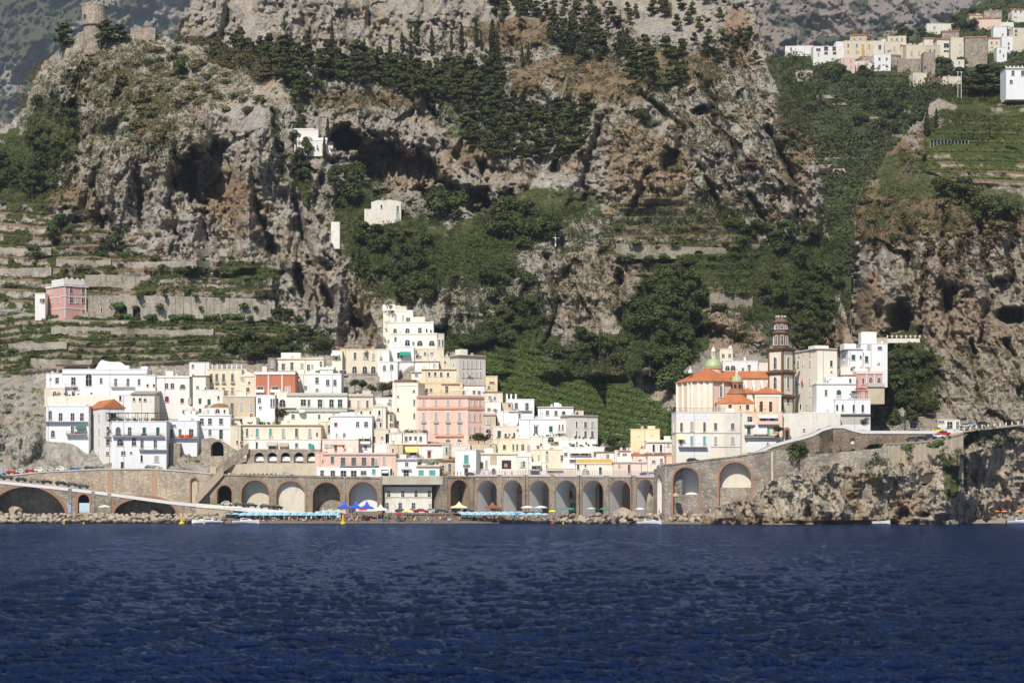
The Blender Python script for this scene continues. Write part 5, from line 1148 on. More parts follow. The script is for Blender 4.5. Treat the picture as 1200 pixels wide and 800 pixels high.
# left: the lower road on its wall, with great arches on the water
LT = [(-90, 553), (-10, 562), (60, 569), (120, 576), (200, 587), (230, 590)]
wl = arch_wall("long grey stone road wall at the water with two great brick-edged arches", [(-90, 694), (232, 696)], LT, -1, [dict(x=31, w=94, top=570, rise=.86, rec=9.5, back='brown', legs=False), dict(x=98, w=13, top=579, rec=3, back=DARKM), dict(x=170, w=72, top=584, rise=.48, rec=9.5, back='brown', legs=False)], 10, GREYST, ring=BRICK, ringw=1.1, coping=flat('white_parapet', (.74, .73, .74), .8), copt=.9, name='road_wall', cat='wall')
ribs(wl, (82, 109, 128), None, 1.2, .35, GREYST); ribs(wl, (131, 215), None, .9, .06, BRICK, 'brick_strips')
m = MB().use(flat('light_blue_panel', (.55, .68, .80))); t0, t1 = wl['tt'](93), wl['tt'](105); m.box(t0, t1, -.12, .1, wl['zz'](98, 600), wl['zz'](98, 589))
m.build('blue_door_panel', parent=wl['root'])
m = MB().use(flat('blue_board', (.35, .45, .6))); t0, t1 = wl['tt'](80), wl['tt'](83.5); m.box(t0, t1, -.5, -.38, wl['zz'](82, 600), wl['zz'](82, 591)); m.build('notice_board', parent=wl['root'])
wu = arch_wall("upper road wall of patched tan stone behind the sloping lower road", [(-90, 703.5), (248, 702)], [(-90, 560), (0, 557), (50, 552), (120, 548.5), (180, 548.5), (228, 552), (248, 554)], -1, [dict(x=227.5, w=8, top=560, rec=.8, back='tan')], 1.2, masonry("patched_tan_stone", (.46, .39, .30), (.35, .29, .22), .6), ring=BRICK, ringw=.4, coping=COPE, copt=.3, name='road_wall', cat='wall')
ribs(wu, (129, 181), None, 1.7, .06, plaster('faded_brick', (.46, .31, .21), .8, .8), 'brick_patches')
def road(name, pts, wdt, mat=ROADM):
    """pts: (px, py, depth) along the front edge"""
    V = []; Fc = []
    for x, y, d in pts: X, Y, Z = at(x, y, d); V += [(X, Y, Z), (X, Y+wdt, Z+.05)]
    for i in range(len(pts)-1): Fc.append((2*i, 2*i+2, 2*i+3, 2*i+1))
    o = link(name, np_mesh(name, V, Fc, mat)); tag(o, kind='structure'); return o
road('lower_road', [(x, y+1.5, 694.3+(x+90)/322*2) for x, y in LT]+[(300, 600, 697), (400, 606, 696)], 9)
road('upper_road', [(x, y+1.0, 703.9) for x, y in [(-90, 560), (0, 557), (50, 552), (120, 548.5), (180, 548.5), (228, 552), (248, 554)]], 14)
# ramp wall going down to the beach in front of the square
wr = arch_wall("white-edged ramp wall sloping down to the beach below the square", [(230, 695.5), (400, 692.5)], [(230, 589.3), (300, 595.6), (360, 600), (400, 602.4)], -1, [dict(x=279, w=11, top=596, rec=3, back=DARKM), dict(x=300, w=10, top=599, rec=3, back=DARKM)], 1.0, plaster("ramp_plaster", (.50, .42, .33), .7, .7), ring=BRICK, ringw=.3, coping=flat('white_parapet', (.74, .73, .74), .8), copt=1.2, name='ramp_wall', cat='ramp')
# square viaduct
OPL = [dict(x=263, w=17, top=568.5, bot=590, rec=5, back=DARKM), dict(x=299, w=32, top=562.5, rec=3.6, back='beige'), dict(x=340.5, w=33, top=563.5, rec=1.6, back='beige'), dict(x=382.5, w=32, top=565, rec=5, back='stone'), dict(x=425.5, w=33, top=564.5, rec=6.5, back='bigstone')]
wsq = arch_wall("brown stone viaduct of five brick-edged arches carrying the town square", [(246, 700.5), (448, 700.5)], [(246, 554.5), (448, 558.5)], -1, OPL, 8, VS, ring=BRICK, ringw=.55, coping=VS, copt=.5)
ribs(wsq, (358.5, 404, 446), None, .5, .25, VS)
# the flat lintelled bay with the white customs house in it
ml = arch_wall("flat stone lintel bridging the white house under the square", [(448, 700.5), (519, 700.5)], [(448, 557.5), (519, 557.5)], zat(567.5, 700.5), [], 8, plaster("grey_concrete", (.50, .48, .40), .8, .9), name='lintel_bridge', cat='bridge')
b = Bld("white two-storey house set into the bay under the square, with stained lower wall", 450.5, 506, 571, 604, 'stained', d=703, depth=3, W="n 575-582 3.6:455.5,472,487.5,503|n 589-596 3.8:453.5,469,484.5|w 590-594.5 3:504", base=-1, group='houses of the old town', noroof=False); b.band(582, .2, .12, mat=flat('grey_stain', (.4, .38, .3)))
b = Bld("dark rear wall of the bay behind the white house under the square", 448, 520, 556, 604, 'brown', d=708, depth=2, name='retaining_wall', cat='wall', base=-1, noroof=True)
wp = arch_wall("stone viaduct bay with a single narrow brick arch right of the white house", [(516.5, 700.5), (556, 706)], [(516.5, 557.5), (556, 557.5)], -1, [dict(x=538, w=20, top=562, rec=6, back='bigstone')], 7, VS, ring=BRICK, ringw=.6, coping=VS, copt=.5)
ribs(wp, (522.5, 553), None, 1.0, .3, VS)
# the oblique viaduct with whitewashed vaults
ops = []
for x, wd in ((571, 23), (601, 22), (632, 23), (663.5, 24), (695, 24.5), (726.5, 24.5)): ops.append(dict(x=x, w=wd, top=562.5))
ops.append(dict(x=756, w=19, top=561, rise=1.2))
wv = arch_wall("long oblique viaduct of tall arches with whitewashed vaults above the beach", [(556, 706), (768, 671.5)], [(556, 555.5), (660, 556), (768, 556.5)], -1, ops, 8.5, VS, ring=BRICK, ringw=.3, lining=PLASTW, coping=flat('rose_coping', (.58, .50, .50), .9), copt=.6)
ribs(wv, (585.5, 616.5, 648, 679.5, 711, 743), None, 1.9, .25, VS, 'pier_faces'); ribs(wv, (616.5, 679.5, 741), None, .18, .42, IRON, 'drain_pipes')
mz = MB().use(RAIL)
n = 110
for i in range(n+1):
    t = wv['L']*i/n; mz.box(t-.04, t+.04, .0, .08, wv['top'](t), wv['top'](t)+1.3)
for hh in (.6, 1.25):
    for i in range(10): 
        t0, t1 = wv['L']*i/10, wv['L']*(i+1)/10; mz.box(t0, t1, .01, .07, wv['top'](t0)+hh, wv['top'](t0)+hh+.06)
mz.build('railing', parent=wv['root'])
# houses seen through the vaults
b = Bld("white house with grey window behind the first viaduct arches", 562, 612, 573, 606, 'cool', d=717, W="k 577-583 6.4:571|n 575-582 3:602|n 578-583 4:606|n 591-599 4:605|k 579-582 2:578", base=-1, down=0, depth=3, group='houses behind the viaduct')
b.hip(1.5, .3, TERRAD, 'shed')
b = Bld("cream house with small balconies behind the middle viaduct arches", 612, 662, 566, 606, 'beige', d=712, W="n 580-586 3:640|n 585-589 7:636|n 596-603 7:636|w 572-578 3:631", base=-1, depth=3, group='houses behind the viaduct'); b.balc(630, 644, 589, 1, .9)
b = Bld("white house with laundry on its balconies behind the fourth viaduct arch", 662, 692, 566, 606, 'white', d=701.5, W="k 575-583 3:663,669|n 589-594 4:671|w 574-578 3:676|n 599-603 3:671", base=-1, depth=3, group='houses behind the viaduct'); b.balc(660, 676, 584, 1.2, 1)
b = Bld("brown shadowed stone wall behind the last viaduct arches", 692, 764, 560, 606, 'tan', d=694.5, W="b 568-600 4:704", base=-1, depth=1.5, name='retaining_wall', cat='wall', noroof=True)
# square surface
V = []; 
def pave(name, pts, mat):
    o = link(name, np_mesh(name, [at(*p) for p in pts], [tuple(range(len(pts)))], mat)); tag(o, kind='structure')
SQ = flat("square_paving", (.34, .31, .27), .9)
V = [at(246, 557.5, 700.9), at(556, 557.5, 700.9), at(556, 557.5, 722), at(246, 557.5, 722)]
z = zat(559.3, 700.5)
for nm, P in (('town_square', [(246, 700.8), (519, 700.8), (556, 706.5), (556, 724), (246, 724)]), ('viaduct_road', [(556, 706.4), (768, 672), (772, 690), (556, 722)])):
    o = link(nm, np_mesh(nm, [((x-600)*d/F, d-CAMD, z) for x, d in P], [tuple(range(len(P)))], SQ)); tag(o, kind='structure')
# piazza retaining wall, arcade, stairs and rock arch above the square
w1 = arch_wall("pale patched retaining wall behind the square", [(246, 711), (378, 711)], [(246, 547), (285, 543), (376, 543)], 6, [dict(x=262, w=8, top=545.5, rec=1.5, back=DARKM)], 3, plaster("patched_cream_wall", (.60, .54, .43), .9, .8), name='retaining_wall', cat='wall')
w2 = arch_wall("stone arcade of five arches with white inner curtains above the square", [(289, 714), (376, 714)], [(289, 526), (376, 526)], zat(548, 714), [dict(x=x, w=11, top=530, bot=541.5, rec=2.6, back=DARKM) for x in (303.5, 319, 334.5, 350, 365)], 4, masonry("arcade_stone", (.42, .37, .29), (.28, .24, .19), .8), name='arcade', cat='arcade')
m = MB().use(flat('white_curtain', (.80, .80, .79)))
for x in (303.5, 319, 334.5, 350, 365):
    t = w2['tt'](x); m.box(t-1.45, t+1.45, 1.2, 1.3, w2['zz'](x, 540), w2['zz'](x, 534.5))
m.build('white_curtains', parent=w2['root'])
w3 = arch_wall("old stone wall with one great round arch above the road bend", [(236, 716), (276, 716)], [(236, 515), (246, 512), (258, 516), (276, 527)], zat(548, 716), [dict(x=254.5, w=15, top=517, bot=534, rec=5, back=DARKM)], 6, masonry("arcade_stone", (.42, .37, .29), (.28, .24, .19), .8), name='arched_wall', cat='wall')
def stair(label, p0, p1, d0, d1, wd, hgt, mat):
    A, B = Vector(at(*p0, d0)), Vector(at(*p1, d1)); n = max(6, int((B-A).length/.9)); m = MB().use(mat); root = empty('stairway', A, label, 'stairs')
    dv = (B-A)/n; side = Vector((-(B-A).y, (B-A).x, 0)).normalized()*wd
    for i in range(n):
        a = dv*i; a2 = Vector((dv.x, dv.y, 0))
        q = [a, a+a2, a+a2+side, a+side]
        zt = dv.z*(i+1)
        for k in range(4):
            u, v = q[k], q[(k+1) % 4]; m.poly([(u.x, u.y, zt-hgt), (v.x, v.y, zt-hgt), (v.x, v.y, zt), (u.x, u.y, zt)])
        m.poly([(u.x, u.y, zt) for u in q])
    m.build('steps', parent=root)
    m = MB().use(mat)
    for s_ in (Vector((0, 0, 0)),):
        a, b = s_, dv*n+s_
        for o_ in (0, .25):
            pass
        w0 = -side.normalized()*.25
        m.poly([(a.x, a.y, -hgt), (b.x, b.y, b.z-hgt), (b.x, b.y, b.z+1), (a.x, a.y, 1)]); m.poly([(a.x+w0.x, a.y+w0.y, -hgt), (b.x+w0.x, b.y+w0.y, b.z-hgt), (b.x+w0.x, b.y+w0.y, b.z+1), (a.x+w0.x, a.y+w0.y, 1)])
        m.poly([(a.x, a.y, 1), (b.x, b.y, b.z+1), (b.x+w0.x, b.y+w0.y, b.z+1), (a.x+w0.x, a.y+w0.y, 1)])
    m.build('stair_wall', parent=root); return root
STW = masonry("arcade_stone", (.42, .37, .29), (.28, .24, .19), .8)
stair("stone stair ramp climbing from the lower road to the square", (229, 584), (262, 548), 699.4, 700, 1.2, 2.4, plaster("patched_tan_wall", (.44, .37, .28), .8, .8))
stair("stepped stone stairway climbing beside the arcade", (256, 549), (291, 522), 708, 713, 2.5, 2.4, STW)
Bld("tall ruined stone buttress under the white house on the rocks", 199, 211, 519, 552, 'stone', d=717, name='buttress', cat='buttress', noroof=True)
# ---- right: sea wall with two tall arches, rising to the church
wc = arch_wall("curved corner of the sea wall with a narrow tall arch, at the end of the viaduct", [(766, 672), (779, 664)], [(766, 550), (779, 544)], -1, [dict(x=773, w=5.5, top=556, rise=1.8)], 6, SW_, ring=BRICK, ringw=.4, lining=PLASTW, name='sea_wall', cat='wall')
ST = [(779, 544), (800, 541.5), (830, 537.5), (865, 533.5), (890, 529), (906, 527)]
ws = arch_wall("high stone sea wall with two tall brick-edged arches below the church", [(779, 664), (906, 658)], ST, -1, [dict(x=804, w=30, top=547.5, rec=7, back=PLASTW), dict(x=861.5, w=37, top=541.5, rec=3.2, back='beige')], 8, SW_, ring=BRICK, ringw=.6, coping=SW_, copt=.3, name='sea_wall', cat='wall')
m = MB().use(SW_); t0, t1 = ws['tt'](789.6), ws['tt'](818.6); m.box(t0, t1, 1.5, 6.9, 0, ws['zz'](804, 579)); m.build('infill_wall', parent=ws['root'])
m = MB().use(SW_); t0, t1 = ws['tt'](843.6), ws['tt'](879.6); m.box(t0, t1, .9, 3.1, 0, ws['zz'](861, 571)); m.build('infill_wall', parent=ws['root'])
ribs(ws, (905,), None, .6, .15, plaster("patched_cream_wall", (.60, .54, .43), .9, .8))
S2 = [(906, 531), (930, 529), (960, 530), (1000, 531), (1035, 531)]
BST = masonry("brown_wall_stone", (.27, .215, .165), (.16, .13, .10), .8)
w5 = arch_wall("brown stone lower sea wall rising from the rocks, right of the tall arches", [(905, 658.3), (1040, 656)], [(905, 526), (940, 530), (960, 532), (1000, 528), (1040, 524)], -1, [], 5, SW_, coping=None, name='sea_wall', cat='wall')
w4 = arch_wall("upper stone wall with a white parapet climbing in a long curve past the church", [(870, 668), (1128, 676)], [(870, 536), (890, 528), (905, 520.5), (930, 513.5), (950, 509), (962, 502), (975, 498), (988, 498), (1000, 502), (1010, 504.5), (1050, 504.5), (1128, 504.5)], 5, [dict(x=973, w=6, top=516.5, bot=525, rec=.8, back=DARKM), dict(x=961.5, w=2.6, top=512, bot=522, rec=.8, back=DARKM), dict(x=999, w=6, top=513, bot=520, rec=.8, back='stained')], 3, BST, ring=None, coping=flat('white_parapet', (.74, .73, .74), .8), copt=.85, name='road_wall', cat='wall')
w6 = arch_wall("cream buttressed wall under the coast road, hung with green creepers", [(1038, 656.2), (1129, 669.5)], [(1038, 519), (1080, 517), (1105, 513), (1129, 506)], 12.5, [], 4, plaster("ribbed_cream_wall", (.50, .42, .32), .8, .95), coping=flat("rail_stone", (.45, .38, .30)), copt=.4, name='road_wall', cat='wall')
ribs(w6, [1041+i*6.2 for i in range(13)], None, .35, .22, plaster("ribbed_cream_wall2", (.56, .49, .39), .6, .8), 'ribs', 562)
def strip_wall(label, pts, h, mat, thick=.8, name='terrace_wall', cat='wall', posts=None, group=None, below=1.5):
    """low wall following points (px, py of its top, depth)"""
    P = [Vector(at(*p)) for p in pts]; o0 = P[0].copy(); root = empty(name, o0, label, cat, group); m = MB().use(mat)
    for a, c in zip(P[:-1], P[1:]):
        a = a-o0; c = c-o0; n = Vector((0, thick, 0))
        A, B, C, D_ = a-Vector((0, 0, h)), c-Vector((0, 0, h)), c, a
        m.poly([A, B, C, D_]); m.poly([D_, C, C+n, D_+n]); m.poly([B+n, A+n, D_+n, C+n])
    for e in (P[0]-o0, P[-1]-o0):
        n = Vector((0, thick, 0)); z = Vector((0, 0, h)); m.poly([e-z, e, e+n, e-z+n])
    m.build('wall', parent=root)
    if posts:
        m = MB().use(TRIM); L = [p[0] for p in pts]
        for x in posts:
            y = np.interp(x, L, [p[1] for p in pts]); d = np.interp(x, L, [p[2] for p in pts]); q = Vector(at(x, y, d))-o0; m.box(q.x-.17, q.x+.17, q.y-.05, q.y+.3, q.z-.02, q.z+1.1)
        m.build('posts', parent=root)
    return root
strip_wall("low parapet of the coast road on the right cliff, with white stone posts", [(1118, 507, 679), (1150, 501.5, 684), (1200, 496.5, 688), (1290, 490, 696)], 1.0, flat("rail_stone", (.45, .38, .30)), 1.0, 'road_wall', posts=range(1130, 1290, 7))
road('coast_road', [(x, y, d) for x, y, d in [(1000, 523, 656.6), (1038, 519, 657), (1080, 517, 662.5), (1105, 513, 666.3), (1129, 506.5, 670.5), (1200, 498, 688), (1290, 491, 697)]], 10)
road('church_road', [(x, y+1, 669.5+(x-870)/258*8) for x, y in [(870, 536), (890, 528), (905, 520.5), (930, 513.5), (950, 509), (962, 502), (975, 499), (988, 499), (1000, 503), (1010, 505.5), (1128, 505.5)]], 6)
# pale terrain of the shore: quay strips and beach
SAND = flat("dark_beach_gravel", (.20, .17, .14), .95, var=.5)
def strip(name, pts, mat, back=12, zback=.8):
    V = []; Fc = []
    for x, d in pts:
        X = (x-600)*d/F
        V += [(X, d-CAMD, -.4), (X, d+3-CAMD, .55), (X, d+back-CAMD, zback)]
    for i in range(len(pts)-1):
        for k in range(2): a = 3*i+k; Fc.append((a, a+3, a+4, a+1))
    o = link(name, np_mesh(name, V, Fc, mat)); tag(o, kind='structure')
strip('beach', [(235, 684), (300, 682), (500, 683), (640, 684), (700, 676), (760, 668), (790, 660)], SAND, 24, 3.9)
strip('shore_path', [(-90, 690), (240, 690)], SAND, 6, 1.4)
strip('rock_quay', [(745, 664), (800, 655), (835, 653)], SAND, 14, 1.2)
strip('small_beach', [(1126, 679), (1160, 682), (1200, 684), (1290, 686)], flat("grey_beach", (.30, .25, .20), .95, var=.4), 10, 3.0)
# ---- church and its apartments
GC = 'buildings around the church'
b = Bld("stained cream and pale blue apartment house below the church, with tall windows", 792.5, 868, 483, 545, 'cream', d=678, yaw=6, side=787, W="k 495-505.5 3:798.5|w 494-505 3:810.5|k 494.5-506 3:825.5|k 495.5-503.5 3.4:838.5|k 495.5-503 4:858.5|k 514-522 3.4:798|t 511-522 3:810.5,825.5|w 511.5-520.5 3:838.5|w 512-520 4:858.5", SW="k 496-505 1.4:789.5|k 513-521 1.4:789.5", group=GC, down=6)
for (x0, x1, y0, y1) in ((793, 833, 484.5, 492), (794, 833, 511, 522), (793, 833, 523.5, 534), (848, 867.6, 484.5, 533.5), (869, 869, 1, 2)):
    if x1-x0 > 1: b.rect(x0, x1, y0, y1, PM('cool') if x0 < 840 else PM('stained'), .02, 'plaster_field')
b.band(506.5, .2, .15, col='grey'); b.balc(794.5, 828, 523, 1.3, 1.0); b.awn(793.5, 801.5, 511, 514.5, (.85, .75, .35), 1.2); b.rail(1.2, 789, 850, IRON)
b.band(523, .2, .15, x0=833, x1=868, col='grey')
b = Bld("salmon and white terraced house with white awnings right of the church apartments", 868.5, 917, 483, 552, 'peach', d=681, W="n 488-494 7:878|g 500-509 4:877.5|n 490-494.5 6:894.5|n 490-494 6:904.5|w 502-505 3:890|t 501-508 3.6:900|n 502-506 4:908|n 514-515.5 5:893|g 514-524 3:877.5", group=GC)
b.rect(868.8, 876, 483.5, 530, PM('stained'), .02, 'plaster_field'); b.rect(882.5, 899, 499, 509, PM('cool'), .3, 'white_terrace_wall'); b.rect(876, 916, 511, 530, PM('cool'), .25, 'white_lower_wall')
b.awn(889, 900.5, 486.5, 489.5, (.82, .82, .80), 1.3); b.awn(901.5, 911, 486.5, 489.5, (.82, .82, .80), 1.3); b.balc(872, 884, 497.5, 1.0, .9, True, 'stained'); b.balc(888, 912, 497, 1.2, 1.0, True, 'rose'); b.balc(872, 913, 511.5, 1.5, .9, flowers=14)
m = MB().use(BRICK).prism([(0, 0), (1.9, 0), (1.9, 3.0), (1.6, 3.5), (.95, 3.8), (.3, 3.5), (0, 3.0)], -.6, 0); t, z, d = b.loc(918.5, 514); o = m.build('brick_gate', parent=b.root, loc=(t, 0, z)); m = MB().use(GLASS).prism([(.45, 0), (1.45, 0), (1.45, 2.6), (.95, 3.0), (.45, 2.6)], -.64, -.62); m.build('gate_door', parent=o)
for x, w_, h_, d_ in ():
    pass
# church body: faceted apse block with hip roof
def ngon_block(label, pts_px, d, yt, yb, mat, name, cat, roof=None, apex=None, e=.5):
    """pts_px: footprint list of (px, depth) anticlockwise from the left; vertical walls"""
    P = [((x-600)*dd/F, dd-CAMD) for x, dd in pts_px]; cx = sum(p[0] for p in P)/len(P); cy = sum(p[1] for p in P)/len(P)
    zb, zt = zat(yb, d), zat(yt, d); root = empty(name, (cx, cy, zb), label, cat, GC); m = MB().use(mat); n = len(P); Q = [(x-cx, y-cy) for x, y in P]; H = zt-zb
    for i in range(n): a, c = Q[i], Q[(i+1) % n]; m.poly([(a[0], a[1], 0), (c[0], c[1], 0), (c[0], c[1], H), (a[0], a[1], H)])
    m.poly([(a[0], a[1], H) for a in Q]); m.build('wall', parent=root)
    if roof:
        k = 1+e/6; m = MB().use(TERRA); za = zat(apex[1], apex[2])-zb; ax, ay = (apex[0]-600)*apex[2]/F-cx, apex[2]-CAMD-cy
        for i in range(n):
            a, c = Q[i], Q[(i+1) % n]; m.poly([(a[0]*k, a[1]*k, H-.05), (c[0]*k, c[1]*k, H-.05), (ax, ay, za)]); m.poly([(a[0]*k, a[1]*k, H-.25), (c[0]*k, c[1]*k, H-.25), (c[0]*k, c[1]*k, H-.05), (a[0]*k, a[1]*k, H-.05)])
        m.poly([(a[0]*k, a[1]*k, H-.25) for a in Q[::-1]]); m.build('roof', parent=root)
    return root, cx, cy, zb, H
ch, ccx, ccy, czb, cH = ngon_block("pale pink church apse with pilaster strips under an orange tiled hip roof", [(793.5, 706), (812, 696.5), (833, 694.5), (858, 700), (858, 718), (800, 720)], 696, 446, 488, PM('peach') and plaster("church_pink", (.80, .66, .55), .4, .4), 'church', 'church', True, (830, 430.5, 710))
m = MB().use(PM('cream'))
for x, dd in ((794.3, 705.4), (801, 702.2), (807.5, 698.7), (811.5, 696.6), (819, 695.7), (826, 695), (833, 694.4), (846, 697.2), (857.4, 699.7)):
    X = (x-600)*dd/F-ccx; Y = dd-CAMD-ccy; m.box(X-.6, X+.6, Y-.14, Y+.3, 0, cH-.3)
m.build('pilasters', parent=ch)
m = MB().use(flat('grey_frieze', (.55, .54, .53)))
cp = [(793.5, 706), (812, 696.5), (833, 694.5), (858, 700)]
for (xa, da), (xb, db) in zip(cp[:-1], cp[1:]):
    A_, B_ = ((xa-600)*da/F-ccx, da-CAMD-ccy), ((xb-600)*db/F-ccx, db-CAMD-ccy); m.poly([(A_[0], A_[1]-.18, cH-1.1), (B_[0], B_[1]-.18, cH-1.1), (B_[0], B_[1]-.18, cH-.3), (A_[0], A_[1]-.18, cH-.3)])
m.build('frieze', parent=ch)
wm = window_mesh(1.0, 3.6, 'n'); o = link('window', wm, ch); o.location = ((845.5-600)*697/F-ccx, 697-CAMD-ccy-.0, zat(465, 697)-czb); o.rotation_euler.z = R(14)
DOMEG = flat('green_majolica', (.46, .56, .30), .45, spec=.5, var=.9); DOMEP = flat('pale_majolica', (.50, .52, .34), .5, var=.9)
def dome(parent, X, Y, z0, r, hd, drum_h, lan_h, dm, n=16, drum_mat=None, openings=0):
    m = MB().use(drum_mat or PM('peach')).lathe([(r*.95, z0-3), (r*.95, z0+drum_h-.25), (r*1.08, z0+drum_h-.2), (r*1.08, z0+drum_h)], n, X, Y); dr = m.build('drum', parent=parent)
    if openings:
        m = MB().use(DARKM)
        for i in range(openings):
            a = -math.pi/2+2*math.pi*(i+.5)/openings; c, s_ = math.cos(a), math.sin(a); R_ = r*.96; h = drum_h*.62
            u = (-s_*.45, c*.45); p = (X+c*R_, Y+s_*R_); m.poly([(p[0]-u[0], p[1]-u[1], z0+.3), (p[0]+u[0], p[1]+u[1], z0+.3), (p[0]+u[0], p[1]+u[1], z0+.3+h), (p[0]-u[0], p[1]-u[1], z0+.3+h)])
        m.build('drum_openings', parent=dr)
    z1 = z0+drum_h; pr = [(r, z1)]+[(max(.3, r*math.cos(math.pi/2*i/10)), z1+hd*math.sin(math.pi/2*i/10)) for i in range(1, 10)]
    d_ = MB().use(dm).lathe(pr, 24, X, Y).build('dome', parent=parent, smooth_=True)
    z2 = z1+hd-.1; m = MB().use(TRIM).lathe([(r*.20, z2), (r*.20, z2+lan_h*.08), (r*.13, z2+lan_h*.09)], 10, X, Y)
    for i in range(6):
        a = math.pi*2*i/6; m.tube((X+r*.17*math.cos(a), Y+r*.17*math.sin(a), z2+lan_h*.05), (X+r*.17*math.cos(a), Y+r*.17*math.sin(a), z2+lan_h*.45), .12, 5)
    m.use(PM('cream')).lathe([(r*.24, z2+lan_h*.45), (r*.24, z2+lan_h*.5), (r*.2, z2+lan_h*.62), (r*.09, z2+lan_h*.72), (.08, z2+lan_h*.78), (.03, z2+lan_h)], 10, X, Y)
    l = m.build('lantern', parent=parent)
    MB().use(IRON).box(X-.28, X+.28, Y-.03, Y+.03, z2+lan_h*1.02, z2+lan_h*1.06).box(X-.04, X+.04, Y-.03, Y+.03, z2+lan_h*.95, z2+lan_h*1.14).build('cross', parent=l)
dome(ch, (836-600)*716/F-ccx, 716-CAMD-ccy, zat(434, 716)-czb, 3.1, zat(419.5, 716)-zat(431, 716), zat(431, 716)-zat(434, 716), 4.9, DOMEG, openings=0)
MB().use(TRIM).lathe([(.8, 0), (.8, .5), (.5, 1.2), (.15, 1.5), (.1, 2.2), (.03, 2.4)], 10).build('finial', parent=ch, loc=((809-600)*704/F-ccx, 704-CAMD-ccy, zat(437.5, 704)-czb), smooth_=True)
b = Bld("long church nave with an orange tiled roof and stepped buttresses, behind the small dome", 845, 903, 443.5, 470, 'rose', d=712, yaw=0, depth=9, name='church_nave', cat='church', group=GC); b.hip(2.6, .4, TERRA, 'gable_side')
m = MB().use(PM('cream'))
for x in (872, 881, 891, 899):
    t = b.loc(x, 450)[0]; n_ = len(m.v); m.v += [(t, 0, b.H-.6), (t+.7, 0, b.H-.6), (t+.7, 0, 0), (t, 0, 0), (t, -3.5, 0), (t+.7, -3.5, 0), (t, -3.5, b.H-3.2), (t+.7, -3.5, b.H-3.2)]
    for q in ((0, 1, 7, 6), (6, 7, 5, 4), (0, 6, 4, 3), (1, 2, 5, 7)): m.f.append([n_+i for i in q]); m.m.append(m.mi)
m.build('buttresses', parent=b.root)
b = Bld("low chapel under an orange tiled hip roof in front of the small dome", 840.5, 884, 472.5, 488, 'peach', d=690, yaw=0, depth=8, W="w 474-482 4:842.5|b 473.5-481.5 4:855.5|b 474-480 4:876|n 475-479 1.4:867.5", name='chapel', cat='chapel', group=GC); b.hip(2.9, .3, TERRA)
ax, ay = (863.5-600)*699/F, 699-CAMD
dr = empty('chapel', (ax, ay, zat(470, 699)), "small octagonal red-brown chapel with a pale green majolica dome", 'chapel', GC)
dome(dr, 0, 0, zat(457.5, 699)-zat(470, 699), 2.0, zat(439.5, 699)-zat(448, 699), zat(448, 699)-zat(457.5, 699), 1.9, DOMEP, 8, plaster("red_brown_plaster", (.48, .22, .14), .4, .4), 8)
MB().use(TERRAD).lathe([(3.6, -.6), (1.9, 1.4), (.1, 1.5)], 8, 0, 0).lathe([(3.4, -3.5), (3.4, -.6)], 8, 0, 0).build('skirt_roof', parent=dr, loc=(0, 0, zat(459.5, 699)-zat(470, 699)-.0))
b = Bld("peach church hall with two tall dark windows and an orange roof, beside the bell tower", 884.5, 915.5, 461, 486, 'peach', d=694, yaw=0, depth=9, W="b 470-483 3.8:892|b 470.5-483 3.8:903", name='church_hall', cat='church', group=GC); b.hip(2.3, .5, TERRA); b.band(462.5, .7, .15); b.pil([885.5, 914.5], 462, 484, .5)
b = Bld("cream orange-roofed link between the small dome and the church hall", 868, 886, 461, 480, 'cream', d=698, yaw=0, depth=6, W="na 461.5-466 3.4:871", name='church_hall', cat='church', group=GC); b.hip(1.8, .4, TERRA)
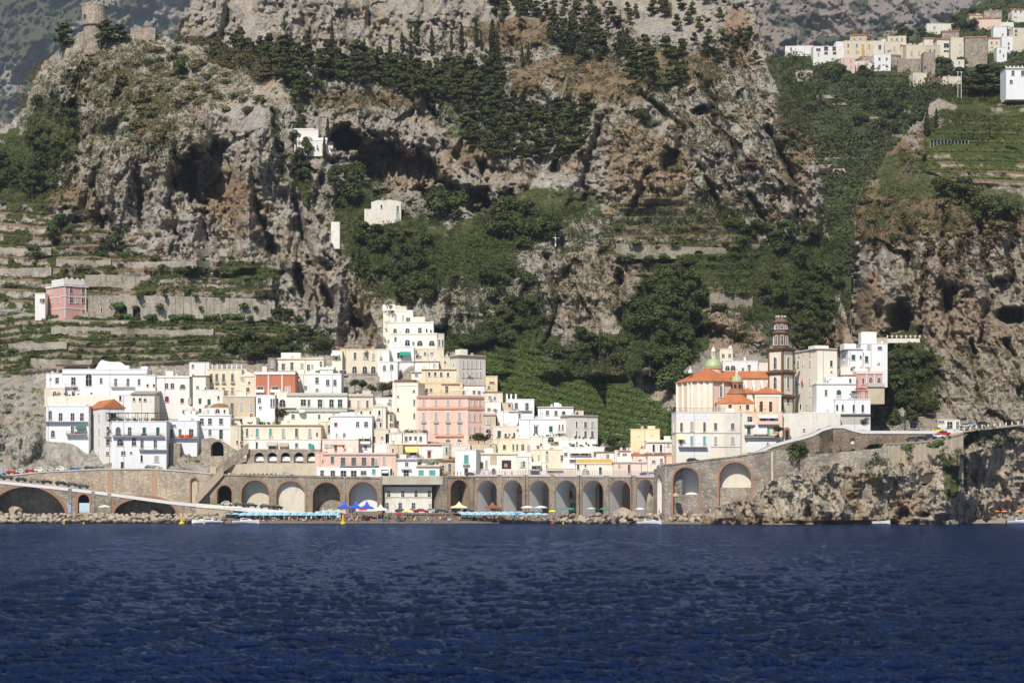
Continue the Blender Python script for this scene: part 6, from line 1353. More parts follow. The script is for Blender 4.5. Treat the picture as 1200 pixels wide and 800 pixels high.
# bell tower
TB = plaster("tower_brown", (.20, .125, .085), .4, .5); TW = plaster("tower_cream", (.76, .71, .60), .4, .4)
def tower():
    d = 699.0; xc = 917.0; X, Y = (xc-600)*d/F, d-CAMD+4.2; z0 = zat(487, d); T = empty('bell_tower', (X, Y, z0), "tall brown and cream bell tower with arched openings and an octagonal top", 'bell tower', GC)
    T.rotation_euler.z = R(45); zz = lambda y: zat(y, d)-z0; hw = 2.95
    def tier(y1, y0, hw, first=False):
        z1, z0_ = zz(y1), zz(y0)
        m = MB().use(TW).box(-hw, hw, -hw, hw, z0_, z1)
        tb = m.build('tier', parent=T)
        m = MB().use(TB)
        for sx in (-1, 1):
            for sy in (-1, 1): m.box(min(sx*(hw-.55), sx*(hw+.1)), max(sx*(hw-.55), sx*(hw+.1)), min(sy*(hw-.55), sy*(hw+.1)), max(sy*(hw-.55), sy*(hw+.1)), z0_, z1)
        m.build('corner_pilasters', parent=T)
        for e, (a, h) in enumerate(((.1, .35), (.5, .3), (.75, .35))): pass
        m = MB().use(TB); zc = z1-.9
        for o_, za, zb_ in ((.25, zc, zc+.4), (.55, zc+.4, zc+.8), (.8, zc+.8, zc+1.05)): m.box(-hw-o_, hw+o_, -hw-o_, hw+o_, za, zb_)
        m.box(-hw-.15, hw+.15, -hw-.15, hw+.15, z0_, z0_+.7); m.build('cornice', parent=T)
        return tb
    tier(464, 487, hw); tier(435.5, 464, hw); tier(408, 435.5, hw)
    for (y0, y1, w_, st) in ((441, 455, 1.25, 'na'), (418, 431.5, 1.25, 'na'), (467, 472, 1.3, 'b')):
        for ang, (ox, oy) in ((0, (0, -hw-.003)), (-90, (-hw-.003, 0))):
            o = link('window', window_mesh(w_, zz(y0)-zz(y1), st), T); o.location = (ox, oy, zz(y1)); o.rotation_euler.z = R(ang)
    def octo(y1, y0, r, hh, rnd):
        m = MB().use(TB).lathe([(r, zz(y0)), (r, zz(y1))], 8, 0, 0, R(22.5)); m.build('octagon', parent=T)
        m = MB().use(TB).lathe([(r*1.02, zz(y1)-.5), (r*1.22, zz(y1)-.1), (r*1.22, zz(y1)+.25), (r*.9, zz(y1)+.45)], 8, 0, 0, R(22.5)); m.build('cornice', parent=T)
        for i in range(8):
            a = R(-90+45*i); o = link('opening', window_mesh(.9, hh, 'na'), T); ap = r*math.cos(R(22.5))
            o.location = (math.cos(a)*ap, math.sin(a)*ap, (zz(y0)+zz(y1))/2-hh/2); o.rotation_euler.z = a+R(90)
    octo(389, 406.5, 2.55, 3.1, 0); octo(376.5, 387.5, 2.2, 1.5, 1)
    m = MB().use(TB).lathe([(2.4, zz(376)), (1.7, zz(373)), (1.6, zz(371)), (1.8, zz(370.5)), (.1, zz(370))], 8, 0, 0, R(22.5)); m.build('cap', parent=T)
    m = MB().use(TW)
    for i in range(8): a = R(45*i+10); m.box(1.5*math.cos(a)-.2, 1.5*math.cos(a)+.2, 1.5*math.sin(a)-.2, 1.5*math.sin(a)+.2, zz(371), zz(368.6))
    m.build('crenels', parent=T)
tower()
b = Bld("cream belfry block with two round openings on the rock behind the church", 843.5, 858.5, 409, 430, 'sand', d=724, W="na 414-419 3:847.5,855", group=GC); b.top(855, 858, 406, PM('white'))
b = Bld("long white house with twin arches behind the green dome", 847, 888, 423, 440, 'cool', d=721, W="na 428.5-434 5:852.5|na 428-434 5.5:859|g 431-435 2.2:870.5|k 428-435 2.2:878|w 427-430 2:878", group=GC)
b = Bld("ruined white wall remnants on the rock left of the bell tower", 887, 903, 425, 440, 'stained', d=722, name='ruin_wall', cat='ruin', group=None, noroof=True)
# white houses right of the tower
b = Bld("tall cream-white block with green-shuttered windows, right of the bell tower", 958, 981, 408.5, 505, 'cream', d=697, yaw=18, side=932, W="g 422.5-429.5 3:974|n 434.5-436 2:974|n 456.5-463.5 3:968|ka 473-484 2.2:960.5|n 485-488 2.5:956", SW="g 411-417.5 2.6:936.5|k 411-415 1.4:942|g 410.5-417 2.8:949.5|g 423-430 4:935.5|k 423-428 1.4:941|g 422.5-429 2.8:949.5|n 435-438 2:936.5|k 443-451 2.6:949.5|n 443-449 2:936.5,941|n 458-464 2.6:936.5,949.5|n 473-481 2.6:949.5", group=GC)
b.band(408.8, .25, .25, mat=flat('slate_edge', (.22, .19, .18))); b.top(956, 972, 405, PM('pale'), .5, 5)
m = MB().use(flat('cyan_cloth', (.15, .55, .75))); t, z, d = b.locs(935, 452); m.box(-.5, -.35, t-.8, t+.8, z, z+1.5); m.build('hanging_cloth', parent=b.root)
m = MB().use(flat('orange_cloth', (.7, .12, .02))); t, z, d = b.locs(941, 451); m.box(-.5, -.35, t-.5, t+.5, z, z+1.3); m.build('hanging_cloth', parent=b.root)
b = Bld("white mid block with a long terrace and parasol, in front of the cream-white block", 957, 1003, 449.5, 490, 'white', d=690, W="n 456.5-463.5 3:968|ga 456.5-463.5 5.4:983|w 463.5-466 6:983|n 446-449 1:970", group=GC); b.band(449.3, .4, .2, col='grey'); b.top(969, 996, 443, PM('white'), 1.5, 5)
b = Bld("plain white base block with narrow windows behind the ramp", 936, 976, 483.5, 515, 'white', d=687, W="n 473-480 2:938|n 486-491 2:973", group=GC)
b = Bld("white house front with four slim dark windows over a grey undercroft", 979, 1020, 468, 497, 'cool', d=686, W="n 474-481 2.2:981,987.5|n 474-482.5 2.4:1000.5|n 474-482.5 2.4:1011", group=GC); b.rect(985, 1019.5, 485.5, 497, PM('grey'), .03, 'grey_base'); b.band(484.8, .35, .6, mat=flat('slate_edge', (.22, .19, .18)), x0=979, x1=1020); b.rail(1.2, mat=TRIM); b.pergola(1000, 1017, 2.4, 4, False)
b = Bld("white stair wall climbing in steps above the church road", 917, 985, 484, 516, 'stained', d=683, depth=4, name='stair_wall', cat='wall', noroof=True, W="n 502-505 2:942|n 503-505 1.5:959")
b = Bld("white house with a rounded parapet hump, topmost of the group at right", 1009, 1040, 403, 436, 'cool', d=712, W="w 403-409 4:1018|k 406-409.5 5:1031|g 417-424.5 4:1015.5|n 430-432.5 5:1016|n 429-432 2:1009.5", group=GC)
t0 = b.loc(1009.5, 403)[0]; t1 = b.loc(1027, 403)[0]; MB().use(b.mat).prism([(t0, b.H)]+[(t0+(t1-t0)*(.5-.5*math.cos(math.pi*i/8)), b.H+.2+1.5*math.sin(math.pi*i/8)) for i in range(9)]+[(t1, b.H)], .0, .5).build('curved_parapet', parent=b.root); b.top(1011, 1029, 391.5, PM('white'), 3, 6)
b = Bld("white house with two green windows left of the rounded parapet", 994, 1011, 409, 440, 'cool', d=710, W="g 415.5-422 4.4:1000|n 417-420 2:1008.5", yaw=8, side=985, SW="n 416-422.5 2:989", group=GC); b.band(409, .25, .25, mat=flat('slate_edge', (.22, .19, .18))); b.top(990, 1004, 403, PM('white'), .6, 5)
b = Bld("white low house with dark arched cellar under the green-windowed house", 985, 1010, 429, 445, 'stained', d=705, W="na 429.5-434 7:1000|n 430-434 3:1009", group=GC)
b = Bld("small white house with one green window beside the pink house", 989, 1003.5, 439, 456, 'white', d=697, W="g 443.5-449 4:995.5", group=GC); b.band(439, .25, .3, mat=TERRAD)
b = Bld("dusty pink house with two arched windows over a white balcony", 1003.5, 1035, 436, 455, 'dust', d=699, W="k 443-450 2.6:1011.5|na 442-448.5 3.8:1020.5|na 442.5-448.5 4:1030", group=GC)
b.band(436, .5, .25); b.pil([1015.5, 1024.8, 1034.5], 437, 449, .3); b.balc(1016, 1036, 453, 1.2, 1.0, True, 'grey'); Bld("grey stained retaining wall under the dusty pink house", 1015.5, 1036.5, 455, 466, 'tan', d=698, down=2, depth=3, name='retaining_wall', cat='wall', noroof=True); b.top(1003, 1034, 432.5, PM('white'), 1.5, 6)
b = Bld("cliff-side stone house end with ruined wall right of the white parapet house", 1027, 1040, 396, 412, 'tan', d=722, group=GC)
b = Bld("long low pale terrace wall with posts under the overhanging cliff", 1040, 1078, 396.5, 400, 'stained', d=sdep('right_hill', 1040, 1078, 401)-1, depth=3, name='terrace_wall', cat='wall', noroof=True, down=.5)
b.rail(1.0, mat=TRIM, posts=True)
parasol("cream parasol on the terrace of the white front with slim windows", 1000, 468, 690, 1.5, 2.6, (.8, .76, .66)); parasol("red parasol on the terrace beside the cream parasol", 1009, 467.5, 690, 2.0, 3.9, (.45, .10, .07)); parasol("white parasol on the terrace of the white mid block", 972, 450, 693, 1.8, 2.2, (.8, .8, .78))
b = Bld("white garage building with two dark doorways at the tunnel on the coast road", 1099, 1125, 492, 507, 'stained', d=688, depth=4, W="n 494-503 6:1113|n 494-502 3:1122|n 493-495 7:1103", cat='garage', name='garage')
b = Bld("tiny stone kiosk with a dark opening beside the coast road trees", 1062, 1078, 493, 506, 'stone', d=688, depth=4, W="n 495-502 8:1070", cat='kiosk', name='kiosk')
# ---- buildings on the hill
def sheet_d(sheet, x, y): return float(SHEETS[sheet].depth(x, y))
d = sdep('left_hill', 60, 100, 373)-3
b = Bld("pink villa with white quoins and rows of white-framed windows on the left terraces", 75.5, 101, 333, 374, 'dust', d=d, yaw=42, side=54, W="n 334-344 3:83.5,97.5|n 348-355 3.4:83.5,97.5|n 363-370 3:98|w 348-355 1.6:90", SW="n 335-345 1.6:56,61.5,69|n 348.5-355 1.6:61.5,69|n 363-369 1.6:69", cat='villa', name='villa')
b.mat = b.mat; b.band(333.5, .5, .4); b.band(346.5, .25, .15); b.band(360.5, .25, .15); b.pil([76.3, 100.2], 334, 373, .6); b.top(75, 100, 326.5, TRIM, .2, 9); b.band(325, .01, .01)
m = MB().use(TRIM)
for i in range(4): t = b.w*(i+.5)/4; m.prism([(t-.7, b.H+1.8), (t+.7, b.H+1.8), (t+.5, b.H+2.5), (t, b.H+2.8), (t-.5, b.H+2.5)], .3, .6)
m.build('roof_crests', parent=b.root)
b = Bld("stone annex with two small windows joined to the right of the pink villa", 103, 136, 345, 376, 'stone', d=d+2, W="n 350-355 2.4:118|n 350-354 2:129|n 360-366 2:119", cat='house'); b.pergola(104, 128, 2.6, 5, False); b.hip(.4, .2, TERRAD, 'shed')
b = Bld("small white outhouse at the left foot of the pink villa", 41, 53, 344, 362, 'white', d=d+3, W="n 350-354 2.4:48|g 350-355 3:51", cat='house')
b = Bld("wide stone barrel-vaulted shed above the long white villa", 66, 105, 427.5, 437, 'stone', d=765, depth=6, W=None, cat='shed', name='shed'); m = MB().use(DARKM).prism([(1, .5), (b.w-.6, .5), (b.w-.6, b.H-.6), (3.5, b.H-.5), (1, b.H-2)], -.02, .01); m.build('dark_opening', parent=b.root); b.hip(.5, .5, TERRAD, 'shed')
d = sdep('main_hill', 348, 375, 179)+1
b = Bld("small white cliff chapel perched beside the great cave", 345, 373, 152, 178, 'white', d=d, yaw=0, W="w 164.5-168 1.6:358,365", cat='chapel', name='chapel', depth=9, down=1.5); b.top(344, 368, 151, PM('white'))
b = Bld("low white stepped annex in front of the cliff chapel", 348, 383, 164.5, 179, 'white', d=d-3, W="n 168-170 1:355|n 170-172 1:372", cat='annex', name='annex', depth=4, down=1.5); b.hip(1.2, .1, PM('white'), 'gable_side')
b = Bld("white garden wall block at the right end of the cliff chapel", 380, 390, 171, 180, 'white', d=d-2, cat='wall', name='garden_wall', depth=4, down=1.5)
d = sdep('main_hill', 436, 470, 264)+.8
b = Bld("roofless pale ruined chapel on the slope below the caves", 435, 470, 237, 264, 'stained', d=d, W="na 241-249 2.4:466|wa 248-258 4:466|n 240-244 2:447", cat='ruin', name='ruin', depth=7, noroof=True, down=1.5)
t0 = b.w; MB().use(b.mat).prism([(0, b.H), (3, b.H+1.0), (5, b.H+.6), (8, b.H+1.1), (b.w, b.H+.3), (b.w, b.H-.01), (0, b.H-.01)], 0, .6).build('broken_top', parent=b.root)
Bld("small pale ruin fragment below the roofless chapel", 388, 398, 260, 276, 'stained', d=sheet_d('left_hill', 394, 300)+4, cat='ruin', name='ruin', depth=4, noroof=True)
b = Bld("low pale side wall with a niche left of the roofless chapel", 427, 437, 245, 266, 'stained', d=d+1, cat='ruin', name='ruin', depth=5, noroof=True, down=1.5)
# watch tower
d = 944; X, Y = (111-600)*d/F, d-CAMD; z0 = zat(56, d); T = empty('watchtower', (X, Y, z0), "round crumbling stone watchtower on the left summit", 'tower'); zz = lambda y: zat(y, d)-z0
FST = PM('fardust')
m = MB().use(FST).lathe([(5.0, -4), (4.9, zz(34)), (4.7, zz(33)), (5.6, zz(31)), (5.7, zz(29)), (5.6, zz(8))], 28); m.build('wall', parent=T)
m = MB().use(FST)
for i in range(18):
    a = 2*math.pi*i/18; h = random.uniform(.3, 1.3); c, s_ = math.cos(a), math.sin(a)
    m.box(c*5.2-.8, c*5.2+.8, s_*5.2-.5, s_*5.2+.5, zz(8)-.1, zz(8)+h)
m.build('broken_battlement', parent=T)
MB().use(FST).box(2.6, 3.6, -.5, .5, zz(8), zz(-1)).build('turret_stump', parent=T)
m = MB().use(DARKM).box(-3.9, -3.1, -4.9, -4.5, zz(24), zz(20)); m.build('window', parent=T)
b = Bld("low ruined pale stone wall on the summit right of the watchtower", 153, 182, 34, 44, 'fardust', d=sdep('left_hill', 155, 180, 47)-1, down=3, depth=3, cat='ruin', name='ruin_wall', noroof=True)
MB().use(b.mat).prism([(0, b.H-.01), (0, b.H+.5), (1.5, b.H-.0), (4, b.H+1.2), (5, b.H+.2), (8, b.H+.9), (b.w, b.H+.1), (b.w, b.H-.01)], 0, .8).build('broken_top', parent=b.root)
# white cross
d = sheet_d('main_hill', 651, 284)-4; X, Y, Z = at(651, 286, d); o = empty('cross', (X, Y, Z), "white cross standing on the rocky spur in the middle of the hill", 'cross')
MB().use(TRIM).box(-.25, .25, -.22, .22, -1, 4.0).build('post', parent=o); MB().use(TRIM).box(-1.5, 1.5, -.18, .18, 2.3, 2.8).build('crossbar', parent=o)
# terrace with arched tunnel mouth
d = sdep('main_hill', 722, 860, 305)-1.5
arch_wall("long pale terrace wall with a dark arched mouth in the middle of the hill", [(722, d+1), (860, d)], [(722, 285), (760, 288), (862, 290.5)], zat(303, d), [dict(x=819, w=11, top=293.5, rec=2, back=DARKM)], 2.5, masonry('mossy_terrace_stone', (.32, .29, .235), (.19, .18, .13), 1.0), name='terrace_wall', cat='wall')
d = sdep('main_hill', 832, 882, 360)-1.5
arch_wall("pale retaining wall above the dark rock behind the church", [(832, d), (882, d)], [(832, 344), (882, 346)], zat(362, d), [], 2.5, masonry('mossy_terrace_stone', (.32, .29, .235), (.19, .18, .13), 1.0), name='retaining_wall', cat='wall')
d = sdep('left_hill', 134, 322, 374)-2
w = arch_wall("long grey buttressed retaining wall on the left terraces", [(134, d+1), (322, d)], [(134, 346), (200, 347), (300, 350), (322, 352)], zat(376, d), [dict(x=144, w=10, top=357, rec=2, back=DARKM), dict(x=160, w=9, top=358, rec=2, back=DARKM)], 2.5, masonry("terrace_stone", (.40, .365, .31), (.27, .245, .20), 1.0), name='retaining_wall', cat='wall')
ribs(w, range(205, 320, 9), None, .5, .3, masonry("terrace_stone", (.40, .365, .31), (.27, .245, .20), 1.0))
d = sdep('left_hill', 100, 176, 337)-1
w = arch_wall("grey terrace wall with pale ribs above the pink villa", [(100, d), (176, d+1)], [(100, 322), (140, 322), (165, 325), (176, 322)], zat(337, d), [], 2, masonry("terrace_stone", (.40, .365, .31), (.27, .245, .20), 1.0), name='retaining_wall', cat='wall')
ribs(w, (113, 124, 142, 158), None, .4, .25, masonry("terrace_stone", (.40, .365, .31), (.27, .245, .20), 1.0))
for i, (x0, x1, y0, y1, lab) in enumerate([(0, 62, 286, 297, "pale terrace wall at the left edge above the lone tree"), (-20, 60, 309, 323, "long pale terrace wall at the left edge behind the pink villa"), (66, 130, 300, 311, "pale terrace wall right of the lone tree on the left slope"), (220, 275, 288, 299, "short pale terrace wall at the foot of the left cliff"), (150, 250, 303, 312, "rubble terrace wall below the left cliff cave"), (300, 372, 395, 408, "grey terrace wall at the foot of the left cliff") , (60, 140, 380, 390, "stone terrace wall below the pink villa"), (10, 80, 398, 408, "rough stone terrace wall at the lower left"), (130, 250, 383, 391, "stone terrace wall under the vegetable rows"), (36, 110, 416, 430, "bare stone terrace wall behind the long white villa"), (66, 132, 243, 250, "topmost pale terrace wall at the left under the woods")]):
    y0 = y0+(y1-y0)*.35; xs = np.arange(x0, x1+.1, 4); SH = SHEETS['left_hill']; yt = y0+.8*np.sin(xs/17.+i)+np.array([random.uniform(-.9, .9) for _ in xs])
    dd = np.array([float(SH.depth(x, y1)) for x in xs]); dd = np.convolve(np.pad(dd, 2, 'edge'), np.ones(5)/5, 'valid')-1.2
    strip_wall(lab, [(x, y, q) for x, y, q in zip(xs, yt, dd)], (y1-y0+2)*dd.mean()/F, masonry("terrace_stone", (.40, .365, .31), (.27, .245, .20), 1.0), 2.5)
for i in range(16):
    x0 = random.uniform(940, 1050); y = 112+i*9+random.uniform(-2, 2); x1 = min(x0+random.uniform(18, 50), 1100-max(0, y-110)*.55); 
    if x1-x0 < 10: continue
    xs = np.arange(x0, x1, 4); SH = SHEETS['valley']; dd = np.array([float(SH.depth(x, y+1.5)) for x in xs]); dd = np.convolve(np.pad(dd, 2, 'edge'), np.ones(5)/5, 'valid')-1.5
    strip_wall("low grey terrace wall on the valley slope below the village", [(x, y+random.uniform(-.3, .3), q) for x, q in zip(xs, dd)], random.uniform(1.6, 2.6), PM('fardust'), 2, group='terrace walls of the valley')
# ---- far village
GV = 'houses of the hilltop village'
vil = [
 ("long white modern house on thin pillars, far left of the hilltop village", 920, 953, 54.5, 60, 'white', 'n 56-59 2:927', None),
 ("white modern house with wide dark windows in the hilltop village", 953, 989, 54.5, 70, 'white', 'n 57-60 5:959|n 54.8-59.5 4.6:968|n 54.8-59.5 4:977.5|n 61-64 4:968,978|w 62-66 2:959', None),
 ("white balconied block between the modern house and the yellow house", 980, 990, 49, 68, 'cool', 'n 55-58 4:984|n 61-63 2:984.5', None),
 ("cream and yellow house with ochre shutters in the hilltop village", 989, 1024, 48, 67, 'beige', 'n 51.5-55.5 1.8:994,1004|o 52-58 3:1011|o 52-57 2.4:1018.5|o 59-66 4:1011.5|o 59-62.5 2:994,1004', None),
 ("small pink house below the ochre-shuttered house", 986, 1002, 68.5, 84, 'rose', 'w 70-73.5 2:988.5,997|w 77-80 2:997', None),
 ("grey rock-faced house beside the flat cream house of the hilltop village", 1024, 1036, 48, 66, 'stained', 'n 53-58 3:1031', None),
 ("white cube with four small dark windows in front of the hilltop village", 1024, 1044, 64, 80.5, 'cool', 'n 67.5-71 2:1030.5,1039|n 76-79 2:1030.5,1039', None),
 ("flat cream house in the middle of the hilltop village", 1035, 1058, 48.5, 66, 'beige', 'w 54-60 2:1048|w 53-59 1.6:1056|n 59-61 2:1041', None),
 ("cream house with two pale windows right of the grove", 1062, 1085, 52.5, 74, 'beige', 'w 60-65 2:1068,1077', None),
 ("brown stone houses with small openings under the cream houses", 1052, 1082, 70, 83, 'fardust', 'n 76-78 1.6:1061|n 75-78 2:1077', None),
 ("tall brown stone house with a round dark window", 1082, 1096, 62, 90, 'fardust', 'na 77-81 3.5:1084', None),
 ("brown terrace house beside the white balconied house", 1085, 1102, 54, 72, 'tan', 'k 58-66 2:1090,1095', None),
 ("white house with shaded balconies under a brown gable", 1098, 1114, 47, 66, 'stained', 'n 51-56 6:1109|n 59-61 6:1109', 'gable'),
 ("grey cottage with a brown roof at the top of the village", 1083, 1098, 46, 56, 'stained', 'n 47-50 2:1097', 'gable'),
 ("cream church front with a tall arched window", 1114, 1136, 44.5, 72, 'beige', 'ka 52-60 3:1132|w 59-63 1.6:1125|w 52-54 1.6:1125', None),
 ("large brown stone church with buttresses and a tiled roof", 1131, 1157, 45, 76, 'fardust', 'n 50-52 2:1147|n 51-53 1.6:1154', 'gable'),
 ("white house with a blue-grey door below the stone church", 1136, 1150, 61, 76, 'stained', 'k 65-72 2:1141|w 63-66 2:1146', None),
 ("square brown stone house standing highest at right", 1153, 1174, 13, 26, 'fardust', 'w 16-20 2:1158,1169', None),
 ("white house with sloping roof under the highest stone house", 1164, 1180, 32, 47, 'cool', 'n 40-42 2:1175', None),
 ("small white flat house beside the pink roofs", 1173, 1188, 26.5, 32, 'white', None, None),
 ("white house of two floors with small balcony, right of the stone church", 1174, 1196, 43, 60, 'cool', 'n 50-53 2:1182|n 55-58 2:1182|n 46-49 3:1194', None),
 ("cream house at the right edge of the village", 1187, 1222, 33, 60, 'beige', 'n 35-38 3:1190.5|n 40-42 3:1190.5', None),
 ("pale house with a tiled roof at the top right corner", 1186, 1222, 12, 24, 'stained', 'n 12.5-15 2:1190,1196', 'gable'),
 ("cream garage block with a red roof below the village", 1070, 1086, 85.5, 99, 'beige', 'n 96-98 2.4:1081.5|w 90-93 1.4:1072', None),
 ("low dark-red roofed shed between the two cream blocks below the village", 1086, 1105, 91, 98, 'brown', 'n 93-97 4:1090,1097', None),
 ("plain cream block below the village beside the lamp poles", 1105, 1126, 90, 99.5, 'beige', None, None),
 ("low ruined stone building with two arches below the long modern house", 933, 952, 83, 92, 'tan', 'na 84.5-90 7:938|na 84.5-90 6:948', None),
 ("low grey stone terrace house above the village", 1086, 1125, 28, 36, 'stained', 'w 31-34 3:1095', None),
 ("cream house with three small windows behind the flat cream house", 1040, 1062, 43, 52, 'beige', 'n 45-48 1.6:1045,1051,1057', None),
 ("tan farmhouse with a tiled roof above the ochre-shuttered house", 996, 1016, 42.5, 50, 'tan', 'n 45-47.5 1.5:1001,1008', 'gable'),
 ("small stone house squeezed between the yellow house and the white cube", 1010, 1024, 66, 77, 'fardust', 'n 69-72 1.6:1014,1019', None),
 ("low rose terrace house under the balconied stone rooms", 1000, 1022, 72, 80, 'ltpink', 'w 74-77 2:1006,1014', None),
 ("stone house with a brown roof right of the white cube", 1044, 1056, 66, 78, 'fardust', 'n 69-72 1.6:1048,1052', 'gable'),
 ("pale stone house below the cream church front", 1112, 1130, 70, 80, 'stained', 'n 72-75 1.6:1117,1124', None),
 ("cream house half hidden by trees left of the two-floor white house", 1158, 1172, 46, 60, 'beige', 'n 49-52 1.6:1162,1168', 'gable'),
 ("tall white house just above the right ridge trees", 1168, 1180, 56, 70, 'cool', 'n 59-62 1.6:1172|n 64-67 1.6:1176', None),
 ("small tan house beside the square brown stone house", 1136, 1152, 18, 27, 'tan', 'n 20-23 1.6:1141,1147', 'gable'),
 ("stone house with two windows behind the stone church", 1104, 1124, 38, 47, 'fardust', 'n 41-44 1.6:1110,1118', 'gable'),
 ("cream rooms with a red roof between the two cream houses", 1056, 1066, 54, 68, 'beige', 'n 57-60 1.6:1061', 'gable'),
 ("pink-roofed low house under the highest stone house", 1143, 1173, 23, 32, 'rose', None, 'gable')]
for i, (lab, x0, x1, yt, yb, c, W, rf) in enumerate(vil):
    xm = (x0+x1)/2
    d = sdep('valley', x0, x1, yb+2)-2
    b = Bld(lab, x0, x1, yt, yb, c, d=d, yaw=random.uniform(-8, 8), depth=9, W=W, group=GV, down=6)
    if rf: b.hip(2.0, .3, TERRAD, 'gable_side')
    if i == 0: 
        m = MB().use(TRIM)
        for t in (5, 9.5, 14): m.box(t, t+.4, -.2, .2, -8, 9)
d = 925
b = Bld("white house with three dark windows on the right ridge at the frame edge", 1179, 1222, 80, 103, 'cool', d=912, W="n 83-88.5 3.4:1187|k 83-89 5:1199|n 94-98 3.4:1185|n 85-90 4:1212", cat='house'); b.band(79.5, .4, .5); b.rail(.8, mat=TRIM, posts=True)
for i, (x, y, h, lab) in enumerate([(1111, 111, 30, "thin wooden pole left of the twin lamp poles on the right ridge"), (1122.5, 113, 28, "left one of the twin white lamp poles on the right ridge"), (1126.5, 113, 28, "right one of the twin white lamp poles on the right ridge")]):
    d = 930; X, Y, Z = at(x, y, d); o = empty('lamp_pole', (X, Y, Z), lab, 'lamp pole'); hh = h*d/F
    MB().use(TRIM if i else M_BARK).tube((0, 0, -2), (0, 0, hh), .13, 6, .1).build('pole', parent=o)
    if i: MB().use(TRIM).box(-.5, .5, -.12, .12, hh, hh+.25).build('lamp_head', parent=o)
d = sheet_d('right_hill', 1130, 168)-3; X, Y, Z = at(1090, 170, d)
o = empty('greenhouse', (X, Y, Z), "long shed under dark green netting on the right terraces", 'shed'); L_ = 45*d/F
MB().use(flat('green_net', (.03, .09, .07))).box(0, L_, 0, 4, 1.9, 2.1).build('net_roof', parent=o)
m = MB().use(TRIM)
for i in range(12): m.box(L_*i/11-.06, L_*i/11+.06, 0, .12, -1, 1.9)
m.build('posts', parent=o); MB().use(PM('tan')).box(.5, L_*.8, 3.2, 3.9, -1, 1.7).build('back_wall', parent=o)
d = sheet_d('valley', 960, 205)-4
Bld("tiny stone hut beside the black netted plots in the valley", 975, 990, 198, 207, 'tan', d=d, W="n 200-204 2:980", cat='hut', name='hut', depth=5)
for i, (x0, x1, y0, y1, lab) in enumerate([(948, 975, 199, 203, "upper dark netted vine plot in the valley"), (948, 1000, 208, 218, "lower wide dark netted vine plot in the valley")]):
    X, Y, Z = at(x0, y1, d); o = empty('netted_plot', (X, Y, Z), lab, 'net'); L_ = (x1-x0)*d/F; H_ = (y1-y0)*d/F
    MB().use(flat('black_net', (.022, .024, .028))).box(0, L_, 0, 8, 0.02*H_, H_*.95).build('net', parent=o); MB().use(M_BARK).box(-.2, 0, -.1, .1, -1, H_).box(L_, L_+.2, -.1, .1, -1, H_).build('posts', parent=o)
# ------------------------------------------------------------------ vegetation
def crown_mesh(name, blobs_, n, size, mat, seed):
    V, Fc = leaf_cloud(blobs_, n, size, seed); return np_mesh(name, V, Fc, mat)
TK = {}
def make_kind(kind, nvar=5):
    L = []
    for v in range(nvar):
        rg = random.Random(len(kind)*31+v*7); B = []; m = MB().use(M_BARK)
        if kind == 'pine':
            H = 8.0
            for i in range(15):
                t = rg.random(); z = 2.2+t*5.6; rr = (1-t)*2.3+.35; a = rg.uniform(0, 6.28); q = rr*rg.uniform(.3, 1)
                B.append(((q*math.cos(a), q*math.sin(a), z), (1.5-.6*t, 1.5-.6*t, .55)))
                if i % 2: m.tube((0, 0, z-.8), (q*math.cos(a), q*math.sin(a), z-.1), .07, 4, .03)
            m.tube((0, 0, -1.5), (rg.uniform(-.2, .2), 0, 7.4), .24, 6, .06); mat, n, sz = M_PINE, 60, .52
        elif kind == 'broad':
            for i in range(13):
                a = rg.uniform(0, 6.28); e = rg.uniform(-.5, 1.3); q = 2.3*rg.uniform(.5, 1)
                c = (q*math.cos(a)*math.cos(e), q*math.sin(a)*math.cos(e), 3.4+1.9*math.sin(e)*1.0); r = rg.uniform(1.0, 1.7); B.append((c, (r, r, r*.85)))
                if i % 3 == 0: m.tube((0, 0, 1.2), (c[0]*.8, c[1]*.8, c[2]), .12, 5, .04)
            m.tube((0, 0, -1.5), (0, 0, 3.4), .28, 6, .14); mat, n, sz = M_BROAD, 75, .5
        elif kind == 'cypress':
            for i in range(13):
                t = i/12; B.append(((rg.uniform(-.15, .15), rg.uniform(-.15, .15), 1+t*8.6), (1.0*(1-t)**.6*(.5+min(1, t*3)*.5)+.14,)*2+(.8,)))
            m.tube((0, 0, -1.5), (0, 0, 9), .18, 6, .04); mat, n, sz = M_CYP, 48, .42
        else:
            for i in range(6):
                a = rg.uniform(0, 6.28); q = rg.uniform(0, .9); r = rg.uniform(.5, .95); B.append(((q*math.cos(a), q*math.sin(a), .45+rg.uniform(0, .5)), (r, r, r*.75)))
            for i in range(3): m.tube((0, 0, -.5), (rg.uniform(-.5, .5), rg.uniform(-.5, .5), .8), .06, 4, .02)
            mat = dict(shrub=M_BUSH, green=M_BUSH2, dry=M_DRY, rust=M_RUST)[kind]; n, sz = 44, .34
        L.append((m.mesh('trunk' if kind in ('pine', 'broad', 'cypress') else 'stem'), crown_mesh('crown' if kind in ('pine', 'broad', 'cypress') else 'foliage', B, n, sz, mat, v+len(kind)*13)))
    TK[kind] = L
for k in ('pine', 'broad', 'cypress', 'shrub', 'green', 'dry', 'rust'): make_kind(k, 5 if k in ('pine', 'broad') else 3)
NMS = dict(pine=('pine_tree', 'tree'), broad=('broadleaf_tree', 'tree'), cypress=('cypress_tree', 'tree'), shrub=('shrub', 'shrub'), green=('garden_bush', 'bush'), dry=('dry_shrub', 'shrub'), rust=('rusty_shrub', 'shrub'))
TCOUNT = {}
PLACED = []
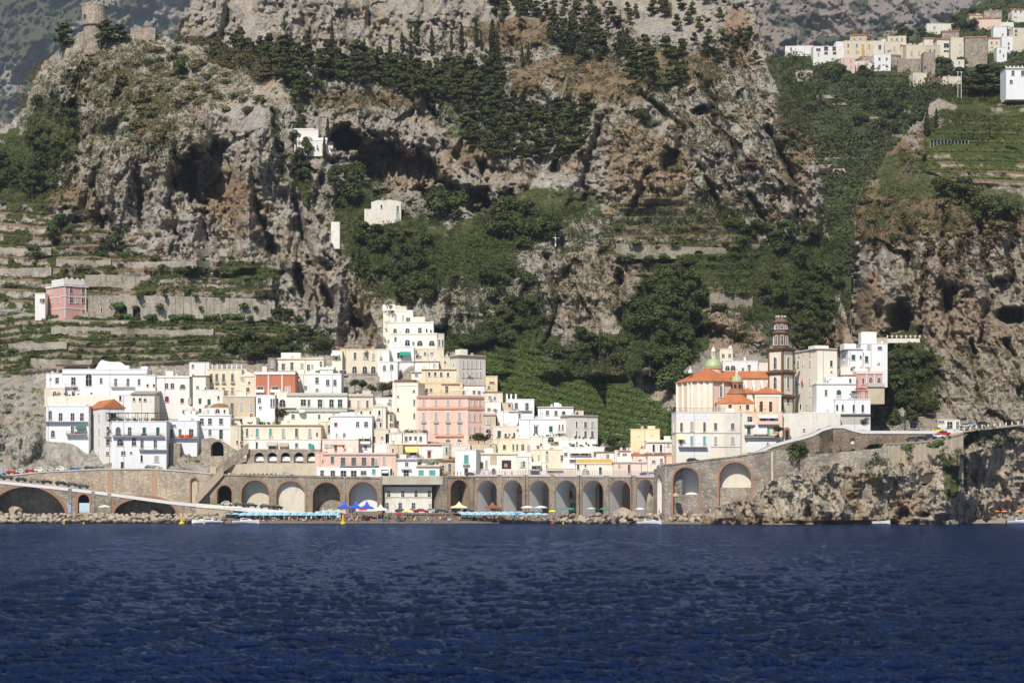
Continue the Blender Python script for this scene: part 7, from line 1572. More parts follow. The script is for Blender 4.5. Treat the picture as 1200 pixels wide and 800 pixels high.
def tree(kind, X, Y, Z, s, label, group=None, sx=1.0):
    tm, cmm = random.choice(TK[kind]); nm, cat = NMS[kind]
    o = empty(nm, (X, Y, Z), label, cat, group); o.scale = (s*sx, s*sx, s); o.rotation_euler.z = random.uniform(0, 6.28)
    link(tm.name.split('.')[0], tm, o); link(cmm.name.split('.')[0], cmm, o)
    TCOUNT[kind] = TCOUNT.get(kind, 0)+1
    return o
HT = dict(pine=8.3, broad=6.2, cypress=10.0, shrub=1.7, green=1.7, dry=1.7, rust=1.7)
def plant(sheet, kind, x, y, hpx, label, group=None, sx=1.0, dd=-.3):
    """base at px (x, y), hpx pixels tall"""
    d = float(SHEETS[sheet].depth(x, y))+dd; X, Y, Z = at(x, y, d)
    return tree(kind, X, Y, Z, hpx*d/F/HT[kind], label, group, sx)
def inpoly(x, y, poly): return poly_sd(np.array([x]), np.array([y]), poly)[0] > 0
def grove(sheet, kind, poly, n, h0, h1, label, group, sx=1.0, mind=5):
    xs = [p[0] for p in poly]; ys = [p[1] for p in poly]; pts = []; tries = 0
    while len(pts) < n and tries < n*60:
        tries += 1; x, y = random.uniform(min(xs), max(xs)), random.uniform(min(ys), max(ys))
        if not inpoly(x, y, poly): continue
        if any((x-a)**2+((y-b)*1.3)**2 < mind*mind for a, b in pts): continue
        pts.append((x, y))
    if len(pts) < 10: words = None
    else:
        qx = np.quantile([p[0] for p in pts], (.34, .67)); qy = np.median([p[1] for p in pts])
    for x, y in pts:
        lb = label
        if len(pts) >= 10: lb = label+', '+('upper ' if y < qy else 'lower ')+('left' if x < qx[0] else 'right' if x > qx[1] else 'middle')
        plant(sheet, kind, x, y, random.uniform(h0, h1), lb, group, sx*random.uniform(.85, 1.2))
# pines
PB = "dark pine in the long belt of pines across the upper hill"
g = 'pines of the upper belt'
grove('main_hill', 'pine', [(285, 72), (330, 70), (400, 72), (470, 85), (540, 90), (580, 88), (590, 112), (560, 128), (500, 118), (430, 104), (360, 98), (300, 102)], 118, 21, 33, PB, g, 1.05, 7)
grove('main_hill', 'pine', [(460, 100), (560, 105), (580, 130), (520, 140), (480, 125)], 26, 21, 31, PB, g, 1.05, 7)
grove('main_hill', 'pine', [(238, 62), (280, 56), (300, 80), (280, 92), (250, 84)], 10, 22, 32, "spreading pine in the clump behind the left summit", 'pines behind the left summit', 1.3, 9)
grove('main_hill', 'pine', [(540, 130), (600, 120), (640, 135), (690, 125), (692, 165), (660, 200), (620, 195), (560, 190), (545, 160)], 58, 20, 31, "pine in the wide dark clump right of the great cave", 'pines right of the great cave', 1.15, 8)
grove('main_hill', 'pine', [(650, 20), (720, 30), (735, 60), (690, 80), (650, 70), (640, 40)], 26, 17, 26, "pine in the upper middle grove above the bare rock", 'pines of the upper middle grove', 1.0, 7)
grove('main_hill', 'pine', [(735, 65), (800, 68), (812, 100), (770, 118), (738, 105)], 18, 20, 30, "pine in the rounded clump above the ochre rock face", 'pines above the ochre rock face', 1.15, 8)
grove('main_hill', 'pine', [(800, 35), (870, 40), (900, 75), (870, 92), (820, 70)], 13, 15, 23, "pine at the top right of the main rock", 'pines at the top right', 1.0, 9)
grove('main_hill', 'pine', [(575, 5), (690, 5), (760, 25), (700, 45), (640, 30), (590, 22)], 22, 14, 22, "small pine at the top edge of the hill", 'pines at the top edge', 1.0, 9)
plant('left_hill', 'pine', 75, 62, 35, "lone round pine left of the watchtower", None, 1.25); plant('left_hill', 'pine', 124, 56, 32, "wide pine just right of the watchtower", None, 1.5); plant('left_hill', 'pine', 140, 52, 24, "second pine behind the one right of the watchtower", None, 1.5)
plant('left_hill', 'broad', 210, 92, 24, "small dark conical tree alone on the left summit slope", None, .8)
plant('main_hill', 'broad', 753, 147, 20, "round dark tree alone above the ochre rock face", None, 1.0)
plant('left_hill', 'broad', 39, 304, 17, "lone round tree on a short trunk on the left terraces", None, 1.3); 
for x, y in ((62, 282), (70, 270), (124, 300), (136, 292)): plant('left_hill', 'broad', x, y, random.uniform(14, 22), "dark tree among the dry upper terraces at left", 'trees of the dry terraces', 1.2)
grove('main_hill', 'pine', [(560, 0), (600, -5), (660, 5), (640, 30), (590, 30)], 14, 16, 25, "pine in the small stand at the top edge left of the bare rock", 'pines at the top edge left', 1.0, 8)
grove('main_hill', 'pine', [(760, 0), (840, 0), (850, 30), (790, 40), (760, 25)], 12, 15, 22, "pine scattered on the crest above the ochre face", 'pines on the crest', 1.1, 10)
grove('main_hill', 'broad', [(330, 95), (372, 100), (372, 128), (334, 130)], 6, 13, 19, "bushy tree between the pine belt and the cliff chapel", 'trees above the cliff chapel', 1.2, 8)
# cypresses
for x, y, h in [(333, 52, 28), (341, 53, 18), (389, 60, 34), (427, 70, 24), (482, 64, 30), (488, 62, 36), (506, 66, 32), (471, 68, 30), (457, 74, 32), (529, 60, 24), (541, 62, 34), (558, 56, 32), (564, 60, 24), (577, 62, 38), (583, 66, 28), (612, 80, 26), (660, 60, 32), (668, 66, 40), (690, 62, 32), (724, 72, 30), (730, 66, 34), (735, 70, 36), (619, 76, 24), (380, 186, 26), (384, 168, 30)]:
    plant('main_hill', 'cypress', x, y, h, "slim dark cypress against the rock of the upper hill"+(", in the left group" if x < 400 else ", in the middle group" if x < 520 else ", in the right group"), 'cypresses of the upper hill', 1.0 if h < 36 else 1.3)
for x, y, h in [(557, 456, 10), (1086, 160, 30), (1097, 150, 22)]: plant('main_hill' if x < 900 else 'right_hill', 'cypress', x, y, h, "small dark conifer beside the grey streaked house" if x < 900 else ("taller dark conifer on the crest of the right rock" if h > 25 else "shorter dark conifer on the crest of the right rock"), None, 1.3)
# broadleaf
LB = "dense dark broadleaf tree in the wooded gully left of the church"
grove('main_hill', 'broad', [(745, 355), (775, 338), (800, 326), (828, 338), (835, 355), (815, 385), (805, 408), (750, 405), (740, 380)], 32, 17, 27, LB, 'trees in the gully', 1.15, 8)
grove('main_hill', 'broad', [(755, 430), (795, 428), (800, 468), (755, 470)], 9, 24, 34, "big round tree just left of the church roof", 'trees left of the church roof', 1.2, 11)
grove('main_hill', 'broad', [(680, 400), (735, 408), (740, 445), (700, 440), (676, 420)], 11, 17, 26, "dark tree above the vine slope in the middle", 'trees above the vine slope', 1.1, 9)
grove('main_hill', 'broad', [(855, 270), (925, 272), (920, 292), (860, 294)], 11, 14, 22, "tree in the dark row at the right end of the middle terraces", 'trees at the end of the middle terraces', 1.25, 8)
grove('main_hill', 'broad', [(505, 240), (545, 235), (545, 268), (510, 268)], 7, 20, 28, "tree in the round clump under the second cave", 'trees under the second cave', 1.2, 10)
grove('main_hill', 'broad', [(570, 255), (625, 250), (650, 270), (650, 300), (610, 300), (575, 280)], 14, 16, 26, "tree in the dark group above the small vineyard", 'trees above the small vineyard', 1.15, 9)
grove('main_hill', 'broad', [(338, 120), (350, 120), (362, 190), (372, 240), (358, 240), (345, 190)], 12, 14, 22, "tree in the narrow gully beside the left rock", 'trees of the narrow gully', .95, 8)
grove('main_hill', 'broad', [(385, 215), (440, 200), (440, 235), (400, 250)], 12, 16, 26, "tree on the slope between the cliff chapel and the ruin", 'trees between chapel and ruin', 1.1, 8)
grove('main_hill', 'broad', [(405, 290), (440, 270), (500, 280), (510, 330), (470, 345), (425, 330)], 24, 13, 22, "small tree on the bushy slope below the roofless chapel", 'trees below the roofless chapel', 1.15, 8)
grove('main_hill', 'broad', [(465, 345), (500, 335), (505, 360), (470, 362)], 8, 16, 24, "dark tree just above the pale yellow villa", 'trees above the yellow villa', 1.2, 8)
grove('main_hill', 'broad', [(560, 330), (600, 325), (640, 345), (610, 385), (590, 420), (560, 380)], 18, 14, 22, "tree on the mid slope between the two pale rocks", 'trees on the mid slope', 1.15, 9)
grove('main_hill', 'broad', [(880, 300), (985, 300), (992, 400), (940, 420), (900, 370)], 34, 13, 22, "tree on the bushy slope behind the bell tower", 'trees behind the bell tower', 1.15, 9)
grove('main_hill', 'broad', [(625, 410), (660, 405), (690, 430), (660, 440)], 8, 10, 16, "little tree at the top of the vine slope", 'little trees of the vine slope', 1.3, 9)
grove('left_hill', 'broad', [(-40, 190), (30, 170), (80, 170), (90, 215), (40, 232), (-40, 232)], 24, 14, 24, "tree in the green wood at the left edge", 'trees of the left wood', 1.15, 8)
grove('left_hill', 'broad', [(40, 120), (95, 130), (85, 165), (40, 165)], 7, 12, 18, "small tree on the steep left flank below the tower", 'trees on the steep left flank', 1.1, 9)
grove('left_hill', 'broad', [(262, 408), (330, 398), (335, 425), (270, 428)], 13, 13, 19, "leafy tree in the orchard behind the red-orange house", 'trees behind the red-orange house', 1.3, 8)
grove('left_hill', 'broad', [(322, 370), (340, 372), (385, 400), (380, 425), (335, 420)], 11, 12, 20, "tree at the foot of the left cliff by the houses", 'trees at the cliff foot', 1.15, 8)
grove('right_hill', 'broad', [(1040, 425), (1092, 420), (1095, 500), (1045, 500)], 20, 12, 19, "tree in the dark wood right of the white houses", 'trees right of the white houses', 1.2, 9)
grove('right_hill', 'broad', [(1095, 232), (1130, 228), (1130, 240), (1100, 240)], 5, 20, 26, "round dark tree at the foot of the right terraces", 'trees at the foot of the right terraces', 1.2, 10)
grove('right_hill', 'broad', [(1140, 250), (1185, 250), (1185, 266), (1140, 266)], 8, 18, 28, "dark tree on the lip of the right cliff", 'trees on the right cliff lip', 1.2, 10)
grove('right_hill', 'pine', [(1135, 105), (1180, 100), (1180, 112), (1140, 114)], 9, 20, 32, "wide umbrella pine left of the white house on the right ridge", 'pines of the right ridge', 1.7, 9)
grove('valley', 'broad', [(925, 110), (1090, 110), (1100, 150), (1040, 190), (950, 190), (925, 150)], 12, 10, 16, "distant green tree on the valley slope below the village", 'trees of the valley slope', 1.3, 8)
grove('valley', 'broad', [(970, 90), (1020, 88), (1020, 105), (975, 108)], 7, 12, 18, "distant dark tree in the hollow under the village", 'trees in the hollow under the village', 1.2, 8)
grove('valley', 'broad', [(1085, 78), (1140, 78), (1130, 95), (1090, 88)], 6, 9, 14, "distant tree between the village houses", 'trees among the village houses', 1.3, 7)
grove('valley', 'broad', [(1060, 46), (1140, 20), (1150, 40), (1110, 44)], 7, 8, 14, "distant tree behind the village roofs", 'trees behind the village', 1.3, 7)
plant('valley', 'pine', 1056.5, 51, 24, "tall dark pine standing among the village roofs", None, 1.2)
plant('main_hill', 'broad', 561, 519, 12, "round tree at the foot of the pink hotel", None, 1.5, -9); plant('main_hill', 'broad', 568, 519, 9, "smaller round tree beside the one at the foot of the pink hotel", None, 1.5, -9)
plant('main_hill', 'broad', 613, 512, 17, "round tree between the rose-cream house and the long white house", None, 1.2, -6)
for i, (x, y, h) in enumerate([(306, 491, 13), (316, 491, 16), (325, 492, 13), (334, 491, 15)]): plant('left_hill', 'broad', x, y, h, "tree in the walled garden below the red-orange house", 'trees of the walled garden', 1.2, -7)
for x, y, h in [(416, 455, 11), (424, 457, 12), (436, 462, 12), (448, 462, 14), (457, 460, 13)]: plant('left_hill' if x < 440 else 'main_hill', 'broad', x, y, h, "tree in the garden between the white block and the cream tower", 'trees of the middle garden', 1.2, -6)
for x, y, h in [(690, 530, 12), (720, 528, 18), (728, 532, 14), (714, 535, 12)]: plant('main_hill', 'broad', x, y, h, "tree between the great grey block and the yellow block", 'trees by the grey block', 1.2, -5)
# creepers and trees on the sea wall
def wallplant(kind, x, y, d, hpx, label, sx=1.2, group=None):
    X, Y, Z = at(x, y, d); return tree(kind, X, Y, Z, hpx*d/F/HT[kind], label, group, sx)
wallplant('broad', 936, 543, 657, 26, "dark fig tree growing out of the brown sea wall", 1.1)
for x, y, h in [(1030, 556, 32), (1040, 566, 34), (1048, 580, 32), (1053, 584, 24), (1026, 545, 26)]: wallplant('broad', x, y, dfront(x)-9.5, h, "tree in the hanging green mass on the cream buttressed wall", .95, 'trees hanging on the cream wall')
for x, y, h in [(1120, 536, 26), (1118, 552, 28), (1126, 560, 28), (1127, 578, 26), (1124, 527, 20)]: wallplant('broad', x, y, dfront(x)-7, h, "creeper cascading down the seam of the right cliff", .7, 'creepers on the cliff seam')
for x, y in [(960, 536), (966, 535), (1000, 534), (1008, 536), (1012, 533), (1048, 528), (1056, 528), (1064, 527), (1090, 524), (1096, 525), (1100, 522), (985, 534)]: wallplant('green', x, y, 660, random.uniform(6, 10), "tuft of green growing from the top of the sea wall", 1.0, 'tufts on the sea wall')
for x, y in [(1070, 496), (1046, 500), (1009, 500), (1015, 499)]: wallplant('broad', x, y, 687, 10, "low bush tree beside the upper coast road", 1.4, 'bushes by the upper coast road')
wallplant('broad', 912, 508, 677, 9, "leafy bush beside the brick gate of the salmon house", 1.6)
for i in range(22):
    x = 724+i*6.4+random.uniform(-2, 2)
    if abs(x-819) > 9: X, Y, Z = at(x, random.choice([303.5, 304, 286.5, 287.5]), sdep('main_hill', 722, 860, 305)-2.2); tree(random.choice(['green', 'shrub']), X, Y, Z, random.uniform(.9, 1.9), "bush growing along the pale wall with the arched mouth", 'bushes along the arched terrace wall')
for i in range(10):
    X, Y, Z = at(834+i*5+random.uniform(-2, 2), random.choice([345, 360]), sdep('main_hill', 832, 882, 360)-2.2); tree('shrub', X, Y, Z, random.uniform(.8, 1.6), "bush growing along the wall above the dark rock behind the church", 'bushes along the wall behind the church')
for i in range(26):
    X, Y, Z = at(136+i*7.2+random.uniform(-2, 2), random.choice([349, 374, 375, 362]), sdep('left_hill', 134, 322, 374)-2.8); tree(random.choice(['green', 'shrub']), X, Y, Z, random.uniform(.8, 1.9), "bush growing along the long buttressed retaining wall", 'bushes along the buttressed wall')
# individual shrubs
def shrubs(sheet, kinds, poly, n, h0, h1, label, group, mind=4, sx=1.25):
    xs = [p[0] for p in poly]; ys = [p[1] for p in poly]; k = 0; t = 0
    while k < n and t < n*40:
        t += 1; x, y = random.uniform(min(xs), max(xs)), random.uniform(min(ys), max(ys))
        if inpoly(x, y, poly):
            xm = (min(xs)+max(xs))/2; w3 = (max(xs)-min(xs))/6; kd = random.choice(kinds)
            plant(sheet, kd, x, y, random.uniform(h0, h1), label+', '+('upper ' if y < sum(ys)/len(ys) else 'lower ')+('left' if x < xm-w3 else 'right' if x > xm+w3 else 'middle'), group, sx, .2); k += 1
shrubs('left_hill', ['shrub', 'shrub', 'dry'], [(60, 80), (120, 62), (200, 55), (290, 95), (320, 115), (310, 135), (215, 130), (180, 190), (140, 190), (110, 130)], 95, 5, 10, "low round shrub on the grassy left summit", 'shrubs of the left summit')
shrubs('left_hill', ['green', 'shrub', 'dry'], [(0, 240), (120, 250), (300, 305), (330, 350), (130, 345), (0, 360)], 60, 4, 8, "small shrub on the dry left terraces", 'shrubs of the dry left terraces')
shrubs('main_hill', ['shrub', 'rust', 'dry'], [(700, 120), (880, 90), (950, 190), (960, 280), (800, 240), (700, 230)], 55, 5, 10, "shrub clinging to the great right rock face", 'shrubs of the great rock face')
shrubs('right_hill', ['shrub', 'rust', 'dry', 'rust'], [(1010, 235), (1190, 235), (1195, 330), (1100, 330), (1005, 290)], 70, 6, 12, "rust and olive shrub on the brow of the right cliff", 'shrubs on the brow of the right cliff')
def region_cloud(name, sheet, polys, n, r0, r1, mat, label_none=None, k=26, leaf=.42, snap=None, dens=None, flatz=.75):
    """ground cover that nobody could count: one object"""
    SH = SHEETS[sheet]; P = []
    tot = sum(abs(np.ptp([p[0] for p in q])*np.ptp([p[1] for p in q])) for q in polys)
    for q in polys:
        q = np.array(q, float); x0, x1, y0, y1 = q[:, 0].min(), q[:, 0].max(), q[:, 1].min(), q[:, 1].max(); m = int(n*(x1-x0)*(y1-y0)/tot)
        x = rng.uniform(x0, x1, m*2); y = rng.uniform(y0, y1, m*2); ok = poly_sd(x, y, [tuple(p) for p in q]) > rng.uniform(-3, 3, m*2); x, y = x[ok], y[ok]
        nz = fbm(x/11, y/8, x*0+5.5, 3); ok = nz > .5-(dens or .12)
        x, y = x[ok], y[ok]
        if snap is not None:
            fr, h = terr_fr(x, y, snap); y = y-fr*h+.2
        d = SH.depth(x, y)+(.6 if snap is None else 1.0); r = rng.uniform(r0, r1, len(x)); 
        P.append(np.stack([(x-600)*d/F, d-CAMD, CAMZ+(HOR-y)*d/F+r*.3, r], -1))
    P = np.concatenate(P); B = [((p[0], p[1], p[2]), (p[3]*1.15, p[3]*1.15, p[3]*flatz)) for p in P]
    V, Fc = leaf_cloud(B, k, leaf); o = link(name, np_mesh(name, V, Fc, mat)); tag(o, kind='stuff'); return len(B)
E = lambda cx, cy, rx, ry: [(cx+rx*math.cos(a), cy+ry*math.sin(a)) for a in [math.pi*2*i/12 for i in range(12)]]
region_cloud('hill_scrub', 'left_hill', [E(190, 88, 120, 48), E(140, 100, 70, 60), E(200, 160, 50, 40), E(160, 150, 50, 40), E(100, 180, 40, 50), E(60, 130, 40, 60)], 2600, .7, 2.0, M_BUSH, dens=.16)
region_cloud('wood_undergrowth', 'left_hill', [E(20, 200, 75, 40), E(322, 165, 9, 50), E(60, 140, 30, 40)], 800, 1.0, 2.2, M_BROAD, dens=.3)
region_cloud('cliff_tufts', 'left_hill', [E(200, 220, 130, 80), E(390, 320, 50, 90), E(100, 230, 50, 50)], 1500, .3, .9, M_BUSH, dens=.06, k=16, leaf=.34)
region_cloud('cliff_scrub', 'left_hill', [E(400, 300, 20, 80), E(130, 230, 60, 60), E(330, 240, 40, 80), E(200, 240, 110, 60)], 380, .6, 1.5, M_BUSH, dens=.02)
region_cloud('dry_grass', 'left_hill', [E(190, 100, 140, 60), E(60, 290, 140, 60), E(210, 320, 130, 35), E(430, 370, 30, 50), E(150, 170, 60, 50)], 1300, .5, 1.2, M_DRY, dens=.05, flatz=.5)
region_cloud('terrace_vines', 'left_hill', [TERR['left_low'], E(250, 330, 80, 24)], 4600, .8, 1.6, M_VINE, snap=1, dens=.14, k=24)
region_cloud('terrace_greens', 'left_hill', [TERR['left_up'], E(60, 300, 120, 60)], 2200, .6, 1.7, M_BUSH, snap=2, dens=.1, k=24)
region_cloud('garden_scrub', 'left_hill', [E(30, 385, 60, 20), E(60, 345, 60, 14), E(300, 410, 60, 14), E(15, 500, 60, 50), E(228, 530, 22, 16)], 330, .6, 1.3, M_BUSH2, dens=.04)
region_cloud('hill_undergrowth', 'main_hill', [E(480, 110, 160, 30), E(620, 160, 70, 50), E(690, 50, 60, 50), E(780, 80, 70, 40), E(560, 60, 60, 30), E(860, 80, 50, 50)], 2600, .8, 2.0, M_PINE, dens=.14)
region_cloud('slope_scrub', 'main_hill', [E(470, 300, 70, 60), E(580, 360, 60, 60), E(640, 270, 90, 30), E(780, 370, 50, 60), E(700, 420, 70, 30), E(900, 340, 60, 80), E(960, 330, 30, 90), E(930, 120, 22, 60), E(420, 230, 40, 40), E(350, 230, 20, 60), E(820, 250, 100, 20), E(550, 400, 40, 20)], 5200, .8, 2.1, M_BROAD, dens=.2)
region_cloud('vine_undergrowth', 'main_hill', [TERR['low_vine'], TERR['mid_vine'], E(600, 430, 40, 20)], 1500, .7, 1.6, M_BUSH2, dens=.3)
region_cloud('olive_scrub', 'main_hill', [E(470, 300, 80, 70), E(600, 330, 90, 70), E(760, 260, 110, 40), E(700, 330, 60, 70), E(820, 320, 70, 50), E(930, 360, 60, 70), E(860, 180, 90, 80), E(760, 150, 90, 60), E(640, 100, 80, 60)], 4200, .6, 1.9, M_BUSH, dens=.12)
region_cloud('cliff_tufts', 'main_hill', [E(840, 190, 130, 100), E(430, 20, 160, 50), E(470, 180, 110, 60), E(660, 350, 80, 70), E(690, 180, 70, 70), E(540, 370, 60, 40), E(850, 390, 60, 30)], 3200, .3, 1.0, M_BUSH, dens=.06, k=16, leaf=.34)
region_cloud('rusty_scrub', 'main_hill', [E(870, 190, 90, 80), E(700, 340, 60, 50), E(950, 380, 50, 60), E(640, 220, 60, 30), E(600, 250, 60, 30), E(920, 170, 30, 70)], 520, .6, 1.6, M_RUST, dens=.04)
region_cloud('dry_grass', 'main_hill', [E(620, 60, 90, 40), E(740, 100, 70, 40), E(430, 115, 130, 16), E(880, 150, 80, 80), E(780, 270, 100, 40), E(700, 440, 60, 20), E(570, 420, 40, 15)], 1200, .5, 1.2, M_DRY, dens=.04, flatz=.5)
region_cloud('vineyard', 'main_hill', [TERR['mid_vine']], 620, .8, 1.4, M_VINE, snap=3, dens=.4, k=26)
region_cloud('vineyard', 'main_hill', [TERR['low_vine'], E(600, 430, 40, 20)], 5200, 1.0, 1.9, M_VINE, snap=4, dens=.5, k=26)
region_cloud('terrace_vines', 'main_hill', [TERR['centre']], 900, .7, 1.4, M_VINE, snap=5, dens=.06, k=24)
region_cloud('pergola_vines', 'main_hill', [E(545, 402, 22, 9), E(560, 425, 16, 12)], 220, .8, 1.3, M_VINE, dens=.4)
region_cloud('cliff_brow_scrub', 'right_hill', [E(1100, 245, 100, 28), E(1040, 250, 40, 40), E(1180, 260, 70, 26), E(1060, 190, 30, 40)], 900, .7, 1.9, M_OLIVE, dens=.12)
region_cloud('cliff_tufts', 'right_hill', [E(1110, 350, 100, 90), E(1180, 440, 60, 60), E(1120, 450, 50, 40)], 1600, .3, 1.0, M_OLIVE, dens=.06, k=16, leaf=.34)
region_cloud('rusty_scrub', 'right_hill', [E(1100, 270, 100, 36), E(1180, 280, 80, 40), E(1040, 260, 40, 40), E(1130, 330, 60, 40), E(1170, 430, 60, 50)], 700, .6, 1.7, M_RUST, dens=.08)
region_cloud('terrace_vines', 'right_hill', [TERR['right_top']], 1700, .9, 1.6, M_VINE, snap=6, dens=.2, k=26)
region_cloud('wood_undergrowth', 'right_hill', [E(1065, 455, 38, 48), E(1030, 480, 30, 25), E(1150, 110, 60, 14), E(1130, 150, 50, 20)], 900, .9, 2.0, M_BROAD, dens=.3)
VW = [(915, 80), (1130, 85), (1130, 180), (1060, 200), (1010, 420), (930, 420), (925, 150)]
region_cloud('valley_wood', 'valley', [VW], 1900, 1.6, 3.6, M_BROAD, dens=.1, k=22, leaf=1.0)
region_cloud('valley_thicket', 'valley', [VW, E(1000, 115, 80, 20), E(1010, 165, 60, 20), E(960, 330, 30, 60)], 520, 3.0, 6.0, M_PINE, dens=.05, k=70, leaf=1.3, flatz=.9)
region_cloud('valley_dry_scrub', 'valley', [VW], 700, 1.4, 2.6, M_DRY, dens=.02, k=22, leaf=.8)
region_cloud('valley_vines', 'valley', [E(985, 240, 40, 30), E(1000, 185, 50, 12), E(1040, 100, 60, 16), E(975, 300, 20, 30), E(1040, 140, 50, 12), E(960, 150, 30, 10)], 2100, 1.2, 2.4, M_VINE, dens=.3, k=22, leaf=.8, snap=7)
region_cloud('ridge_wood', 'valley', [[(1050, 62), (1100, 34), (1140, 8), (1210, -8), (1280, -10), (1280, 80), (1150, 90), (1120, 50), (1080, 50)], [(905, 66), (1060, 66), (1060, 74), (905, 80)]], 1100, 1.6, 3.4, M_BROAD, dens=.12, k=22, leaf=1.0)
region_cloud('cliff_creepers', 'sea_cliff', [E(1160, 512, 40, 10), E(1115, 540, 14, 30), E(1040, 545, 30, 20)], 130, .6, 1.4, M_BUSH2, dens=.2)
print("trees", TCOUNT)
# ------------------------------------------------------------------ shore: boulders, cars, boats, parasols, people
def rock_meshes(n, seed):
    L = []
    rs = np.random.default_rng(seed)
    import bmesh
    for i in range(n):
        bm = bmesh.new(); bmesh.ops.create_icosphere(bm, subdivisions=2, radius=1)
        pl = [(Vector(rs.normal(size=3)).normalized(), rs.uniform(.55, .85)) for _ in range(9)]
        for v in bm.verts:
            for nn, dd in pl:
                k = v.co.dot(nn)
                if k > dd: v.co -= nn*(k-dd)
            v.co *= 1+rs.uniform(-.05, .05)
        me = bpy.data.meshes.new('boulder'); bm.to_mesh(me); bm.free(); me.materials.append(M_BOULD); L.append(me)
    return L
M_BOULD, nt_, b_ = newmat("boulder_stone")
c_ = mixc(nt_, ramp(nt_, noise(nt_, pos(nt_), .35, 4, .6), [(.35, 0), (.65, 1)]), (.32, .26, .19), (.50, .44, .35)); c_ = mixc(nt_, ramp(nt_, noise(nt_, pos(nt_), 2.2, 4, .7), [(.36, .7), (.5, 0)]), c_, (.15, .11, .08))
sz_ = N(nt_, "ShaderNodeSeparateXYZ"); nt_.links.new(pos(nt_), sz_.inputs[0])
c_ = mixc(nt_, ramp(nt_, sz_.outputs[2], [(.25, .8), (.85, 0)]), c_, (.20, .125, .05)); nt_.links.new(c_, b_.inputs["Base Color"])   # wet weed line at the water
RM = rock_meshes(6, 5)
def boulder(x, y, d, s, label, group):
    X, Y, Z = at(x, y, d); o = link('boulder', random.choice(RM)); o.location = (X, Y, Z); o.scale = (s*random.uniform(.9, 1.6), s, s*random.uniform(.65, 1)); o.rotation_euler = (random.uniform(-.3, .3), random.uniform(-.3, .3), random.uniform(0, 6))
    tag(o, label, 'boulder', group); return o
for row, (y, d, s0, s1) in enumerate(((609.8, 685.5, .8, 1.3), (606.6, 687.2, .8, 1.4), (603.4, 689.2, .7, 1.3))):
    x = -40+row*2
    while x < 262: boulder(x, y+random.uniform(-.8, .8), d+random.uniform(-.4, .4), random.uniform(s0, s1), "pale boulder in the breakwater along the left road wall", 'boulders of the breakwater'); x += random.uniform(4.6, 8)
for i in range(85):
    x = random.uniform(655, 835); y = random.uniform(603, 611.5) if x > 700 else random.uniform(606, 611.5); d = np.interp(x, [655, 760, 835], [678, 664, 653])+ (611-y)*.9
    boulder(x, y, d, random.uniform(.6, 1.3), "rough boulder on the rocky quay where bathers lie", 'boulders of the rocky quay')
for x, y, s, lab in ((735, 602, 3.4, "big pale rock pile below the last viaduct arches"), (18, 600, 3.0, "rock mass inside the great left arch"), (181, 601, 2.6, "rock mass inside the second great arch"), (763, 588, 3.4, "tall pale rock standing inside the corner arch"), (793, 580, 1.3, "brown rock leaning inside the tall sea wall arch")):
    d = dict([(735, 676), (18, 699), (181, 700), (763, 678), (793, 661)])[x]
    o = boulder(x, y, d, s, lab, None)
    if x == 763: o.scale = (1.9, 1.9, 7); o.rotation_euler = (0, 0, 1)
# cars
def car_parts():
    P = {}
    m = MB(); W_ = .85
    prof = [(-2.05, .35), (2.05, .35), (2.1, .62), (1.95, .82), (1.15, .93), (.55, 1.38), (-1.0, 1.42), (-1.75, 1.0), (-2.05, .92)]
    def body(mat, name):
        m = MB().use(mat); k = len(prof)
        for s_ in (-1, 1):
            pts = [(x, s_*(W_ if z < .95 else W_-.16), z) for x, z in prof]; m.poly(pts if s_ < 0 else pts[::-1])
        for i in range(k):
            j = (i+1) % k; f = lambda q, s_: (q[0], s_*(W_ if q[1] < .95 else W_-.16), q[1]); m.poly([f(prof[i], -1), f(prof[i], 1), f(prof[j], 1), f(prof[j], -1)])
        return m.mesh(name)
    P['body'] = body
    m = MB().use(GLASS)
    for s_ in (-1, 1):
        y0, y1 = s_*(W_-.02), s_*(W_-.14); q = [(-1.55, y0, .99), (.95, y0, .99), (.5, y1, 1.33), (-.95, y1, 1.36)]; q = [(a, b+s_*.012, c) for a, b, c in q]; m.poly(q if s_ < 0 else q[::-1])
    m.poly([(1.13, -.66, .97), (1.13, .66, .97), (.58, .60, 1.36), (.58, -.60, 1.36)]); m.poly([(-1.72, -.64, 1.03), (-1.05, -.58, 1.41), (-1.05, .58, 1.41), (-1.72, .64, 1.03)])
    P['glass'] = m.mesh('windows')
    m = MB().use(flat('rubber', (.02, .02, .02)))
    m.v = []; n = 12
    for s_ in (0, 1):
        for i in range(n): a = 2*math.pi*i/n; m.v.append((.32*math.cos(a), -.1+.2*s_, .32*math.sin(a)))
    m.f = [list(range(n)), list(range(2*n-1, n-1, -1))]+[[i, n+i, n+(i+1) % n, (i+1) % n] for i in range(n)]; m.m = [0]*len(m.f)
    P['wheel'] = m.mesh('wheel'); return P
CP = car_parts(); CB = {}
CARC = dict(red=(.50, .02, .02), white=(.80, .80, .80), black=(.035, .035, .04), dark=(.07, .08, .10), silver=(.50, .51, .52), blue=(.08, .16, .30), lightblue=(.30, .45, .60), yellow=(.8, .62, .05), grey=(.20, .20, .21))
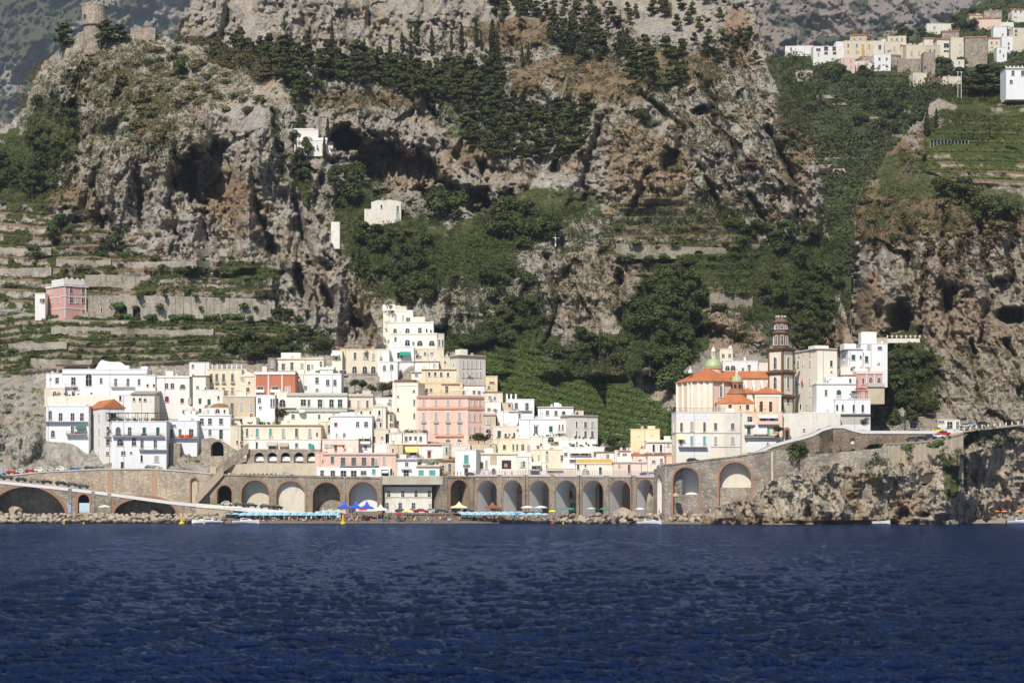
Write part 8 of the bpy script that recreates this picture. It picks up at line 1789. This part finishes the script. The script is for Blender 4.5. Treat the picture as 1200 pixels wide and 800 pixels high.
def car(x, y, d, col, label, rz=0, s=1.0, group=None):
    if col not in CB:
        CB[col] = CP['body'](flat('car_paint_'+col, CARC[col], .25, .1, spec=.6, var=.05), 'body')
    X, Y, Z = at(x, y, d); o = empty('parked_car', (X, Y, Z), label, 'car', group); o.rotation_euler.z = rz; o.scale = (s, s, s) if not isinstance(s, tuple) else s
    link('body', CB[col], o); link('windows', CP['glass'], o)
    for wx in (-1.3, 1.3):
        for wy in (-.78, .78): w_ = link('wheel', CP['wheel'], o); w_.location = (wx, wy, .32)
    return o
GA = 'cars parked along the upper road'; GB = 'cars parked along the lower road'; GC2 = 'cars parked along the ramp'; GD = 'cars on the coast road'
for x, y, c, lab in [(1, 556, 'lightblue', "light blue car at the left edge of the upper road"), (14, 555.5, 'red', "red car, the left one of two on the upper road"), (25, 555, 'silver', "silver car between the two red cars"), (35.5, 554, 'red', "red car, the right one of two on the upper road"), (47, 553.2, 'white', "white van-like car on the upper road"), (60, 552.5, 'silver', "silver estate car on the upper road"), (72.5, 552, 'white', "white car right of the silver estate"), (88, 551.5, 'blue', "blue car where the upper road bends"), (105, 550.5, 'dark', "long dark car on the upper road beside the white house"), (117, 550, 'grey', "grey car on the upper road beside the white house"), (176, 550, 'grey', "grey car under the tall white apartments"), (184, 550.3, 'silver', "silver car under the tall white apartments")]:
    car(x, y, 705.5 if x < 100 else 706, c, lab, random.uniform(-.04, .04), (.82, 1.1, 1.15), GA)
for x, y, c, lab in [(-2, 561.5, 'dark', "dark car at the left edge of the lower road"), (9, 563, 'dark', "dark blue-grey car second on the lower road"), (25, 565, 'black', "black car third on the lower road"), (40.5, 566.5, 'grey', "grey car fourth on the lower road"), (55, 568, 'black', "black car fifth on the lower road"), (71.5, 569.5, 'black', "black hatchback sixth on the lower road"), (84.5, 571, 'dark', "dark blue car seventh on the lower road"), (98, 573, 'dark', "large dark car last on the lower road")]:
    car(x, y-.8, 696.6, c, lab, 0, (.88, 1.1, 1.22), GB)
for i, (x, c) in enumerate(((266, 'silver'), (281, 'dark'), (295, 'black'), (311, 'dark'), (325, 'black'))): car(x, np.interp(x, [230, 400], [591.5, 604])-1.8, 697.5, c, ("silver car at the top of the beach ramp", "dark car second down the beach ramp", "black car third down the beach ramp", "dark grey car fourth down the beach ramp", "black car lowest on the beach ramp")[i], 0, (.9, 1.1, 1.15), GC2)
car(337, 557.5, 703, 'silver', "silver estate car on the square under the arcade"); car(552, 558, 709, 'dark', "dark car parked on the square by the white door house"); car(765, 558, 676, 'silver', "silver car at the corner end of the viaduct road"); car(757, 558, 679, 'dark', "dark car parked at the end of the viaduct road")
car(812, 541.5, 668.5, 'black', "black car parked before the church apartments", -.03)
for x, y, c, lab in [(1069, 517, 'dark', "dark car on the lower road by the cream wall"), (1080, 516, 'black', "black car on the lower road by the cream wall"), (1090, 514.5, 'dark', "dark car behind the black one on the lower road"), (1099, 513, 'white', "white car on the road under the garage"), (1106, 510, 'red', "red car in front of the garage"), (1099, 506, 'yellow', "yellow car left of the garage"), (1113, 506, 'white', "white car before the garage door"), (1131, 501, 'silver', "silver car on the coast road right of the garage"), (1137, 500, 'lightblue', "pale blue car on the coast road"), (1152, 498.5, 'black', "black car rightmost on the coast road")]:
    car(x, y, dfront(x)+(-11 if y > 509 else 5), c, lab, .05, 1.0, GD)
for i, x in enumerate((482, 494)): car(x, 600.5, 697, 'red', ("dark red car, the left of two behind the beach", "dark red car, the right of two behind the beach")[i])
for i, x in enumerate((470, 506, 517, 529, 549)): car(x, 600.5, 697.5, ('dark', 'silver', 'dark', 'grey', 'dark')[i], ("dark car left of the red cars behind the beach", "silver car right of the red cars behind the beach", "dark blue car behind the beach by the brick arch", "grey car beneath the narrow brick arch", "dark car beneath the start of the oblique viaduct")[i])
# boats
def boat(x, y, d, L_, label, flip=1, cabin=True, col=(.82, .82, .82)):
    X, Y, Z = at(x, y, d); o = empty('motorboat', (X, Y, 0.05), label, 'boat'); o.rotation_euler.z = 0 if flip > 0 else math.pi
    m = MB().use(flat('boat_white', (.82, .82, .82), .3, spec=.5, var=.05)); S = 9; B_ = L_*.15; rows = []
    for i in range(S+1):
        t = i/S; w_ = B_*(min(1, .75+t)*(1-max(0, (t-.45)/.55)**2.0)+.015); sh = .75+.45*t*t; kz = -.25+.35*max(0, t-.7)
        rows.append([(t*L_, -w_, sh), (t*L_, -w_*.8, .15), (t*L_, 0, kz), (t*L_, w_*.8, .15), (t*L_, w_, sh)])
    for a, b in zip(rows[:-1], rows[1:]):
        for k in range(4): m.poly([a[k], b[k], b[k+1], a[k+1]])
        m.poly([a[0], a[4], b[4], b[0]]) if a[0][0] > L_*.5 else m.poly([(a[0][0], a[0][1], .5), (a[4][0], a[4][1], .5), (b[4][0], b[4][1], .5), (b[0][0], b[0][1], .5)])
    m.poly(rows[0]); m.build('hull', parent=o)
    if cabin:
        m = MB().use(flat('boat_white', (.82, .82, .82))).prism([(L_*.3, .8), (L_*.78, 1.0), (L_*.6, 1.5), (L_*.34, 1.7)], -B_*.6, B_*.6); c = m.build('cabin', parent=o)
        MB().use(GLASS).prism([(L_*.36, 1.15), (L_*.66, 1.15), (L_*.58, 1.42), (L_*.37, 1.55)], -B_*.6-.02, B_*.6+.02).build('window', parent=c)
    MB().use(IRON).box(-.35, .0, -.2, .2, .0, 1.1).build('outboard_motor', parent=o)
    return o
boat(262, 611, 672, 10, "long white motorboat moored at the left end of the beach", -1); bpy.data.objects[-1]
boat(272, 612, 668, 8.5, "white motorboat with a dark stripe in front of the beached one", 1); boat(746, 616, 645, 7.5, "white motorboat passing in front of the rocky quay", 1); boat(1022, 612, 650, 5.5, "small open white boat under the sea cliff", 1, False); boat(1180, 611.5, 668, 8, "white motorboat with a blue awning off the small right beach", 1)
X, Y, Z = at(1183, 606, 668); o = bpy.data.objects['motorboat.004']; MB().use(flat('blue_awning', (.18, .42, .75))).box(.4, 3.2, -.9, .9, 1.9, 2.05).box(.5, .56, -.85, -.8, .6, 1.9).box(3.0, 3.06, -.85, -.8, .6, 1.9).build('blue_awning', parent=o)
# boats pulled up at the left end of the beach
for i, x in enumerate((378, 388)):
    X, Y, Z = at(x-8, 601, 697); b_o = boat(x-8, 601, 697, 7, ("white boat on land in front of the fourth arch", "second white boat on land in front of the fourth arch")[i]); b_o.location.z = 3.0
# buoys
for i, (x, y, s, lab) in enumerate([(213, 613.5, 1.6, "tall yellow buoy off the breakwater"), (402, 613.5, 1.5, "yellow buoy with a white float off the beach"), (75, 611.5, .5, "small yellow float off the breakwater, left one"), (98, 611.5, .5, "small yellow float off the breakwater, right one"), (239, 611.5, .5, "small yellow float beside the tall buoy"), (660, 613, .5, "small yellow float off the middle of the beach"), (648, 613, .9, "red canoe-shaped float off the middle of the beach")]):
    d = 655; X, Y, Z = at(x, y, d); o = empty('buoy', (X, Y, 0), lab, 'buoy'); YM = flat('buoy_yellow', (.80, .52, .02), .4) if 'red' not in lab else flat('buoy_red', (.6, .03, .02))
    MB().use(YM).lathe([(.05, -.5), (.55*s, -.2), (.6*s, .25), (.45*s, .5), (.1, .55*s)], 12).build('float', parent=o, smooth_=True)
    if s > 1: MB().use(YM).lathe([(.35, .5), (.28, 1.6*s), (.16, 1.8*s), (.05, 2.0*s)], 8).build('mast', parent=o)
# parasols and tents
LBL = (.36, .60, .72)
for r_, (y, d) in enumerate(((607.0, 692.3), (608.3, 690), (609.4, 688))):
    x = 268+r_*8
    while x < 398: parasol("light blue beach parasol in the dense rows left of the blue tents", x, y, d, 1.4, 2.15, LBL, 'light blue parasols on the left of the beach'); x += random.uniform(7.5, 9.5)
    x = 541+r_*2
    while x < 640: parasol("light blue beach parasol in the dense rows before the oblique viaduct", x, y-.3, np.interp(x, [541, 640], [692, 682])-r_*2.0, 1.4, 2.2, LBL, 'light blue parasols on the right of the beach'); x += random.uniform(7.5, 9.5)
for i, (x, y, c, lab) in enumerate([(656, 604, (.06, .32, .20), "green beach parasol, left of three"), (668, 604.5, (.05, .30, .22), "green beach parasol in the middle of three"), (708, 604.5, (.05, .30, .20), "green beach parasol near the boulders"), (693, 604, (.45, .65, .62), "pale green parasol by the fifth vault"), (750, 604.5, (.8, .8, .8), "white parasol below the corner of the sea wall"), (618, 602, (.82, .82, .82), "big white parasol behind the blue rows, left"), (634, 602, (.82, .82, .82), "big white parasol behind the blue rows, right"), (648, 607, (.75, .72, .1), "yellow parasol among the crowd"), (606, 609, (.2, .45, .8), "bright blue parasol near the water"), (468, 609, (.5, .05, .08), "dark red parasol near the water"), (425, 605, (.55, .03, .05), "red parasol beside the blue tents"), (122.5, 601, (.80, .74, .60), "cream parasol kiosk on the breakwater path")]):
    d = np.interp(x, [100, 640, 700, 760], [692, 682, 674, 664])-(604-603)*.5; parasol(lab, x, y, d, 2.2 if 'big' in lab or 'kiosk' in lab else 1.6, 2.7, c)
for i in range(7): parasol("cream cafe parasol in the row at the foot of the beach ramp", 243+i*6.2, 602, 691.3, 1.7, 2.6, (.80, .72, .55), 'cream cafe parasols')
def tent(x, d, w_, h, c1, c2, label, y=603):
    X, Y, Z = at(x, y, d); o = empty('tent', (X, Y, Z), label, 'tent'); r = w_/2; m = MB()
    for i in range(4):
        a, b = R(45+90*i), R(135+90*i); m.use(flat('tent_%d' % int(sum(c1)*100), c1) if i % 2 == 0 else flat('tent_%d' % int(sum(c2)*100), c2)); pa, pb = (r*1.4*math.cos(a), r*1.4*math.sin(a)), (r*1.4*math.cos(b), r*1.4*math.sin(b))
        qa, qb = (pa[0]*.35, pa[1]*.35), (pb[0]*.35, pb[1]*.35); z1, z2, z3 = h*.5, h*.66, h
        m.poly([(pa[0], pa[1], z1), (pb[0], pb[1], z1), (qb[0], qb[1], z2), (qa[0], qa[1], z2)]); m.poly([(qa[0], qa[1], z2), (qb[0], qb[1], z2), (0, 0, z3)]); m.poly([(pa[0], pa[1], z1-.4), (pb[0], pb[1], z1-.4), (pb[0], pb[1], z1), (pa[0], pa[1], z1)])
    m.build('canopy', parent=o); m = MB().use(TRIM)
    for i in range(4): a = R(45+90*i); m.tube((r*1.35*math.cos(a), r*1.35*math.sin(a), 0), (r*1.35*math.cos(a), r*1.35*math.sin(a), h*.5), .04, 4)
    m.build('poles', parent=o); return o
BL = (.05, .10, .55); CR = (.78, .74, .62)
tent(404, 689, 4.6, 4.8, BL, CR, "blue and cream pointed beach tent, leftmost"); tent(417, 690, 4.0, 4.8, BL, CR, "blue and cream pointed beach tent, middle one"); tent(430, 689, 4.6, 4.6, BL, CR, "blue and cream pointed beach tent, right one"); tent(446, 689, 4.6, 3.6, (.8, .8, .8), (.8, .8, .8), "white pointed tent right of the blue tents"); tent(478, 690, 3.6, 2.6, (.8, .72, .35), (.8, .72, .35), "pale yellow canopy near the white house under the square")
tent(538, 697, 5.5, 3.6, (.82, .76, .5), (.82, .76, .5), "cream awning tent under the narrow brick arch", 600); tent(577, 698, 5, 3.8, (.30, .10, .06), (.30, .10, .06), "red-brown wooden kiosk roof in the first vault", 601)
# people
def person_mesh(pose, skin, suit, top_=None):
    import bmesh
    J = {}
    if pose == 'stand': J = dict(p=(0, 0, .95), c=(0, 0, 1.30), n=(0, 0, 1.48), h=(0, 0, 1.66), ls=(-.19, 0, 1.42), le=(-.27, .02, 1.14), lh=(-.27, -.08, .86), rs=(.19, 0, 1.42), re=(.28, 0, 1.14), rh=(.24, -.12, .88), ll=(-.10, 0, .92), lk=(-.12, -.02, .50), lf=(-.13, 0, .08), lt=(-.13, -.16, .04), rl=(.10, 0, .92), rk=(.13, .02, .50), rf=(.15, .06, .08), rt=(.15, -.1, .04))
    elif pose == 'sit': J = dict(p=(0, 0, .14), c=(0, .12, .48), n=(0, .14, .66), h=(0, .12, .83), ls=(-.19, .13, .60), le=(-.26, .02, .36), lh=(-.2, -.25, .34), rs=(.19, .13, .60), re=(.27, .24, .34), rh=(.26, .32, .06), ll=(-.1, -.03, .14), lk=(-.13, -.38, .42), lf=(-.13, -.62, .07), lt=(-.13, -.78, .05), rl=(.1, -.03, .14), rk=(.14, -.40, .40), rf=(.15, -.66, .07), rt=(.15, -.82, .05))
    else: J = dict(p=(0, 0, .14), c=(-.36, 0, .15), n=(-.55, 0, .17), h=(-.73, 0, .18), ls=(-.48, -.19, .15), le=(-.30, -.32, .10), lh=(-.06, -.28, .08), rs=(-.48, .19, .15), re=(-.62, .36, .10), rh=(-.8, .2, .1), ll=(.04, -.1, .13), lk=(.46, -.14, .16), lf=(.86, -.15, .08), lt=(.92, -.15, .2), rl=(.04, .1, .13), rk=(.44, .16, .30), rf=(.78, .17, .07), rt=(.9, .17, .1))
    ks = list(J); V = [J[k] for k in ks]; ix = {k: i for i, k in enumerate(ks)}
    E_ = [('p', 'c'), ('c', 'n'), ('n', 'h'), ('c', 'ls'), ('ls', 'le'), ('le', 'lh'), ('c', 'rs'), ('rs', 're'), ('re', 'rh'), ('p', 'll'), ('ll', 'lk'), ('lk', 'lf'), ('lf', 'lt'), ('p', 'rl'), ('rl', 'rk'), ('rk', 'rf'), ('rf', 'rt')]
    me = bpy.data.meshes.new('body_src'); me.from_pydata(V, [(ix[a], ix[b]) for a, b in E_], []); o = bpy.data.objects.new('src', me); COL.objects.link(o)
    md = o.modifiers.new('s', 'SKIN'); rad = dict(p=.14, c=.145, n=.055, h=.105, ls=.06, le=.042, lh=.035, rs=.06, re=.042, rh=.035, ll=.09, lk=.06, lf=.04, lt=.035, rl=.09, rk=.06, rf=.04, rt=.035)
    for k, i in ix.items(): me.skin_vertices[0].data[i].radius = (rad[k], rad[k]); me.skin_vertices[0].data[i].use_root = (k == 'p')
    o.modifiers.new('u', 'SUBSURF').levels = 1
    dg = bpy.context.evaluated_depsgraph_get(); ev = o.evaluated_get(dg); m2 = bpy.data.meshes.new_from_object(ev); bpy.data.objects.remove(o)
    return m2, Vector(J['p']), Vector(J['c']), Vector(J['h'])
SK = [flat('skin_tan', (.42, .22, .13), .6, var=.1), flat('skin_fair', (.58, .34, .23), .6, var=.1), flat('skin_brown', (.25, .12, .07), .6, var=.1)]
SU = [flat('suit_%d' % i, c, .7, var=.1) for i, c in enumerate([(.5, .03, .03), (.03, .05, .35), (.02, .02, .025), (.75, .75, .73), (.02, .3, .25), (.7, .3, .03), (.5, .1, .3)])]
HAIR = flat('dark_hair', (.03, .02, .015), .6)
POSES = {}
for ps in ('stand', 'sit', 'lie'):
    base, p_, c_, h_ = person_mesh(ps, None, None); L = []
    cen = [((f.center-p_).length, (f.center-c_).length, f.center.copy()) for f in base.polygons]
    for si, sk in enumerate(SK):
        for k in range(4):
            su = SU[(si*4+k*3) % 7]; me = base.copy(); me.name = 'body'; me.materials.clear(); me.materials.append(sk); me.materials.append(su)
            shirt = k % 2
            for f, (a, b, cc) in zip(me.polygons, cen): f.material_index = 1 if (a < .24 or (shirt and b < .22)) else 0
            me.polygons.foreach_set("use_smooth", [True]*len(me.polygons)); L.append(me)
    hm = MB().use(HAIR).lathe([(.02, -.03), (.115, -.02), (.122, .05), (.09, .11), (.02, .14)], 8).mesh('hair', True)
    POSES[ps] = (L, hm, h_)
def person(x, y, d, pose, label, group, rz=None):
    X, Y, Z = at(x, y, d); L, hm, hp = POSES[pose]; o = link('person', random.choice(L)); o.location = (X, Y, Z); o.rotation_euler.z = random.uniform(0, 6.28) if rz is None else rz
    s = random.uniform(.92, 1.05); o.scale = (s, s, s); tag(o, label, 'person', group); h = link('hair', hm, o); h.location = hp; return o
DB = lambda x: float(np.interp(x, [270, 640, 700, 760], [684, 684, 676, 668]))
def gz(d, x): d0 = DB(x)-0; return 0
n_p = 0
BP = [(235, 684), (300, 682), (500, 683), (640, 684), (700, 676), (760, 668), (790, 660)]
for i in range(290):
    x = random.uniform(285, 700); off = 2+random.random()**1.2*8.5; d0 = float(np.interp(x, [p[0] for p in BP], [p[1] for p in BP])); d = d0+off
    z = float(np.interp(off, [0, 3, 24], [-.4, .55, 3.9])); ys = HOR-(z-CAMZ)*F/d
    pose = random.choices(['stand', 'sit', 'lie'], [.55, .25, .2])[0]
    person(x, ys, d, pose, "bather in swimwear in the dense crowd on the beach", 'bathers on the beach'); n_p += 1
for i in range(26):
    x = random.uniform(700, 830); d = np.interp(x, [700, 760, 835], [677, 668, 657])+random.uniform(2, 6); person(x, random.uniform(601.5, 605), d, random.choice(['stand', 'sit', 'lie']), "bather resting on the rocky quay under the sea wall", 'bathers on the rocky quay')
for i in range(14):
    x = random.uniform(1132, 1180); d = 686+random.uniform(0, 4); person(x, 607.5-(d-686)*.6, d, random.choice(['stand', 'sit', 'lie']), "bather on the small grey beach at right", 'bathers on the small right beach')
for i, (x, y, d, c) in enumerate([(1168, 606, 688, (.8, .25, .05)), (1177, 606, 688, (.8, .3, .25)), (1195, 606, 690, (.8, .3, .1))]): parasol(("orange parasol on the small right beach", "salmon parasol on the small right beach", "orange parasol farthest right on the small beach")[i], x, y, d, 1.0, 2.3, c)
for x in [532, 536, 540, 563, 567, 574, 592, 600]: person(x, 558, 709 if x < 556 else dfront(x)+3, 'stand', "person standing at the railing of the square", 'people at the square railing')
for x in range(268, 324, 5): 
    X, Y, Z = at(x, 556.5, 701.6)
    o = empty('scooter', (X, Y, Z-.4), "dark scooter parked in the row on the square above the small arch", 'scooter', 'scooters on the square'); o.rotation_euler.z = random.uniform(1.2, 1.9)
    m = MB().use(flat('car_paint_black', CARC['black'])).prism([(-.8, .5), (-.2, .45), (.3, .4), (.6, .9), (.72, 1.05), (.6, 1.08), (.35, .55), (-.1, .6), (-.2, .85), (-.85, .9)], -.14, .14); m.build('body', parent=o)
    for wx in (-.6, .65):
        w_ = link('wheel', CP['wheel'], o); w_.location = (wx, 0, .24); w_.scale = (.75, .6, .75)

# loungers and mats on the beach
LM = {}
for i, c in enumerate([(.75, .75, .73), (.10, .25, .60), (.65, .10, .06), (.30, .60, .72), (.75, .55, .15), (.08, .30, .22)]):
    m = MB().use(flat('lounger_%d' % i, c, .7, var=.1)); m.prism([(-.9, .30), (.25, .30), (.85, .72), (.82, .78), (.22, .37), (-.9, .37)], -.32, .32); m.use(TRIM)
    for a, b in ((-.8, -.28), (-.8, .28), (.2, -.28), (.2, .28)): m.box(a-.03, a+.03, b-.03, b+.03, 0, .31)
    LM[i] = m.mesh('sun_lounger')
for i in range(150):
    x = random.uniform(275, 690); off = 2.5+random.random()*8; d0 = float(np.interp(x, [p[0] for p in BP], [p[1] for p in BP])); d = d0+off; z = float(np.interp(off, [0, 3, 24], [-.4, .55, 3.9]))
    k = random.randrange(6); o = link('sun_lounger', LM[k]); o.location = ((x-600)*d/F, d-CAMD, z+.02); o.rotation_euler.z = random.uniform(0, 6.28)
    tag(o, ('white', 'blue', 'red', 'pale blue', 'yellow', 'green')[k]+" beach lounger standing among the bathers on the beach", 'lounger', 'loungers on the beach')
# ------------------------------------------------------------------ the air
def haze(density):
    m = bpy.data.materials.new("haze_air"); m.use_nodes = True; nt = m.node_tree; nt.nodes.clear()
    v = nt.nodes.new("ShaderNodeVolumePrincipled"); v.inputs["Density"].default_value = density; v.inputs["Color"].default_value = (.62, .78, 1.0, 1); v.inputs["Anisotropy"].default_value = .1
    o = nt.nodes.new("ShaderNodeOutputMaterial"); nt.links.new(v.outputs[0], o.inputs["Volume"])
    mb = MB().use(m).box(-5200, 5200, -760, 9500, -90, 2900); ob = mb.build('haze'); tag(ob, kind='stuff')
haze(.00005)
